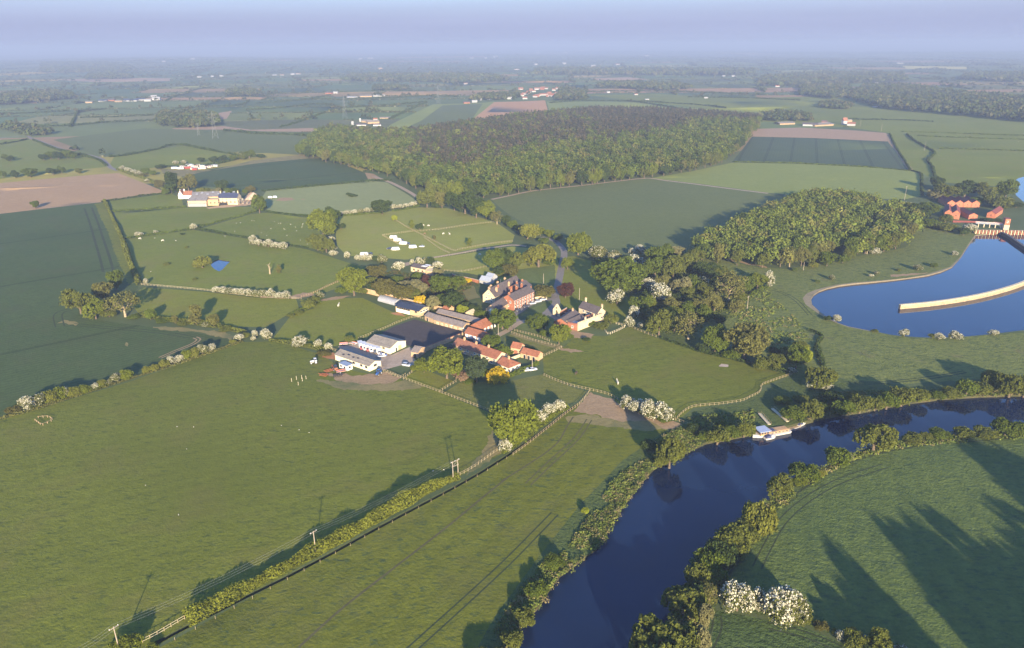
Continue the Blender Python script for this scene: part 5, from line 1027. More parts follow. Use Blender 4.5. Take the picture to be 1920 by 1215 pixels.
    def flat(s, h, wall, roof, x0=0, x1=None, y0=0, y1=None, over=.25, slope=0.0):
        x1 = s.L if x1 is None else x1; y1 = s.D if y1 is None else y1
        m = MB(); m.hexa([(x0, y0, -.6), (x1, y0, -.6), (x1, y1, -.6), (x0, y1, -.6)], [(x0, y0, h), (x1, y0, h), (x1, y1, h + slope), (x0, y1, h + slope)]); s.wall = m.build('wall', wall, s.e)
        r = MB(); o = over; k = slope / (y1 - y0) * o
        r.hexa([(x0 - o, y0 - o, h - k), (x1 + o, y0 - o, h - k), (x1 + o, y1 + o, h + slope + k), (x0 - o, y1 + o, h + slope + k)], [(x0 - o, y0 - o, h - k + .16), (x1 + o, y0 - o, h - k + .16), (x1 + o, y1 + o, h + slope + k + .16), (x0 - o, y1 + o, h + slope + k + .16)])
        s.roof = r.build('roof', roof, s.e); return s
    def win(s, pts, w=1.0, h=1.4, side='f', frame=None, glass=None, y=0.0, name='window'):
        me = window_mesh(w, h, frame or M_white, glass or M_glass)
        for p in pts:
            o = obj(name, me, s.e)
            if side == 'f': o.location = (p[0], y, p[1])
            elif side == 'r': o.location = ((s.L if not y else y), p[0], p[1]); o.rotation_euler = (0, 0, R(90))
            elif side == 'l': o.location = (y, p[0], p[1]); o.rotation_euler = (0, 0, R(-90))
            else: o.location = (p[0], (s.D if not y else y), p[1]); o.rotation_euler = (0, 0, R(180))
        return s
    def door(s, pts, w=1.2, h=2.1, side='f', mat=None, y=0.0):
        for p in pts:
            m = MB(); m.box(-w / 2 - .08, w / 2 + .08, -.05, .1, -.1, h + .08, 0); m.box(-w / 2, w / 2, -.08, -.04, 0, h, 1)
            o = m.build('door', [M_white if mat is not M_white else M_steel, mat or M_dark], s.e)
            if side == 'f': o.location = (p, y, 0)
            elif side == 'r': o.location = ((s.L if not y else y), p, 0); o.rotation_euler = (0, 0, R(90))
            else: o.location = (y, p, 0); o.rotation_euler = (0, 0, R(-90))
        return s
    def chim(s, pts, mat=None, w=.9, d=.7):
        for x, y, zb, zt in pts:
            m = MB(); m.box(x - w / 2, x + w / 2, y - d / 2, y + d / 2, zb, zt); m.box(x - w / 2 - .1, x + w / 2 + .1, y - d / 2 - .1, y + d / 2 + .1, zt, zt + .2)
            for k in (-.25, .25): m.tube([(x + k * w, y, zt + .2), (x + k * w, y, zt + .75)], .13, 7, 1)
            m.build('chimney', [mat or M_brick, M_pot], s.roof)
        return s

# --- barns by the big pasture
b = House('long_barn', 'long low cream walled barn with grey sheet roof at the pasture edge', 'barn', (629, 673.6), (693.2, 696), 7.8)
b.body(3.1, 4.5, M_cream, M_asb, over=.4); b.win([(14, 2.0), (19.5, 2.0), (23, 2.0)], 1.3, .8, frame=M_dark); b.win([(3.9, 2.3)], 1.8, .8, 'r', frame=M_dark)
for i, (x, t) in enumerate([(5, .35), (8, .6), (12, .45), (15, .55)]):
    y = t * 3.9; z = 3.1 + t * 1.4; m = MB(); slab(m, (x - .7, y - .4, z - .144 + .12), (x + .7, y - .4, z - .144 + .12), (x + .7, y + .4, z + .144 + .12), (x - .7, y + .4, z + .144 + .12), .1); m.build('roof_light', M_dark, b.roof)
b.door([9.5, 11.5], 1.4, 2.2, mat=M_timber)
b = House('wide_barn', 'wide cream barn with shallow grey roof beside the dark riding arena', 'barn', (688.5, 650.5), (731.6, 662.8), 12.4)
b.body(3.4, 5.3, M_cream, M_asb, over=.35); b.door([7.5], 2.6, 2.7, 'r', M_oak); b.door([4.8], 1.0, 2.0, 'r', M_dark); b.win([(3, 2.6), (8, 2.6), (12, 2.6)], 1.4, .5, frame=M_dark)
c = House('static_cabin', 'white flat roofed cabin beside the rusty farm machinery', 'cabin', (636.5, 689), (650.8, 695), 3.4)
c.flat(2.6, M_white, M_steel); c.win([(1.4, 1.6), (4.4, 1.6)], 1.0, .7, frame=M_dark); c.win([(1.7, 1.6)], 1.0, .7, 'r', frame=M_dark)
c = House('lean_to_shed', 'small grey roofed shed at the arena corner behind the leafy trees', 'shed', (771, 667.5), (784, 670), 8.0)
c.body(2.8, 4.4, M_obrick, M_asbd); c.door([2.5], 1.6, 2.0)

# --- black roofed workshop, polytunnel and stables around the arena
b = House('workshop', 'timber and white workshop with black roof behind the arena', 'workshop', (742.2, 582.6), (785.6, 593), 9.6)
b.body(3.8, 5.0, M_oak, M_black, over=.6); b.win([(2 + 1.7 * k, 3.0) for k in range(6)], 1.2, .6, frame=M_dark); b.win([(16.0, 2.9)], 1.3, .7, frame=M_dark)
m = MB(); m.box(.5, 11.0, -.05, .02, .2, 2.2); m.build('white_panel', M_white, b.e); b.win([(2.2, 2.8), (4.7, 2.8), (7.2, 2.8)], 1.8, .9, 'r')
b = House('polytunnel', 'curved translucent polytunnel beside the long brick garden wall', 'polytunnel', (708, 562), (738.8, 570.6), 7.0)
m = MB(); n = 12; arc = [(3.5 - 3.5 * math.cos(math.pi * k / n), 2.9 * math.sin(math.pi * k / n) ** .8) for k in range(n + 1)]
for k in range(n): m.face([(0, arc[k][0], arc[k][1]), (b.L, arc[k][0], arc[k][1]), (b.L, arc[k + 1][0], arc[k + 1][1]), (0, arc[k + 1][0], arc[k + 1][1])])
m.face([(0, y, z) for y, z in arc]); m.face([(b.L, y, z) for y, z in arc][::-1]); m.build('cover', M_poly, b.e)
for i in range(9):
    m = MB(); x = b.L * i / 8; m.tube([(x, y, z + .03) for y, z in arc], .06, 5); m.build('hoop', M_steel, b.e)
b = House('stable_row', 'long low stable row with grey roof along the arena edge', 'stable', (813, 604.5), (868, 619.5), 6.0)
b.body(2.9, 4.3, M_timber, M_asbd, over=.6); b.door([3 + 3.4 * k for k in range(10)], 1.5, 1.5, mat=M_oak); b.win([(14, 2.3), (22, 2.3)], 1.2, .6)
b = House('tack_shed', 'squat timber shed at the left end of the stables', 'shed', (796.5, 598.5), (810.5, 603.5), 6.0)
b.body(2.9, 4.2, M_timber, M_asbd); b.door([2.5], 1.3, 2.0)
b = House('stable_row', 'narrow stable row with pale roof behind the arena stables', 'stable', (819, 590.5), (895, 609.2), 5.5)
b.body(2.5, 3.6, M_timber, M_asbd, over=.5); b.door([4 + 3.6 * k for k in range(11)], 1.3, 1.6, mat=M_dark)
b = House('arena_store', 'red roofed small store behind the narrow stable row', 'store', (830, 583), (841, 586), 5.0); b.body(2.4, 4.2, M_obrick, M_pant)
b = House('garden_shed', 'cream roofed small garden shed beside the lime tree', 'shed', (873, 591), (884, 594), 4.5); b.body(2.2, 3.8, M_stone, paint('pale_roof', (.42, .35, .22), .8), axis='y')
b = House('garden_shed', 'old stone shed with dark sagging roof behind the walled garden', 'shed', (770.5, 506.8), (798, 512.5), 8.0)
b.body(3.6, 5.0, M_stone, M_slate); b.win([(3, 1.8), (7, 1.8), (11, 1.8)], 1.3, 1.2, frame=M_obrick, glass=M_dark); m = MB(); m.box(b.L - 5, b.L - .5, 1, 7.2, 4.9, 5.05); m.build('roof_panel', M_white, b.roof)
b = House('ruined_wall_shed', 'roofless buff brick lean-to right of the old stone shed', 'shed', (797.5, 513), (812, 515.5), 5.0); b.flat(3.0, M_obrick, M_stone, slope=.6)
for i, (p0, p1, lab) in enumerate([((899, 530), (918, 533.5), 'nearer of two white glasshouses behind the brick hall'), ((910, 524), (922, 527), 'farther of two white glasshouses behind the brick hall')]):
    b = House('glasshouse', lab, 'glasshouse', p0, p1, 6.0, 'glasshouses behind the hall'); b.body(2.3, 4.4, M_poly, paint('glass_roof', (.30, .33, .38), .2, .08))
# --- red roofed barns
b = House('garage_range', 'red roofed garage range with four white doors beside the drive', 'garage', (871.5, 631), (903.5, 640.2), 6.5)
b.body(2.9, 4.8, M_brick, M_pant); b.door([1.6, 4.4, 7.2, 10.0], 2.1, 2.2, mat=M_white)
b = House('red_barn', 'red tiled barn wing with white front facing the drive', 'barn', (903.5, 624), (921.8, 615.0), 8.0)
b.body(3.0, 5.6, M_brick, M_pant); b.door([3, 6, 9, 12], 1.6, 2.2, mat=M_white)
rowg = 'parts of the red tiled cottage row'
A0, A1 = G(849, 655.5), G(930.5, 684)
def rowp(t, o=0): return tuple(A0 + (A1 - A0) * t)
b = House('cottage', 'upper weathered red tiled cottage of the row behind the big tree', 'cottage', rowp(0), rowp(.50), 8.0, rowg)
b.body(4.6, 7.6, M_obrick, M_pantd); b.win([(6, 3.3), (11, 3.3), (16, 3.3)], 1.2, 1.1); b.win([(3, 1.4), (9, 1.4), (14, 1.4)], 1.2, 1.1); b.chim([(5.0, 4, 7, 9.2), (13.5, 4, 7, 9.0)], M_obrick)
b = House('cottage', 'middle red tiled cottage with white windows and stone gable end', 'cottage', rowp(.505), rowp(1.0), 8.4, rowg)
b.body(4.8, 8.0, M_stone, M_pant); b.win([(4, 3.6), (9, 3.6), (14, 3.6), (18, 3.6)], 1.3, 1.1); b.win([(6, 1.4), (12, 1.4), (17, 1.4)], 1.3, 1.1); b.chim([(6.5, 4.2, 7.4, 9.6)], M_obrick)
b = House('cottage', 'low red hipped end cottage beside the golden shrub', 'cottage', (931.8, 687), (954.3, 696.5), 8.0, rowg)
b.body(3.2, 6.2, M_cream, M_pant, hip=('r',)); b.win([(3, 1.6), (6, 1.6), (9.0, 1.6)], 1.6, 1.4); b.win([(2.5, 1.6), (5.5, 1.6)], 1.6, 1.4, 'r'); b.chim([(4.5, 4, 5.6, 7.8)], M_obrick)
b = House('paddock_barn', 'small taller red tiled brick barn in the brown paddock', 'barn', (957.8, 661), (975, 664.5), 5.4); b.body(3.6, 5.5, M_obrick, M_pant); b.door([3.0], 2.4, 2.4, mat=M_brick); b.win([(6.5, 2.6)], 1.0, 1.2)
b = House('paddock_barn', 'long low red tiled barn with stone gable in the brown paddock', 'barn', (976, 668.6), (1007.8, 676.6), 5.4); b.body(2.7, 4.5, M_obrick, M_pant); b.door([2.5, 5, 8], 1.3, 2.0)
def wall_thing(name, label, pts, h, th, mat, cat='wall', cap=None):
    P = [G(*p) for p in pts]; m = MB()
    for a, c in zip(P[:-1], P[1:]):
        d = c[:2] - a[:2]; d /= np.linalg.norm(d); n = np.array([-d[1], d[0]]) * th / 2; za, zc = float(hgt(*a[:2])), float(hgt(*c[:2]))
        lo = [(*(a[:2] - n), za - .4), (*(c[:2] - n), zc - .4), (*(c[:2] + n), zc - .4), (*(a[:2] + n), za - .4)]; hi = [(*(a[:2] - n), za + h), (*(c[:2] - n), zc + h), (*(c[:2] + n), zc + h), (*(a[:2] + n), za + h)]
        m.hexa(lo, hi, 0); k = 1.25; n2 = n * k
        if cap: m.hexa([(*(a[:2] - n2), za + h + .003), (*(c[:2] - n2), zc + h + .003), (*(c[:2] + n2), zc + h + .003), (*(a[:2] + n2), za + h + .003)], [(*(a[:2] - n2), za + h + .12), (*(c[:2] - n2), zc + h + .12), (*(c[:2] + n2), zc + h + .12), (*(a[:2] + n2), za + h + .12)], 1)
    return tag(m.build(name, [mat, cap or mat]), label, cat)
wall_thing('garden_wall', 'long tall buff brick wall of the garden behind the polytunnel', [(682, 546), (746, 562), (790, 574)], 3.0, .45, M_obrick, cap=M_stone)
wall_thing('garden_wall', 'short buff wall piece right of the pale garden tree', [(814, 577.5), (832, 582)], 2.4, .45, M_obrick, cap=M_stone)
wall_thing('garden_wall', 'broken brick wall along the far side of walled garden', [(848, 518), (862, 522), (884, 527), (897, 530.5)], 2.2, .45, M_brick, cap=M_stone)
wall_thing('yard_wall', 'old brick yard wall between arena and cottage row', [(799, 657), (835, 643), (868, 629.5)], 2.4, .45, M_obrick, cap=M_brick)
wall_thing('courtyard_wall', 'low stone wall in front of the paddock barns', [(958, 674), (976, 667)], 1.6, .4, M_stone)
# --- brick hall
hallg = 'ranges of the brick hall'
a0 = G(905.5, 565); a1 = G(924, 569.5)
b = House('hall_range', 'long slate roofed stone range of the hall with gabled end', 'house', tuple(a0), tuple(a1), 33.0, hallg, L=9.0)
b.e.rotation_euler = (0, 0, math.atan2(*(G(962, 541) - G(914, 566))[[1, 0]]) - math.pi / 2)
b.body(6.2, 11.8, M_stone, M_slate, axis='y'); b.win([(2.6, 4.6), (6.4, 4.6)], 1.0, 1.5); b.win([(4.5, 8.2)], .9, 1.2); b.win([(2.6, 1.7), (6.4, 1.7)], 1.0, 1.5)
b.chim([(4.5, .5, 11.0, 12.8), (1.0, 8.0, 7.0, 11.2), (1.0, 16.0, 7.0, 11.4), (.9, 25, 7.0, 11.6), (7.0, 5, 8.0, 11.6), (7.6, 19, 8.0, 11.4)], M_obrick, 1.1, .9)
m = MB(); m.tube([(4.5, 14, 11.5), (4.5, 14, 15)], .06, 5); m.build('aerial', M_steel, b.roof)
fr0, fr1 = G(963.5, 581.5), G(1001.5, 563.5)
b = House('hall_house', 'red brick main house of the hall with rows of white windows', 'house', tuple(fr0), tuple(fr1), 8.5, hallg)
b.body(8.2, 11.6, M_brick, M_slate, over=.35)
L_ = b.L; xs = [L_ * (i + .5) / 8 for i in range(8)]
b.win([(x, 6.4) for x in xs], 1.15, 1.7); b.win([(x, 3.6) for x in xs], 1.15, 1.7); b.win([(x, 1.2) for x in xs if abs(x - L_ * .56) > 1.5], 1.15, 1.4); b.win([(2.6, 6.2), (6, 6.2)], 1.0, 1.5, 'l'); b.win([(4.2, 3.0)], 1.0, 1.5, 'l'); b.win([(4.2, 4.5)], 1.0, 1.6, 'r')
b.door([L_ * .56], 1.6, 2.4, mat=M_dark)
b.chim([(L_ * .02 + .5, 4.2, 10.6, 12.8), (L_ * .62, 7.6, 9.0, 12.6), (L_ * .36, 7.6, 9.0, 12.2), (L_ * .88, 7.8, 8.8, 13.2)], M_brick, 1.3, .9)
for x in (L_ * .30, L_ * .70):
    m = MB(); m.tube([(x, -.12, .1), (x, -.12, 8.0)], .07, 6); m.build('downpipe', M_lead, b.e)
c0 = G(978, 560); c1 = G(997, 551)
b = House('hall_range', 'rear slate roofed brick cross range between the hall wings', 'house', tuple(c0), tuple(c1), 10.0, hallg); b.body(7.6, 11.0, M_brick, M_slate); b.chim([(2, 5, 10, 12.4), (8, 5, 10, 12.2)], M_brick, 1.1, .9)
c0 = G(938, 566); c1 = G(960, 556)
b = House('hall_range', 'low slate roofed link range in the middle of the hall', 'house', tuple(c0), tuple(c1), 9.0, hallg); b.body(5.2, 8.6, M_obrick, M_slate); b.win([(3, 3.2), (7, 3.2)], 1.0, 1.2); b.chim([(4, 4.5, 7.6, 11.6)], M_brick)
c0 = G(911.5, 590); c1 = G(926.5, 587.5)
b = House('hall_chapel', 'small chapel wing of the hall with tall pointed gable window', 'chapel', tuple(c0), tuple(c1), 17.0, hallg, L=7.0)
b.e.rotation_euler = (0, 0, math.atan2(*(G(947, 570) - G(919, 588))[[1, 0]]) - math.pi / 2)
b.body(5.4, 9.2, M_obrick, M_slate, axis='y')
m = MB(); arch = [(-1.3, 0), (1.3, 0), (1.3, 3.0), (.8, 4.0), (0, 4.8), (-.8, 4.0), (-1.3, 3.0)]
m.extrude_y([(3.5 + x * 1.18, 1.3 + z * 1.08) for x, z in arch], -.1, .1, 0)
for k in (-.86, 0, .86): m.extrude_y([(3.5 + k - .3, 1.7), (3.5 + k + .3, 1.7), (3.5 + k + .3, 4.3), (3.5 + k, 5.2 if not k else 4.7), (3.5 + k - .3, 4.3)], -.14, -.09, 1)
m.build('arched_window', [M_white, M_glass], b.e)
# --- stable courtyard
cyg = 'ranges of the stable courtyard'
b = House('coach_house', 'tall slate roofed stone range at the back of stable courtyard', 'house', (1085, 590), (1119, 602.5), 7.0, cyg)
b.body(5.2, 8.6, M_stone, M_slate, over=.35); b.win([(4 + 3 * k, 3.7) for k in range(6)], 1.4, 1.3); b.door([5, 11, 16], 1.4, 2.2); b.chim([(1.2, 4.5, 8, 11), (b.L - .5, 4.5, 8, 10.2)], M_stone)
b = House('courtyard_range', 'long slate roofed brick range at the front of stable courtyard', 'stable', (1064, 616.5), (1089, 599), 8.5, cyg)
b.body(3.4, 6.0, M_brick, M_slate); b.win([(6, 2.0), (14, 2.0)], 1.1, 1.1); b.chim([(15, 4.2, 5.4, 7.4)], M_obrick)
b = House('courtyard_range', 'short slate roofed range in the middle of stable courtyard', 'stable', (1072, 617.5), (1098, 605.5), 7.0, cyg); b.body(3.0, 5.0, M_stone, M_slate); b.win([(5, 1.8)], 1.0, 1.0)
b = House('courtyard_range', 'small red tiled outhouse at the right of stable courtyard', 'outhouse', (1105, 606), (1120, 601), 5.0, cyg); b.body(2.8, 4.2, M_stone, M_pantd)
b = House('brick_end', 'orange brick end pavilion at the front corner of stable courtyard', 'outhouse', (1064, 617), (1083, 620.5), 5.5, cyg); b.flat(4.0, M_brick, M_lead, over=-.15); b.win([(3, 2.2)], 1.0, 1.3, glass=M_dark)
m = MB()
for k in range(7): m.box(k * b.L / 7, k * b.L / 7 + b.L / 12, -.05, .4, 4.1, 4.9)
m.build('battlement', M_brick, b.e)
W = wall_thing('courtyard_wall', 'tall pale crenellated screen wall along the courtyard front', [(1083, 620.6), (1100, 614.0), (1122, 606.0), (1131, 602)], 4.2, .6, M_stone)
P0, P1 = G(1083, 620.6), G(1131, 602)
for k in range(15):
    t0, t1 = k / 15, (k + .55) / 15; a, c = P0 + (P1 - P0) * t0, P0 + (P1 - P0) * t1; m = MB(); d = (c - a)[:2]; d /= np.linalg.norm(d); n = np.array([-d[1], d[0]]) * .3
    zz = float(hgt(*a[:2])) + 4.2; hh = 2.2 if k in (4, 9) else .8
    m.hexa([(*(a[:2] - n), zz), (*(c[:2] - n), zz), (*(c[:2] + n), zz), (*(a[:2] + n), zz)], [(*(a[:2] - n), zz + hh), (*(c[:2] - n), zz + hh), (*(c[:2] + n), zz + hh), (*(a[:2] + n), zz + hh)]); m.build('merlon', M_stone, W)
b = House('gate_arch', 'pale stone gatehouse with pointed gable and archway to the courtyard', 'gatehouse', (1036.5, 592), (1049.5, 594.5), 1.6, cyg)
L_ = b.L; m = MB(); m.extrude_y([(0, -.4), (L_ * .3, -.4), (L_ * .3, 3.2), (L_ * .4, 4.2), (L_ * .5, 4.6), (L_ * .5, 8.6), (0, 4.6)], 0, 1.6); m.extrude_y([(L_ * .7, -.4), (L_, -.4), (L_, 4.6), (L_ * .5, 8.6), (L_ * .5, 4.6), (L_ * .6, 4.2), (L_ * .7, 3.2)], 0, 1.6); m.build('wall', M_stone, b.e)
m = MB(); m.tube([(L_ * .5, .2, 6.0), (L_ * .5, -.06, 6.0)], .5, 12); m.build('clock_face', M_dark, b.e)
wall_thing('courtyard_wall', 'brick courtyard wall right of the pointed gatehouse', [(1049.5, 594), (1063, 586)], 3.0, .5, M_brick, cap=M_stone)
wall_thing('hall_forecourt_wall', 'pale low garden wall beside the parked cars', [(1003, 560), (1021, 557), (1025, 561)], 1.3, .4, M_stone)

for o in list(COL.objects):
    if o.parent is None and o.get('group') in (hallg, cyg, rowg): o.scale = (1, 1, {hallg: .80, cyg: .86, rowg: .76}[o['group']])
# --- the building site on the left
b = House('site_cottage', 'white rendered cottage with brown tiled roof at the building site', 'cottage', (344, 372.4), (360, 372.0), 9.0); b.body(3.8, 7.4, M_white, M_pantd); b.win([(3, 2.4), (8, 2.4), (12, 2.4)], 1.2, 1.3, glass=M_dark); b.chim([(.6, 4.5, 6.6, 9.2), (-3.0, 3, 5, 9)], M_white)
b = House('site_wing', 'white gabled wing left of the white site cottage', 'cottage', (335, 372.8), (343.6, 372.6), 12.0); b.body(4.4, 8.6, M_white, M_pantd, axis='y'); b.win([(3.8, 3.4)], 1.2, 1.6, glass=M_dark)
b = House('site_barn', 'half built barn with patchy grey roof and open steel front', 'barn', (353, 386.5), (388, 386.0), 12.0); b.body(6.0, 8.4, M_oak, M_grey); 
for k in range(10):
    m = MB(); x = b.L * k / 9; m.tube([(x, -1.6, -.2), (x, -1.6, 3.6)], .09, 5); m.tube([(x, -1.6, 3.6), (x, .0, 3.6)], .06, 5); m.build('scaffold_pole', M_steel, b.e)
m = MB(); m.box(0, b.L, -1.8, -.1, 3.6, 3.75); m.box(.5, b.L - .5, -.08, .02, 0, 3.3); m.build('scaffold_deck', M_steel, b.e)
b = House('site_shed', 'long patchy grey roof building behind the half built barn', 'barn', (360, 378), (410, 376.5), 16.0); b.body(5.4, 9.0, M_obrick, M_grey, over=.5)
for i, (x, y) in enumerate([(4, 3), (9, 5), (15, 2.6), (20, 5.5), (26, 3), (31, 5), (36, 3), (41, 5)]):
    z = 6 + 4 * y / 8; m = MB(); slab(m, (x, y - 1, z - .42), (x + 2.4, y - 1, z - .42), (x + 2.4, y + 1, z + .58), (x, y + 1, z + .58), .1); m.build('roof_panel', M_steel, b.roof)
b = House('site_house', 'pale stone site house with new blue slate roof', 'house', (411, 382), (446, 382), 11.0); b.body(6.9, 10.8, M_stone, M_solar); b.win([(4 + 4.2 * k, 2.6) for k in range(7)], 1.3, 2.0, glass=M_dark, frame=M_stone); b.win([(4 + 4.2 * k, 5.6) for k in range(7)], 1.1, 1.2, glass=M_dark, frame=M_cream); b.chim([(.7, 5.5, 9.6, 12.4), (b.L - .6, 5.5, 9.6, 12.8)], M_stone)
m = MB(); m.box(1.5, 9, -2.6, -.1, 0, 2.4); m.build('scaffold_deck', M_dark, b.e)
b = House('site_wing', 'roofless brick shell between the site barn and stone house', 'house', (390, 384.5), (410, 384), 9.0); b.flat(6.0, M_obrick, M_oak, over=-.4); b.win([(3, 3), (7, 3), (11, 3)], 1.4, 1.6, frame=M_oak, glass=M_dark)
b = House('rubble_heap', 'cone of pale rubble right of the stone site house', 'heap', (456, 374), (474, 374), 14.0, L=18)
m = MB(); ring = lambda r, z: [(9 + r * math.cos(2 * math.pi * k / 14) * (1 + .12 * math.sin(3.3 * k)), 7 + r * .8 * math.sin(2 * math.pi * k / 14) * (1 + .1 * math.cos(2.1 * k)), z) for k in range(14)]
rr = [ring(9, -.3), ring(6.4, 2.4), ring(3.4, 5.2), ring(.8, 7.0)]; v = [p for r_ in rr for p in r_]; m.poly(v, [(i * 14 + k, i * 14 + (k + 1) % 14, (i + 1) * 14 + (k + 1) % 14, (i + 1) * 14 + k) for i in range(3) for k in range(14)] + [tuple(range(42, 56))]); m.build('mound', paint('rubble', (.40, .30, .22), .95, .25, 1.0), b.e)

# --- red brick waterworks
def wgable(p0, p1, depth, label, eave=4.3, ridge=6.7, seg=(-25, -8)):
    b = House('pump_house', label, 'pump house', p0, p1, depth, 'red brick waterworks halls')
    b.body(eave, ridge, M_wbrick, M_wroof, axis='y', over=.25); b.win([(b.L * .5, eave * .62)], .8, 1.2, glass=M_dark, frame=M_wbrick); return b
NAMES = ['leftmost', 'second', 'third', 'rightmost']
P0, P1 = G(1775.5, 386), G(1836.5, 387.5)
for i in range(4):
    a, c = P0 + (P1 - P0) * (i / 4 + .004), P0 + (P1 - P0) * ((i + 1) / 4 - .004); wgable(tuple(a), tuple(c), 24, f'{NAMES[i]} of four joined orange gables at the back of waterworks')
P0, P1 = G(1769.5, 408.5), G(1798.5, 411)
for i in range(2):
    a, c = P0 + (P1 - P0) * (i / 2 + .004), P0 + (P1 - P0) * ((i + 1) / 2 - .004); wgable(tuple(a), tuple(c), 30, ('left' if i == 0 else 'right') + ' one of the tall twin orange gables at the waterworks front', 5.6, 8.3)
wgable((1815.7, 410.5), (1832, 411), 26, 'single orange gable in the middle of the waterworks front', 4.1, 6.0)
wgable((1849.5, 406), (1865.2, 408), 30, 'separate orange gable on the right side of the waterworks', 4.1, 6.4)
b = House('valve_tower', 'small square orange brick tower on the dam by reservoir', 'tower', (1881.5, 430), (1891, 430.5), 6.0); b.flat(9.5, M_wbrick, M_wroof, over=.2); m = MB(); m.box(-.15, b.L + .15, -.15, 6.15, -.5, 4.2); m.build('plinth', M_stone, b.e); b.win([(b.L / 2, 7)], .9, 1.5, glass=M_dark)
wall_thing('waterworks_wall', 'shade-darkened red brick boundary wall in front of the waterworks', [(1786, 416.5), (1860, 417.5), (1882, 420)], 1.6, .5, M_wroof, cap=M_wroof)  # dark roof material gives the brick its shade as colour
b = House('railed_walkway', 'white railed footbridge leading to the valve tower', 'footbridge', (1829, 425), (1882, 428), 2.2)
m = MB(); m.box(0, b.L, 0, 2.2, 3.0, 3.3); m.build('deck', M_steel, b.e)
for yy in (0.05, 2.15):
    m = MB(); m.tube([(0, yy, 4.4), (b.L, yy, 4.4)], .09, 5); m.tube([(0, yy, 3.9), (b.L, yy, 3.9)], .07, 5)
    for k in range(16): m.tube([(b.L * k / 15, yy, 3.3), (b.L * k / 15, yy, 4.4)], .06, 4)
    m.build('railing', M_white, b.e)
for k in range(5):
    m = MB(); m.box(b.L * (k + .5) / 5 - .3, b.L * (k + .5) / 5 + .3, .4, 1.8, -2, 3.0); m.build('pier', M_stone, b.e)
dam = wall_thing('dam_wall', 'long brick dam wall with toothed top across the reservoir end', [(1826, 436.5), (1880, 437.5), (1960, 438), (2100, 440)], 2.8, 2.0, M_obrick)
P0, P1 = G(1827, 437.4), G(1960, 438.8)
for k in range(40):
    a = P0 + (P1 - P0) * (k / 40); c = P0 + (P1 - P0) * ((k + .5) / 40); m = MB(); m.box(a[0], c[0], a[1] - 1.3, a[1] - .4, -2.0, 3.1 + float(hgt(a[0], a[1]))); m.build('buttress', M_brick if k % 2 else M_stone, dam)
# curved baffle walls standing in the reservoir
def baffle(name, label, pts, h, th, mat, top, z0):
    P = smooth_line([G(*p, z0) for p in pts], 8); m = MB(); t = MB()
    for a, c in zip(P[:-1], P[1:]):
        d = c - a; d /= np.linalg.norm(d); n = np.array([-d[1], d[0]]) * th / 2
        m.hexa([(*(a - n), z0 - .5), (*(c - n), z0 - .5), (*(c + n), z0 - .5), (*(a + n), z0 - .5)], [(*(a - n), z0 + h), (*(c - n), z0 + h), (*(c + n), z0 + h), (*(a + n), z0 + h)])
        n2 = n * 1.12; t.hexa([(*(a - n2), z0 + h), (*(c - n2), z0 + h), (*(c + n2), z0 + h), (*(a + n2), z0 + h)], [(*(a - n2), z0 + h + .3), (*(c - n2), z0 + h + .3), (*(c + n2), z0 + h + .3), (*(a + n2), z0 + h + .3)])
    e = tag(m.build(name, mat), label, 'wall'); t.build('coping', top, e); return e
M_pile = courses('sheet_piles', (.36, .27, .16), (.42, .32, .20), (.17, .12, .07), .9, 9.0)
baffle('baffle_wall', 'curved tan baffle wall standing in the blue reservoir', [(1686, 579), (1740, 574), (1785, 568), (1830, 560), (1875, 549), (1922, 533), (1990, 500)], 2.4, 1.6, M_pile, paint('baffle_coping', (.56, .47, .30), .8), Z_RES)
baffle('baffle_wall', 'dark curved baffle wall running from the dam into the reservoir', [(1874, 439), (1890, 447), (1910, 461), (1940, 480), (1985, 495)], 2.4, 1.8, paint('tarred_piles', (.035, .034, .036), .7), paint('dark_coping', (.07, .065, .065), .8), Z_RES)

# --- far away houses and farms
FW = paint('far_white', (.33, .33, .33), .7, .15)
FM = {'w': (FW, FW), 'r': (FW, M_pantd), 'g': (M_timber, M_asb), 'd': (M_brick, M_slate), 'b': (FW, M_solar), 'p': (FW, M_pantd), 'k': (M_steel, M_slate), 'o': (M_brick, M_pantd)}
DSC = {'w': 'tiny white building', 'r': 'tiny red roofed house', 'g': 'pale farm shed', 'd': 'dark roofed brick house', 'b': 'white shed with bluish roof', 'p': 'white house with brown roof', 'k': 'grey shed', 'o': 'brown roofed brick house'}
_fm = {}
def far_house(k, x, y, wpx, hpx, where, group):
    q = Pz(x, y); d = depth_of(q); w = wpx * d / F; h = hpx * .8 * d / F / .97; dp = w * .55
    key = (k,)
    e = empty('farm_building' if k in 'gbk' else 'far_house', q, rng.uniform(-.5, .5)); e.scale = (w / 10, w / 10, h / 6)
    if key not in _fm:
        m = MB(); m.box(0, 10, 0, 6, -1, 3.6); wm = m.mesh('wall', FM[k][0]); r = MB(); slab(r, (-.3, -.4, 3.3), (10.3, -.4, 3.3), (10.3, 3, 6), (-.3, 3, 6)); slab(r, (10.3, 6.4, 3.3), (-.3, 6.4, 3.3), (-.3, 3, 6), (10.3, 3, 6)); r.face([(0, 0, 3.6), (0, 3, 6), (0, 6, 3.6)]); r.face([(10, 0, 3.6), (10, 6, 3.6), (10, 3, 6)]); _fm[key] = (wm, r.mesh('roof', FM[k][1]))
    obj('wall', _fm[key][0], e); obj('roof', _fm[key][1], e)
    tag(e, DSC[k] + ' ' + where, 'building' if k in 'gbk' else 'house', group); return e
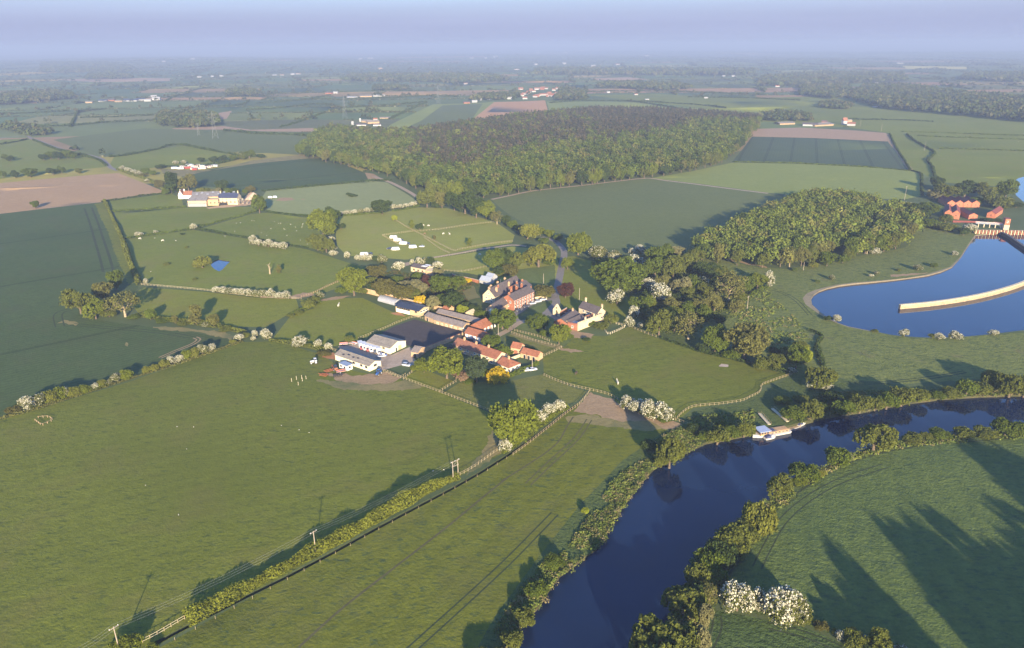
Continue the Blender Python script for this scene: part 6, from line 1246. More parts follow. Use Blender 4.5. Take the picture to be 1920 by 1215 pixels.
def cluster(items, where, group):
    cnt = {}; seen = {}
    for it in items: cnt[it[0]] = cnt.get(it[0], 0) + 1
    for it in sorted(items, key=lambda t: t[1]):
        e = far_house(*it, where, group); k = it[0]
        if cnt[k] > 1:
            i = seen.get(k, 0); seen[k] = i + 1; o = 'leftmost' if i == 0 else ('rightmost' if i == cnt[k] - 1 else ordw(i) + ' from left'); e['label'] = e['label'] + ', ' + o
rs = np.random.default_rng(3)
vill = [(('r' if rs.random() < .66 else ('p' if rs.random() < .5 else 'o')), 965 + 85 * t + rs.uniform(-3, 3), 164 + 20 * u, rs.uniform(6, 9), rs.uniform(4.0, 5.5)) for t, u in zip(rs.random(34), rs.random(34))]
cluster(vill, 'in the far village above the ploughed field', 'houses of the far village')
cluster([('g', 690, 232, 22, 7), ('g', 678, 229, 18, 6), ('k', 700, 236, 14, 5), ('k', 668, 236, 18, 5), ('w', 659, 234, 4, 8), ('w', 674, 228, 3, 8), ('r', 700, 226, 8, 6), ('g', 712, 222, 22, 3)], 'at the farm behind the big wood', 'farm behind the big wood')
cluster([('g', 160, 193, 12, 4), ('b', 185, 191, 14, 5), ('d', 200, 190, 14, 6), ('g', 215, 191, 12, 5), ('b', 230, 190, 14, 6), ('b', 243, 190, 14, 5), ('b', 256, 189, 14, 6), ('w', 270, 190, 12, 5), ('w', 285, 188, 14, 7), ('w', 283, 183, 10, 5)], 'in the long far left farm', 'buildings of the long far left farm')
cluster([('g', 40, 242, 20, 6), ('g', 55, 243, 16, 6), ('r', 62, 241, 10, 5), ('w', 32, 244, 8, 4), ('g', 76, 242, 16, 4), ('w', 86, 243, 7, 4), ('w', 46, 250, 6, 4)], 'at the farm in the far left trees', 'farm in the far left trees')
cluster([('w', 650, 183, 18, 3), ('g', 675, 182, 22, 4), ('w', 700, 181, 16, 4), ('w', 714, 180, 8, 3), ('d', 610, 176, 12, 5), ('w', 625, 175, 8, 4)], 'in the far middle pastures', 'sheds in the far middle pastures')
cluster([('d', 870, 194, 12, 5), ('w', 885, 192, 10, 5), ('w', 895, 188, 7, 5), ('w', 913, 187, 8, 6), ('w', 951, 186, 9, 5), ('r', 980, 186, 9, 5)], 'above the striped crop field', 'houses above the striped crop field')
cluster([('g', 1462, 234, 32, 5), ('k', 1505, 236, 26, 7), ('g', 1528, 237, 46, 6), ('d', 1540, 231, 10, 7), ('p', 1588, 235, 14, 8), ('r', 1581, 233, 9, 15), ('g', 1590, 228, 10, 5)], 'at the farm behind the striped crop', 'farm behind the striped crop')
cluster([('w', 1506, 162, 8, 4), ('w', 1516, 162, 7, 3), ('r', 1578, 164, 10, 4), ('w', 1615, 144, 12, 3), ('w', 1632, 152, 8, 5), ('w', 1641, 157, 5, 3), ('r', 1592, 166, 8, 3), ('w', 1693, 174, 6, 5), ('w', 1640, 201, 8, 3), ('w', 1660, 199, 6, 3), ('r', 1454, 163, 8, 4), ('w', 1682, 121, 10, 3)], 'in the far right wooded village', 'houses of the far right village')
fl = []
for (x, y, k) in [(305, 122, 'w'), (370, 146, 'w'), (395, 145, 'w'), (412, 144, 'w'), (358, 117, 'w'), (510, 142, 'w'), (525, 142, 'r'), (545, 141, 'w'), (555, 140, 'r'), (625, 101, 'w'), (672, 112, 'w'), (690, 111, 'w'), (710, 130, 'g'), (771, 100, 'w'), (812, 100, 'w'), (822, 142, 'r'), (845, 145, 'w'), (880, 110, 'w'), (908, 110, 'w'), (925, 109, 'w'), (1005, 101, 'w'), (1060, 101, 'w'), (1090, 99, 'w'), (1003, 121, 'w'), (1055, 119, 'w'), (1108, 124, 'w'), (1155, 121, 'r'), (1210, 105, 'w'), (1270, 94, 'w'), (965, 131, 'r'), (1432, 99, 'w'), (1355, 143, 'w'), (1372, 144, 'w'), (1320, 184, 'w'), (1190, 178, 'p'), (1210, 187, 'w'), (1138, 174, 'w'), (870, 158, 'r'), (780, 146, 'w'), (792, 150, 'w')]: fl.append((k, x, y, rs.uniform(5, 9) if y > 110 else rs.uniform(5, 8), rs.uniform(2.0, 3.5)))
cluster(fl, 'scattered across the hazy far plain', 'far scattered houses')
b = House('distant_works', 'white industrial block standing on the right horizon', 'works', (1496, 87), (1510, 87), 60, L=130); b.flat(70, M_white, M_white)
# ------------------------------------------------------------------ fences
M_rail = paint('fence_timber', (.28, .225, .13), .85, .2, 2.0); M_post = paint('pale_post', (.50, .43, .29), .85, .15, 2.0)
_post = MB().box(-.09, .09, -.09, .09, -.4, 1.3).mesh('post', M_rail)
def fence(pts, label, step=1.9, rails=2, posts=False, h=1.25, mat=None, name='rail_fence', cat='fence', pw=.85):
    """post and rail fence; posts are parts of their own where the photo shows them one by one"""
    mat = mat or M_rail; P = smooth_line([G(*p) for p in pts], 5); m = MB(); pm = MB(); seg = [np.hypot(*(b - a)) for a, b in zip(P[:-1], P[1:])]; tot = sum(seg)
    n = max(int(tot / step), 1); step = tot / n; cum = np.concatenate([[0], np.cumsum(seg)]); pos = []
    for k in range(n + 1):
        s = min(k * step, tot - 1e-6); i = min(int(np.searchsorted(cum, s, 'right')) - 1, len(seg) - 1); pos.append(P[i] + (P[i + 1] - P[i]) * ((s - cum[i]) / max(seg[i], 1e-6)))
    e = empty(name, (*pos[0], float(hgt(*pos[0])))); o = pos[0]; z0 = float(hgt(*o))
    loc = [np.array([p[0] - o[0], p[1] - o[1], float(hgt(*p)) - z0]) for p in pos]
    for a, b in zip(loc[:-1], loc[1:]):
        d = (b - a)[:2]; d /= np.linalg.norm(d) + 1e-9; nn = np.array([-d[1], d[0], 0]) * .035
        for k in range(rails):
            z = h * (.35 + .62 * k / max(rails - 1, 1)) if rails > 1 else h * .9
            up = np.array([0, 0, .045])
            A, B = a + [0, 0, z], b + [0, 0, z]
            m.hexa([A - nn - up, B - nn - up, B + nn - up, A + nn - up], [A - nn + up, B - nn + up, B + nn + up, A + nn + up])
    if rails: m.build('rails', mat, e)
    if posts:
        for p in loc:
            c = obj('post', _post, e); c.location = p; c.scale = (pw, pw, h / 1.25)
    else:
        for p in loc: pm.box(p[0] - .09, p[0] + .09, p[1] - .09, p[1] + .09, p[2] - .4, p[2] + h + .05)
        pm.build('posts', mat, e)
    return tag(e, label, cat, 'fences')
fence([(719, 697.5), (735, 703), (757.5, 710.5), (790, 722), (825, 735), (868, 751), (910, 767), (931, 776)], 'timber rail fence along the top right of the big pasture', posts=True)
fence([(757, 711), (770, 700), (785, 688), (792, 683)], 'short rail fence beside the farm yard paddock')
fence([(825, 734), (840, 724), (855, 715.5)], 'short rail fence between two small front paddocks')
fence([(722, 696), (738, 702), (752, 708), (760, 703)], 'low mesh fence around the weedy corner by the yard', rails=2)
fence([(1020, 703), (1045, 714), (1070, 723), (1105, 731), (1135, 738), (1158, 748)], 'rail fence above the trodden earth by river paddock', posts=True)
fence([(1270, 783), (1280, 773), (1296, 764), (1320, 760.5), (1350, 758.5), (1390, 753), (1406, 746), (1422, 738), (1427, 731), (1427, 724), (1440, 718), (1462, 710), (1485, 703)], 'long curving rail fence around the river paddock', posts=True, step=2.1)
fence([(1252, 780), (1272, 788), (1295, 797), (1318, 808)], 'rail fence running down to the riverbank', posts=True)
fence([(959, 624), (980, 631), (1003, 639), (1028, 645), (1052, 651)], 'rail fence on top side of the brown paddock', posts=True)
fence([(965, 620), (988, 626), (1012, 632), (1030, 640)], 'rail fence along the lawn above the brown paddock')
fence([(1053, 652), (1036, 660), (1020, 667)], 'short rail fence at the lower end of brown paddock')
fence([(265, 534), (300, 537), (345, 541), (390, 545), (430, 550), (480, 555), (520, 558), (556, 558)], 'white rail fence under the long hawthorn row', mat=M_post, posts=True, step=2.6)
fence([(717, 442), (745, 438), (777, 434)], 'rail fence behind the parked caravans')
fence([(777, 434), (800, 433), (830, 430), (870, 424), (900, 420), (930, 416)], 'rail fence between the two upper paddocks', step=2.6)
fence([(777, 434), (797, 444), (817, 454), (835, 463), (852, 470), (860, 468), (895, 461.5), (930, 456), (961, 452.5)], 'bent rail fence below the upper paddocks', step=2.4)
fence([(740, 412), (752, 420), (766, 428), (778, 434)], 'rail fence rising beside the slender bright tree', step=2.6)
fence([(718, 442), (730, 449), (746, 458)], 'short rail fence left of the caravans')
fence([(795, 446), (812, 458), (828, 468), (842, 474)], 'second rail fence right of the caravans', step=2.6)
fence([(803, 486), (830, 481), (860, 476), (897, 470)], 'rail fence along the stony caravan track', step=2.2)
fence([(833, 507), (860, 509), (885, 506), (912, 500)], 'rail fence behind the walled garden', step=2.6)
fence([(267, 1201), (290, 1190), (318, 1174), (346, 1158)], 'wire fence with pale rail at the lower hedge gap', mat=M_post, rails=2, posts=True)
fence([(288, 1219), (340, 1191), (400, 1160), (470, 1122), (540, 1085), (620, 1042), (700, 998), (780, 955), (850, 917), (900, 889), (950, 858)], 'line of pale posts and wire along the near ditch', step=5.5, rails=0, mat=M_post, posts=True, h=1.0, pw=.6)
fence([(962, 851), (990, 831), (1030, 800), (1060, 776), (1086, 757), (1106, 733)], 'rail fence beside the ditch under white hawthorns', posts=True, step=2.0)
fence([(855, 893), (880, 880), (906, 862), (922, 850), (938, 840)], 'rail fence between power pole and the big oak', rails=2, posts=True)
fence([(932, 777), (934, 790), (940, 812)], 'short rail fence behind the big oak')
fence([(1133, 620), (1137, 625), (1142, 628), (1152, 624), (1163, 619), (1172, 613), (1162, 610), (1155, 608)], 'small white railed pen right of stable courtyard', mat=M_post)
fence([(672, 635), (700, 623), (725, 613), (750, 602), (777, 594), (797, 598)], 'white topped rail fence along the back of arena', posts=True)
fence([(565, 555), (590, 547), (615, 535), (640, 525)], 'dark rail fence across the bare pasture corner', mat=M_timber)
fence([(520, 556), (540, 558), (565, 559)], 'short fence by the bare earth gateway')
fence([(1175, 609), (1200, 622), (1230, 633)], 'pale fence at the top of river paddock', step=2.4)
fence([(66, 788), (74, 794), (80, 797), (98, 788), (90, 782), (72, 783)], 'tiny fenced square pen in the big pasture', rails=1, mat=M_timber, h=.9)
fence([(636, 657), (650, 664), (610, 650)], 'old timber rails beside the rusty machinery', rails=2)
# ------------------------------------------------------------------ power poles and wires
M_pole = paint('grey_pole', (.30, .25, .19), .85, .15, 1.0); M_wire = paint('wire', (.30, .30, .30), .5, .05); M_ins = paint('insulator', (.70, .72, .78), .3, .05)
def pole(x, y, h, label, arm=True, twin=False, ang=.9, z=None):
    q = Pz(x, y); e = empty('power_pole', q, ang); off = (-1.2, 1.2) if twin else (0,)
    for o_ in off:
        m = MB(); m.tube([(o_, 0, -1), (o_, 0, h)], [.17, .12], 8); m.build('pole', M_pole, e)
    if arm:
        m = MB(); w = 2.0 if twin else 1.25; m.box(-w, w, -.09, .09, h - .5, h - .34); m.build('crossarm', M_pole, e)
        for k in (-1, 0, 1):
            m = MB(); m.tube([(k * w * .9, 0, h - .34), (k * w * .9, 0, h - .05)], .07, 6); m.build('insulator', M_ins, e)
        if twin:
            m = MB(); m.box(-1.6, 1.6, -.1, .1, h - 2.4, h - 2.25); m.tube([(-1.2, 0, h - 2.3), (1.2, 0, h - .5)], .05, 5); m.build('brace', M_pole, e)
    return tag(e, label, 'power pole', 'power poles')
# bases stand behind the hedge, so the foot is a little nearer than the lowest visible point
pole(223, 1216, 8.2, 'timber power pole with crossarm at the lower left corner', ang=.9)
pole(592, 1034, 8.2, 'plain timber power pole behind the long near hedge', ang=.9)
pole(854.5, 897, 8.2, 'twin legged power pole beside the end of the long hedge', twin=True, ang=.75)
pole(1401, 578, 8.0, 'lone timber pole on the rough ground by the copse')
pole(1086, 566, 9.0, 'tall pole with lamp behind the stable courtyard', arm=False)
pole(1019, 531, 7.0, 'thin pole on the lawn left of the drive', arm=False)
pole(934.5, 632, 8.0, 'thin white pole beside the drive junction', arm=False)
pole(998, 692, 7.0, 'white flag pole below the paddock barns', arm=False)
pole(1506, 507, 6.0, 'pale pole in front of the plantation', arm=False)
pole(1696, 374, 14.0, 'tall pole by the corner of pale pasture', arm=True)
pole(1613, 236, 12.0, 'thin pole behind the striped crop field', arm=False); pole(1652, 246, 14.0, 'thin pole at the corner of striped crop field', arm=False); pole(1733, 282, 14, 'thin pole on the right plain by the winding ditch', arm=False)
def wires(pA, pB, hA, hB, label, sag=1.2, w=1.1, ang=.9):
    A, B = Pz(*pA), Pz(*pB); d = (B - A)[:2]; d /= np.linalg.norm(d); n = np.array([-d[1], d[0], 0]); m = MB()
    for k in (-1, 0, 1):
        pts = [A + (B - A) * t + n * k * w + np.array([0, 0, hA + (hB - hA) * t - sag * 4 * t * (1 - t)]) for t in np.linspace(0, 1, 13)]; m.tube(pts, .013, 4)
    return tag(m.build('overhead_wire', M_wire), label, 'power line', 'overhead power lines')
wires((90, 1290), (223, 1216), 8, 8.1, 'overhead wires leaving the lower left pole'); wires((223, 1216), (592, 1034), 8.1, 8.1, 'overhead wires between the two single poles'); wires((592, 1034), (854.5, 897), 8.1, 7.9, 'overhead wires between single pole and twin pole')
# lattice pylons far away
M_pyl = paint('pylon_steel', (.17, .18, .18), .6, .1)
def pylon(x, y, h, label):
    q = Pz(x, y); e = empty('pylon', q, .4); m = MB(); w = h * .11; lev = [0, .25, .45, .62, .78, 1.0]; ww = [w, w * .68, w * .48, w * .36, w * .28, .3]
    for sx in (-1, 1):
        for sy in (-1, 1): m.tube([(sx * ww[i], sy * ww[i], h * lev[i]) for i in range(6)], .11, 4)
    for i in range(5):
        for s in (-1, 1):
            m.tube([(-ww[i], s * ww[i], h * lev[i]), (ww[i + 1], s * ww[i + 1], h * lev[i + 1])], .07, 4); m.tube([(ww[i], s * ww[i], h * lev[i]), (-ww[i + 1], s * ww[i + 1], h * lev[i + 1])], .07, 4)
    m.build('tower', M_pyl, e)
    for z in (.62, .76, .90):
        m = MB(); L = h * (.17 if z != .76 else .22); m.tube([(-L, 0, h * z), (0, 0, h * z + 1.4), (L, 0, h * z)], .09, 4); m.tube([(-L, 0, h * z), (L, 0, h * z)], .09, 4); m.build('arm', M_pyl, e)
    return tag(e, label, 'pylon', 'electricity pylons')
pylon(404, 259, 46, 'lattice pylon on the fields right of dark copse'); pylon(647, 222, 48, 'lattice pylon behind the left end of big wood'); pylon(822, 195, 50, 'lattice pylon by the striped crop field'); pylon(373, 254, 22, 'short lattice mast near the dark copse')

# ------------------------------------------------------------------ vehicles
M_tyre = paint('tyre', (.022, .022, .024), .85, .1); M_hub = paint('wheel_hub', (.45, .45, .46), .4, .1)
def carpaint(name, c): return paint(name, c, .28, .06, .5)
C_white, C_silver, C_dark, C_blue, C_red = carpaint('white_car', (.56, .56, .56)), carpaint('silver_car', (.40, .42, .45)), carpaint('dark_car', (.03, .035, .05)), carpaint('blue_car', (.03, .09, .28)), carpaint('red_car', (.30, .035, .03))
C_lwhite = paint('caravan_white', (.58, .57, .55), .4, .07, .4)
_wh = {}
def wheel(e, x, y, r, w=.22):
    key = (r, w)
    if key not in _wh:
        m = MB(); m.cyl_y(0, 0, r, -w / 2, w / 2, 16); t = m.mesh('tyre', M_tyre); m = MB(); m.cyl_y(0, 0, r * .58, -w / 2 - .015, w / 2 + .015, 12); _wh[key] = (t, m.mesh('rim', M_hub))
    o = obj('wheel', _wh[key][0], e); o.location = (x, y, r); obj('rim', _wh[key][1], o); return o
def loft(m, secs, mi=0):     # secs: list of closed outlines of equal length
    n = len(secs[0]); v = [p for s in secs for p in s]
    m.poly(v, [tuple(range(n))[::-1], tuple((len(secs) - 1) * n + i for i in range(n))] + [(i * n + k, i * n + (k + 1) % n, (i + 1) * n + (k + 1) % n, (i + 1) * n + k) for i in range(len(secs) - 1) for k in range(n)], mi)
def rsec(x, w, z0, z1, c=.12): return [(x, -w, z0), (x, w, z0), (x, w * 1.02, z0 + (z1 - z0) * .55), (x, w - c, z1), (x, -w + c, z1), (x, -w * 1.02, z0 + (z1 - z0) * .55)]
def car(x, y, ang, body, label, group=None, cat='car', L=4.3, kind='car', name='parked_car'):
    e = tag(empty(name, Pz(x, y), R(ang)), label, cat, group); m = MB(); h = {'car': 1.0, 'suv': 1.15, 'van': 1.3}[kind]
    if kind == 'van':
        loft(m, [rsec(-L / 2, .92, .35, 2.0), rsec(L * .18, .95, .35, 2.1), rsec(L * .30, .93, .35, 1.9), rsec(L * .40, .9, .35, 1.15), rsec(L / 2, .82, .38, .9)]); m.build('body', body, e); m = MB(); m.hexa([(L * .315, -.8, 1.2), (L * .415, -.8, 1.18), (L * .415, .8, 1.18), (L * .315, .8, 1.2)], [(L * .25, -.74, 1.85), (L * .31, -.74, 1.83), (L * .31, .74, 1.83), (L * .25, .74, 1.85)]); m.build('windscreen', M_glass, e)
    else:
        loft(m, [rsec(-L / 2, .80, .36, .80 * h), rsec(-L * .42, .88, .30, .98 * h), rsec(-L * .1, .90, .28, .98 * h), rsec(L * .2, .90, .28, .96 * h), rsec(L * .42, .86, .30, .84 * h), rsec(L / 2, .74, .36, .68 * h)]); m.build('body', body, e)
        m = MB(); z0, z1 = .95 * h, 1.46 * h; back = -.44 if kind == 'suv' else -.36
        m.hexa([(L * back, -.82, z0), (L * .22, -.82, z0), (L * .22, .82, z0), (L * back, .82, z0)], [(L * (back + .07), -.66, z1), (L * .07, -.66, z1), (L * .07, .66, z1), (L * (back + .07), .66, z1)]); m.build('window_band', M_glass, e)
        m = MB(); m.hexa([(L * (back + .065), -.67, z1 - .03), (L * .078, -.67, z1 - .03), (L * .078, .67, z1 - .03), (L * (back + .065), .67, z1 - .03)], [(L * (back + .09), -.6, z1 + .05), (L * .055, -.6, z1 + .05), (L * .055, .6, z1 + .05), (L * (back + .09), .6, z1 + .05)]); m.build('roof', body, e)
    for sx in (-.31, .31):
        for sy in (-.82, .82): wheel(e, sx * L, sy, .33)
    for sy in (-.58, .58):
        m = MB(); m.box(L * .47, L * .503, sy - .16, sy + .16, .58 * h, .70 * h); m.build('headlight', M_ins, e)
    return e
cg = 'cars parked in front of the hall'
car(1018, 562.5, 18, C_white, 'white car at the right end of the hall car row', cg); car(1009, 566, 20, C_silver, 'silver car second from right before the hall', cg, kind='suv'); car(998.5, 569.5, 20, C_silver, 'silver grey car third from right before the hall', cg); car(986, 575, 24, C_dark, 'dark car in the shade left of the hall car row', cg); car(972, 582, 28, C_dark, 'dark car by the hall corner nearest the chapel', cg)
car(1067, 590.5, 24, C_white, 'white car inside the stable courtyard', 'courtyard cars'); car(1060, 591, 40, C_dark, 'dark car left of the white courtyard car', 'courtyard cars', kind='suv'); car(1070, 585, 30, C_red, 'dark red car behind the white courtyard car', 'courtyard cars')
car(718, 666, 10, C_blue, 'blue car behind the long cream barn', 'yard vehicles'); car(762.5, 685.5, -22, C_silver, 'pale pickup with dark top parked at the yard edge', 'yard vehicles', kind='suv', cat='pickup', L=4.8); car(891, 643, 10, C_dark, 'dark car outside the red roofed garages', 'yard vehicles'); car(883, 639.5, 160, C_dark, 'dark small van near the garage doors', 'yard vehicles', kind='van', cat='van'); car(990, 693.5, 15, C_white, 'left white car below the paddock barns', 'cars below the paddock barns'); car(999, 692.5, 20, C_white, 'right white car beside the white flag pole', 'cars below the paddock barns')
car(730, 467.5, 170, C_dark, 'dark car left of the nearest caravan', 'cars by the caravans', kind='suv'); car(752, 452, 170, C_dark, 'dark car between the second and third caravan', 'cars by the caravans'); car(764, 458.5, 170, C_dark, 'dark car right of the third caravan', 'cars by the caravans', kind='suv'); car(791, 463, 170, C_white, 'white car alone right of the caravans', 'cars by the caravans'); car(694, 476, 170, C_dark, 'dark car beside the caravan behind hawthorns', 'cars by the caravans')
car(507, 370.5, 0, C_white, 'left white van on the edge of mown field', 'vans on the mown field', kind='van', cat='van'); car(516, 370, 0, C_white, 'right white van on the edge of mown field', 'vans on the mown field', kind='van', cat='van'); car(565, 287, 40, C_white, 'white van at the left tip of big wood', None, kind='van', cat='van', L=6)
def caravan(x, y, ang, label, L=6.2):
    e = tag(empty('caravan', Pz(x, y), R(ang)), label, 'caravan', 'touring caravans in the paddock'); m = MB()
    pr = [(-L / 2, .55), (L / 2 - .5, .55), (L / 2, 1.0), (L / 2 - .15, 1.9), (L / 2 - .7, 2.6), (-L / 2 + .5, 2.65), (-L / 2 + .05, 2.2)]
    m.extrude_y(pr, -1.12, 1.12); m.build('body', C_lwhite, e)
    for s in (-1, 1):
        for px_, w in ((-L * .28, 1.0), (.3, 1.3), (L * .30, .9)):
            m = MB(); m.box(px_ - w / 2, px_ + w / 2, s * 1.12 - .03, s * 1.12 + .03, 1.5, 2.1); m.build('window', M_glass, e)
        wheel(e, 0, s * .95, .33)
    m = MB(); m.box(L / 2 - .38, L / 2 - .1, -.8, .8, 1.45, 1.95); m.build('front_window', M_glass, e)
    m = MB(); m.box(-L / 2 + .7, -L / 2 + 1.4, -.4, .4, 2.62, 2.78); m.build('roof_hatch', M_steel, e); m = MB(); m.tube([(L / 2 - .1, -.5, .5), (L / 2 + 1.1, 0, .5), (L / 2 - .1, .5, .5)], .05, 5); m.tube([(L / 2 + .9, 0, 0), (L / 2 + .9, 0, .5)], .05, 5); m.build('hitch', M_steel, e)
    return e
for x, y, a, l in [(738, 447.5, 5, 'farthest white caravan at the top of the diagonal row'), (745.5, 453, 5, 'second white caravan down the diagonal row'), (756, 459, 172, 'third white caravan in the middle of the diagonal row'), (774, 465.5, 12, 'white caravan at the right end beside the lone white car'), (742, 469.5, 8, 'nearest white caravan on the open grass'), (683, 478.5, 8, 'white caravan half hidden behind the blossoming hawthorns')]: caravan(x, y, a, l)
def horsebox(x, y, ang, cab, label):
    e = tag(empty('horsebox', Pz(x, y), R(ang)), label, 'horsebox', 'horseboxes parked beside the barn'); m = MB(); m.box(-3.3, 1.6, -1.2, 1.2, .8, 3.1); m.box(1.6, 2.3, -1.15, 1.15, 2.3, 3.0); m.build('box_body', C_lwhite, e)
    m = MB(); m.hexa([(1.65, -1.05, .5), (3.3, -1.0, .5), (3.3, 1.0, .5), (1.65, 1.05, .5)], [(1.65, -1.0, 2.25), (2.6, -.9, 2.2), (2.6, .9, 2.2), (1.65, 1.0, 2.25)]); m.build('cab', cab, e)
    m = MB(); m.hexa([(3.02, -.85, 1.25), (3.1, -.85, 1.25), (3.1, .85, 1.25), (3.02, .85, 1.25)], [(2.63, -.8, 2.1), (2.74, -.8, 2.1), (2.74, .8, 2.1), (2.63, .8, 2.1)]); m.build('windscreen', M_glass, e)
    m = MB(); m.box(-3.34, -3.29, -1.0, 1.0, .9, 2.8); m.build('ramp', M_steel, e)
    for sx in (-2.0, 2.5):
        for sy in (-1.0, 1.0): wheel(e, sx, sy, .42, .28)
    return e
for i, (x, y, c) in enumerate([(677, 650.5, C_red), (683.2, 652.2, C_silver), (689, 654, C_red), (695.3, 655.5, C_white), (702, 657.6, C_dark), (709.5, 660, C_white)]): horsebox(x, y, -68, c, f"{['leftmost white horsebox with red cab', 'second white horsebox with silver cab', 'third white horsebox with red cab', 'fourth white horsebox with white cab', 'fifth white horsebox with dark cab', 'rightmost all white horsebox'][i]} in the row beside the wide barn")
def tractor(x, y, ang, col, label):
    e = tag(empty('tractor', Pz(x, y), R(ang)), label, 'tractor'); m = MB(); m.hexa([(.2, -.45, .8), (2.1, -.4, .75), (2.1, .4, .75), (.2, .45, .8)], [(.2, -.42, 1.75), (2.0, -.34, 1.5), (2.0, .34, 1.5), (.2, .42, 1.75)]); m.build('bonnet', col, e)
    m = MB(); m.box(-1.2, .2, -.5, .5, .7, 1.3); m.build('chassis', M_tyre, e); m = MB(); m.hexa([(-1.1, -.75, 1.3), (.3, -.75, 1.3), (.3, .75, 1.3), (-1.1, .75, 1.3)], [(-1.0, -.65, 2.6), (.1, -.65, 2.6), (.1, .65, 2.6), (-1.0, .65, 2.6)]); c = m.build('cab', M_glass, e); m = MB(); m.box(-1.1, .2, -.72, .72, 2.6, 2.75); m.build('cab_roof', col, c)
    for s in (-1, 1):
        wheel(e, -.7, s * .95, .88, .5); wheel(e, 1.6, s * .8, .58, .36); m = MB(); m.hexa([(-1.4, s * .95 - .3, 1.6), (0, s * .95 - .3, 1.6), (0, s * .95 + .3, 1.6), (-1.4, s * .95 + .3, 1.6)], [(-1.2, s * .95 - .3, 1.95), (-.2, s * .95 - .3, 1.95), (-.2, s * .95 + .3, 1.95), (-1.2, s * .95 + .3, 1.95)]); m.build('mudguard', col, e)
    m = MB(); m.tube([(1.2, .25, 1.6), (1.2, .25, 2.5)], .06, 6); m.build('exhaust', M_tyre, e); return e
tractor(710, 702, 250, C_blue, 'blue tractor at the corner of the long cream barn'); tractor(589.5, 680, 200, C_white, 'pale tractor alone on the pasture left of the barns')
M_orange = paint('orange_machine', (.24, .085, .04), .6, .25, 2.0)
def implement(x, y, ang, kind, mat, label, s=1.0):
    e = tag(empty('farm_implement', Pz(x, y), R(ang)), label, 'implement', 'farm machinery beside the long barn'); e.scale = (s, s, s); m = MB()
    if kind == 'harrow':
        for k in range(4): m.tube([(-1.8, -1.2 + .8 * k, .6), (1.8, -1.2 + .8 * k, .6)], .08, 5)
        for k in range(3): m.tube([(-1.6 + 1.6 * k, -1.4, .65), (-1.6 + 1.6 * k, 1.4, .65)], .08, 5)
        m.build('frame', mat, e)
        for k in range(5): m = MB(); m.tube([(-1.6 + .8 * k, -.9, .6), (-1.5 + .8 * k, -.9, .1), (-1.3 + .8 * k, -.9, 0)], .06, 5); m.build('tine', M_tyre, e)
        m = MB(); m.tube([(1.8, -.3, .6), (3.0, 0, .9), (1.8, .3, .6)], .08, 5); m.build('drawbar', mat, e)
    elif kind == 'loader':
        m.hexa([(-1.6, -.8, .6), (.9, -.8, .6), (.9, .8, .6), (-1.6, .8, .6)], [(-1.4, -.7, 1.6), (.7, -.7, 1.4), (.7, .7, 1.4), (-1.4, .7, 1.6)]); m.build('body', mat, e); m = MB(); m.box(-.8, .2, -.6, .6, 1.5, 2.5); m.build('cab', M_glass, e)
        m = MB(); m.tube([(.2, -.8, 1.5), (1.8, -.8, 2.2), (2.6, -.8, .7)], .12, 5); m.tube([(.2, .8, 1.5), (1.8, .8, 2.2), (2.6, .8, .7)], .12, 5); m.build('boom', mat, e); m = MB(); m.hexa([(2.4, -1, .1), (3.2, -1, .1), (3.2, 1, .1), (2.4, 1, .1)], [(2.3, -1, .9), (2.7, -1, .9), (2.7, 1, .9), (2.3, 1, .9)]); m.build('bucket', M_tyre, e)
        for sx in (-1.1, .6):
            for sy in (-.9, .9): wheel(e, sx, sy, .55, .35)
    else:
        m.box(-2.4, 2.0, -1.1, 1.1, .85, 1.0); m.build('deck', mat, e); m = MB()
        for sy in (-1.1, 1.1): m.box(-2.4, 2.0, sy - .04, sy + .04, 1.0, 1.35)
        m.build('side_board', M_rust, e); m = MB(); m.tube([(2.0, -.4, .9), (3.4, 0, .7), (2.0, .4, .9)], .07, 5); m.build('drawbar', M_steel, e)
        for sy in (-.95, .95): wheel(e, -.6, sy, .42, .26)
    return e
implement(608, 704.5, 160, 'harrow', M_rust, 'rusty red harrow nearest the open pasture', 1.1); implement(616, 696, 40, 'harrow', M_rust, 'rusty brown cultivator left of the orange loader', 1.1); implement(629, 693, 120, 'loader', M_orange, 'orange loader beside the white flat roofed cabin', 1.1); implement(640, 698, 20, 'trailer', M_steel, 'pale flatbed trailer in front of the white cabin'); implement(633, 705, 15, 'harrow', M_tyre, 'dark folded harrow with pale edge below the orange loader', 1.2); implement(645, 645.5, 10, 'trailer', M_white, 'white loaded trailer behind the long barn'); implement(662, 644, 150, 'trailer', M_white, 'small white trailer left of the horseboxes')
car(716, 668, 20, C_silver, 'pale car half hidden behind the long barn gable', 'yard vehicles')
# jump poles in the big pasture
for i, (x, y) in enumerate([(547, 715), (556, 711), (566, 709), (574, 710), (559.5, 722), (567, 714)]):
    q = Pz(x, y); m = MB(); m.box(-.07, .07, -.07, .07, -.3, 1.7); m.box(-.2, .2, -.2, .2, -.05, .08); o = m.build('marker_post', M_post); o.location = q
    tag(o, ('front ' if i == 4 else '') + f'pale marker post in the big pasture' + ('' if i == 4 else f", {ordw(i if i < 4 else 4)} of the back arc"), 'post', 'marker posts in the big pasture')
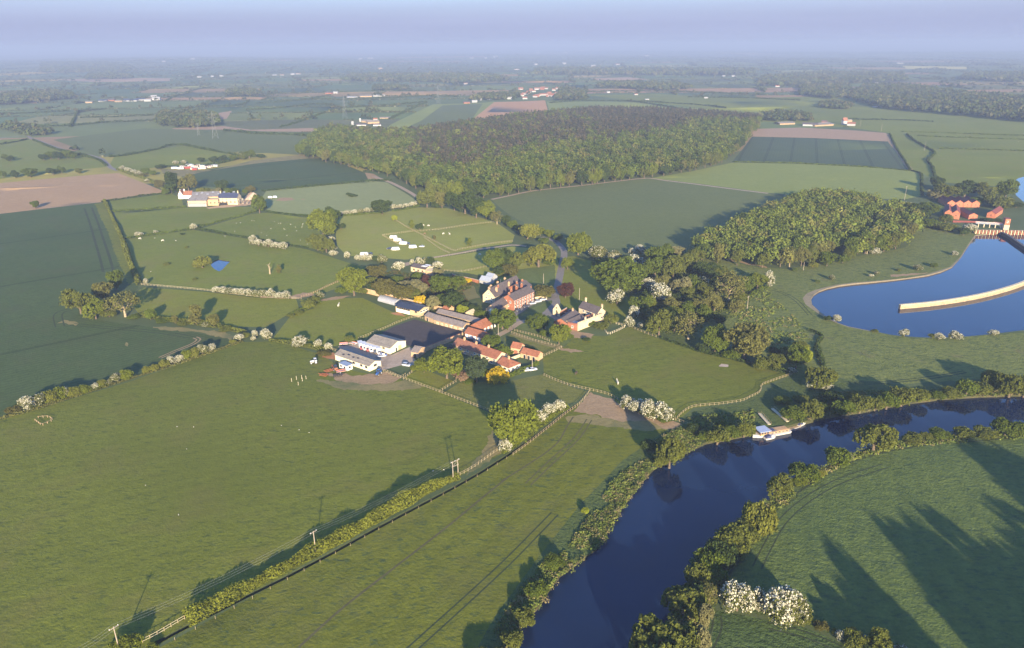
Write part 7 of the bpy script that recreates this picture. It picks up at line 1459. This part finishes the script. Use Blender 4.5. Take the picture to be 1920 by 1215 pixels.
# static caravans on the scrap site
for i, (x, y, k) in enumerate([(321, 316, 0), (332, 316.5, 1), (337, 313, 0), (345, 315, 2), (352, 312, 0), (357, 317, 0), (362, 313, 3), (368, 316.5, 0), (374, 312.5, 0), (376, 316, 0), (384, 314, 3), (390, 313, 0), (396, 312, 0), (348, 310.5, 1), (366, 310.5, 0), (360, 318, 2)]):
    q = Pz(x, y); e = empty('static_caravan', q, rng.uniform(-.3, .5)); m = MB(); L = rng.uniform(5.5, 9); m.box(0, L, 0, 3.0, .4, 2.7); m.build('wall', [paint('dull_van', (.50, .49, .46), .6), C_silver, C_red, paint('pinkish_van', (.55, .40, .36), .6)][k], e); m = MB(); m.extrude_y([(-.1, 2.7), (L + .1, 2.7), (L + .1, 2.85), (L / 2, 3.0), (-.1, 2.85)], -.15, 3.15); m.build('roof', [M_steel, M_asb, M_slate, M_steel][(i * 7) % 4], e)
    for s in (.25, .6): m = MB(); m.box(L * s, L * s + 1.4, -.04, .02, 1.4, 2.3); m.build('window', M_glass, e)
    tag(e, f"{['white', 'greyish', 'red', 'pinkish'][k]} static caravan on the scrap site, {ordw(i)} listed from left" if False else f"{['white', 'greyish', 'red', 'pinkish'][k]} static caravan on the cluttered scrap site, {['lower left end', 'second from left', 'left middle back', 'left middle front', 'before pink van', 'centre front', 'centre left of pink', 'centre right front', 'centre right back', 'right of centre front', 'second pink from left', 'second from right end', 'right end', 'back row left', 'back row centre', 'front row centre'][i]}", 'caravan', 'static caravans on the scrap site')
# ------------------------------------------------------------------ boats and jetty
M_hull = paint('white_hull', (.52, .51, .48), .35, .08, .6); M_cover = paint('navy_cover', (.035, .045, .11), .7, .1); M_deck = paint('teak_deck', (.44, .27, .13), .7, .15); M_croof = paint('bluish_roof', (.34, .38, .47), .5, .08)
def hull_mesh(L, W, z0, z1, stern=.75):
    st = [(-.5, stern, z1), (-.3, .96, z1), (0, 1.0, z1), (.25, .86, z1 + .06), (.40, .52, z1 + .16), (.5, .04, z1 + .28)]; m = MB(); secs = []
    for t, k, z in st: secs.append([(t * L, -W / 2 * k * .7, z0), (t * L, W / 2 * k * .7, z0), (t * L, W / 2 * k, z), (t * L, -W / 2 * k, z)])
    loft(m, secs); return m
def boat_base(name, label, p0, p1, cat, group=None):
    a, b = G(*p0, Z_RIVER), G(*p1, Z_RIVER); d = b - a; e = tag(empty(name, (a + b) / 2, math.atan2(d[1], d[0])), label, cat, group); return e, float(np.hypot(d[0], d[1]))
e, L = boat_base('houseboat', 'long white barge houseboat with bluish wheelhouse roof moored at the jetty', (1478, 808.5), (1411, 820), 'houseboat')
hull_mesh(L, 5.0, -.4, 1.1, .9).build('hull', M_hull, e)
m = MB(); m.box(-L * .44, L * .10, -1.7, 1.7, 1.1, 2.0); m.build('cabin', M_timber, e); m = MB(); m.box(-L * .42, -L * .12, -1.4, 1.4, 2.0, 2.1); m.build('deck_cover', M_deck, e)
for k in range(5):
    for s in (-1, 1): m = MB(); m.box(-L * .40 + k * L * .1, -L * .40 + k * L * .1 + .9, s * 1.7 - .03, s * 1.7 + .03, 1.35, 1.75); m.build('window', M_glass, e)
m = MB(); m.box(-L * .08, L * .02, -1.0, 1.0, 2.0, 2.12); m.build('solar_panel', M_cover, e); m = MB(); m.box(L * .03, L * .08, -1.0, 1.0, 2.0, 2.5); m.build('hatch', M_rust, e)
m = MB(); m.box(L * .12, L * .36, -1.9, 1.9, 1.1, 3.0); m.build('wheelhouse', M_deck, e)
for s in (-1, 1):
    for k in range(3): m = MB(); m.box(L * .135 + k * L * .075, L * .135 + k * L * .075 + L * .06, s * 1.9 - .04, s * 1.9 + .04, 1.8, 2.8); m.build('window', M_glass, e)
for k in (-1, 0, 1): m = MB(); m.box(L * .36 - .03, L * .36 + .04, k * 1.2 - .5, k * 1.2 + .5, 1.8, 2.8); m.build('window', M_glass, e)
m = MB(); m.box(L * .09, L * .40, -2.5, 2.5, 3.0, 3.18); m.build('canopy_roof', M_croof, e)
def cruiser(label, p0, p1, W=2.6):
    e, L = boat_base('cabin_cruiser', label, p0, p1, 'motorboat', 'white cabin cruisers by the jetty'); hull_mesh(L, W, -.25, .85).build('hull', M_hull, e)
    m = MB(); m.hexa([(-L * .05, -W * .40, .85), (L * .28, -W * .30, .9), (L * .28, W * .30, .9), (-L * .05, W * .40, .85)], [(-L * .03, -W * .33, 1.55), (L * .16, -W * .24, 1.45), (L * .16, W * .24, 1.45), (-L * .03, W * .33, 1.55)]); m.build('cabin', M_hull, e)
    m = MB(); m.hexa([(L * .165, -W * .25, .98), (L * .26, -W * .25, .96), (L * .26, W * .25, .96), (L * .165, W * .25, .98)], [(L * .11, -W * .22, 1.52), (L * .15, -W * .22, 1.5), (L * .15, W * .22, 1.5), (L * .11, W * .22, 1.52)]); m.build('windscreen', M_glass, e)
    m = MB(); m.hexa([(-L * .48, -W * .40, .87), (-L * .06, -W * .44, .87), (-L * .06, W * .44, .87), (-L * .48, W * .40, .87)], [(-L * .42, -W * .30, 1.5), (-L * .08, -W * .34, 1.75), (-L * .08, W * .34, 1.75), (-L * .42, W * .30, 1.5)]); m.build('cockpit_cover', M_cover, e); m = MB(); m.tube([(L * .2, -W * .3, .95), (L * .3, -W * .28, 1.3), (L * .46, 0, 1.45), (L * .3, W * .28, 1.3), (L * .2, W * .3, .95)], .03, 4); m.build('bow_rail', M_steel, e)
cruiser('white cabin cruiser with navy cover tied outside the houseboat', (1434, 824), (1454, 819)); cruiser('white cabin cruiser with navy cover at the jetty end', (1494, 800), (1511, 792)); cruiser('small pale boat tucked behind the jetty under the bank', (1500, 790), (1514, 787), 2.2)
e, L = boat_base('pontoon', 'brown floating pontoon between houseboat and cruiser', (1472, 806), (1496, 798), 'pontoon'); m = MB(); m.box(-L / 2, L / 2, -1.7, 1.7, .2, .6); m.build('deck', M_timber, e)
for sx in (-1, 1):
    for sy in (-1, 1): m = MB(); m.tube([(sx * L * .45, sy * 1.6, -.5), (sx * L * .45, sy * 1.6, 1.6)], .13, 6); m.build('mooring_post', M_timber, e)
m = MB(); m.box(-L / 2, L / 2, -1.75, -1.6, .15, .5); m.build('fender_rail', M_steel, e)
for i, (x, y) in enumerate([(1473, 799), (1487, 796)]):
    q = G(x, y, Z_RIVER + .6); m = MB(); m.box(-.6, .6, -.5, .5, 0, .9); m.box(-.45, .45, -.35, .35, .9, 1.15); o = m.build('locker', M_orange); o.location = q; tag(o, ('left' if i == 0 else 'right') + ' orange locker standing on the pontoon', 'locker', 'lockers on the pontoon')
def gangway(p0, p1, label):
    a, b = Pz(*p0), G(*p1, Z_RIVER + .7); a[2] += .45; b[2] = float(hgt(b[0], b[1])) + .35; d = b - a; L = np.linalg.norm(d); e = tag(empty('gangway', a, math.atan2(d[1], d[0])), label, 'gangway', 'gangways to the boats'); dz = d[2]; l2 = np.hypot(d[0], d[1]); m = MB()
    m.hexa([(0, -.7, -.1), (l2, -.7, dz - .1), (l2, .7, dz - .1), (0, .7, -.1)], [(0, -.7, .1), (l2, -.7, dz + .1), (l2, .7, dz + .1), (0, .7, .1)]); m.build('deck', M_post, e)
    for s in (-.68, .68):
        m = MB(); m.tube([(0, s, 1.1), (l2, s, dz + 1.1)], .05, 5)
        for k in range(7): m.tube([(l2 * k / 6, s, dz * k / 6), (l2 * k / 6, s, dz * k / 6 + 1.1)], .04, 4)
        m.build('handrail', M_timber, e)
gangway((1424, 777), (1442, 801), 'left sloping timber gangway down to the houseboat'); gangway((1448, 768), (1476, 796), 'right sloping timber gangway down to the pontoon')
# ------------------------------------------------------------------ animals
def beast(name, joints, edges, mat):
    """one continuous skinned body from a joint skeleton"""
    me = bpy.data.meshes.new(name); me.from_pydata([j[:3] for j in joints], edges, []); o = bpy.data.objects.new(name, me); COL.objects.link(o)
    sk = o.modifiers.new('skin', 'SKIN'); sv = me.skin_vertices[0].data
    for i, j in enumerate(joints): sv[i].radius = (j[3], j[4] if len(j) > 4 else j[3]); sv[i].use_root = (i == 0)
    o.modifiers.new('sub', 'SUBSURF').levels = 1
    dg = bpy.context.evaluated_depsgraph_get(); m2 = bpy.data.meshes.new_from_object(o.evaluated_get(dg)); m2.name = name; m2.materials.clear(); m2.materials.append(mat)
    bpy.data.objects.remove(o); return m2
def horse_joints(graze):
    head = [(1.15, 0, .95, .13), (1.38, 0, .42, .10), (1.52, 0, .14, .07)] if graze else [(1.15, 0, 1.75, .14), (1.30, 0, 2.0, .13), (1.62, 0, 1.78, .08)]
    J = [(0, 0, 1.15, .34, .36), (.55, 0, 1.18, .32, .34), (.82, 0, 1.30, .22, .26)] + head + [(-.55, 0, 1.22, .33, .34), (-.86, 0, 1.12, .16), (-.98, 0, .65, .06)]
    E = [(0, 1), (1, 2), (2, 3), (3, 4), (4, 5), (0, 6), (6, 7), (7, 8)]
    for s in (-1, 1):
        b = len(J); J += [(.58, s * .17, .85, .13), (.60, s * .17, .48, .07), (.58, s * .17, .12, .05), (.62, s * .17, .02, .07)]; E += [(1, b), (b, b + 1), (b + 1, b + 2), (b + 2, b + 3)]
        b = len(J); J += [(-.50, s * .18, .82, .16), (-.66, s * .17, .52, .08), (-.60, s * .17, .14, .055), (-.55, s * .17, .02, .07)]; E += [(6, b), (b, b + 1), (b + 1, b + 2), (b + 2, b + 3)]
    return J, E
M_hw = paint('white_horse', (.55, .51, .44), .8, .1, 2); M_hd = paint('dark_horse', (.06, .038, .025), .7, .2, 2); M_hb = paint('brown_horse', (.17, .09, .05), .7, .2, 2); M_wool = paint('sheep_wool', (.56, .53, .45), .95, .12, 3)
_h = {}
def horse(x, y, ang, col, graze, label, s=1.0):
    key = (col.name, graze)
    if key not in _h:
        J, E = horse_joints(graze); _h[key] = beast('horse', J, E, col)
        if len(_h) == 1: pass
    o = obj('horse', _h[key]); o.location = Pz(x, y); o.rotation_euler = (0, 0, R(ang)); o.scale = (s, s, s); tag(o, label, 'horse', 'horses in the paddocks')
    m = MB(); top = (1.12, 1.0) if graze else (1.14, 1.95); m.extrude_y([(.62, 1.45), (.86, 1.55 if not graze else 1.42), (top[0] + .04, top[1] + .16), (top[0] - .06, top[1]), (.80, 1.30)], -.04, .04); m.build('mane', M_hd if col is not M_hw else M_cream, o); return o
horse(1080, 702, 60, M_hd, True, 'dark horse grazing in the river paddock', 1.15); horse(1158, 720, 100, M_hw, False, 'white horse standing in the river paddock by its shadow', 1.15); horse(634.5, 572, 80, M_hw, False, 'white horse alone in the paddock left of workshop', 1.15)
for x, y, a, c, g, l in [(793, 424, 20, M_hw, True, 'left pale horse near the round dark bush'), (804, 424.5, 190, M_hw, True, 'right pale horse near the round dark bush'), (831, 440, 40, M_hw, True, 'left pale horse in the lower upper paddock'), (843, 440.5, 130, M_hw, False, 'right pale horse in the lower upper paddock'), (796, 440, 0, M_hb, True, 'brown horse beside the bent rail fence'), (305, 453, 30, M_hw, True, 'white horse in the sheep pasture by the long hedge'), (262, 449, 10, M_hw, True, 'pale horse below the small hawthorns'), (900, 478, 160, M_hw, True, 'pale horse grazing behind the hall trees')]: horse(x, y, a, c, g, l)
SJ = [(0, 0, .62, .26, .28), (.32, 0, .64, .22, .24), (.55, 0, .72, .12), (.72, 0, .70, .09), (-.34, 0, .62, .22, .25), (-.5, 0, .55, .06)]; SE = [(0, 1), (1, 2), (2, 3), (0, 4), (4, 5)]
for s in (-1, 1):
    for x0, par in ((.28, 1), (-.30, 4)): b = len(SJ); SJ += [(x0, s * .13, .32, .07), (x0, s * .13, .02, .05)]; SE += [(par, b), (b, b + 1)]
sm = beast('sheep', SJ, SE, M_wool)
SHEEP = [('in the walled sheep field below the mown field', [(514, 415), (522, 418), (526, 418), (508, 428), (532, 428), (534, 429), (556, 432), (554, 425), (568, 419), (566, 425), (567, 421), (490, 436), (538, 441), (563, 450), (576, 457), (555, 460), (563, 460), (472, 413), (476, 413), (443, 418), (451, 417), (440, 434), (458, 444), (500, 441), (545, 420)]), ('scattered over the big near pasture', [(332, 800), (363, 801), (350, 842), (528, 800), (561, 808), (580, 813), (335, 966), (812, 882), (832, 880), (273, 910)]), ('on the right hand plain', [(1560, 245), (1750, 266), (1830, 272), (1842, 275), (1800, 281), (1825, 285), (1868, 282), (1890, 283), (1760, 291), (1770, 298), (1736, 297), (1714, 283), (1910, 265), (1815, 260)]), ('in the left pastures', [(266, 395), (283, 510), (250, 558), (422, 443), (450, 444), (330, 452), (350, 463), (290, 447), (120, 345)])]
for where, L in SHEEP:
    for x, y in L:
        o = obj('sheep', sm); o.location = Pz(x, y); o.rotation_euler = (0, 0, rng.uniform(0, 6.28)); s = rng.uniform(.36, .46) * (1.5 if 'plain' in where or 'left' in where or 'walled' in where else 1.0); o.scale = (s, s, s); tag(o, 'tiny white sheep grazing ' + where, 'sheep', 'sheep ' + where)
# bare dead tree in the pasture and fallen white trunk
def dead_tree(x, y, h, label, mat):
    q = Pz(x, y); e = tag(empty('dead_tree', q, .3), label, 'tree'); m = MB(); m.tube([(0, 0, -.4), (.1, 0, h * .4), (-.1, .1, h * .7)], [.6, .42, .28], 7); m.build('trunk', mat, e); m = MB()
    for k in range(6): a = k * 1.1; p = np.array([0, 0, h * (.35 + .08 * k)]); t = p + np.array([math.cos(a) * h * .2, math.sin(a) * h * .2, h * .22]); m.tube([p, (p + t) / 2 + [0, 0, .3], t], [.2, .12, .04], 5)
    m.build('branch', mat, e)
dead_tree(506, 512, 9.0, 'bare pale dead tree in the open pasture', M_barkp); dead_tree(1022, 616, 6.0, 'bare broken dead tree on the lawn before the courtyard', M_barkp)
# ------------------------------------------------------------------ morning haze
hz = MB(); hz.box(-40000, 40000, -600, 40000, -6, 185)
m, nt, b = new_mat('haze_air'); nt.nodes.remove(b)
pv = N(nt, 'ShaderNodeVolumePrincipled'); pv.inputs['Density'].default_value = HAZE_D; pv.inputs['Color'].default_value = HAZE_C; pv.inputs['Anisotropy'].default_value = 0.0
nt.links.new(pv.outputs[0], nt.nodes['Material Output'].inputs['Volume'])
tag(hz.build('haze', m), kind='stuff')
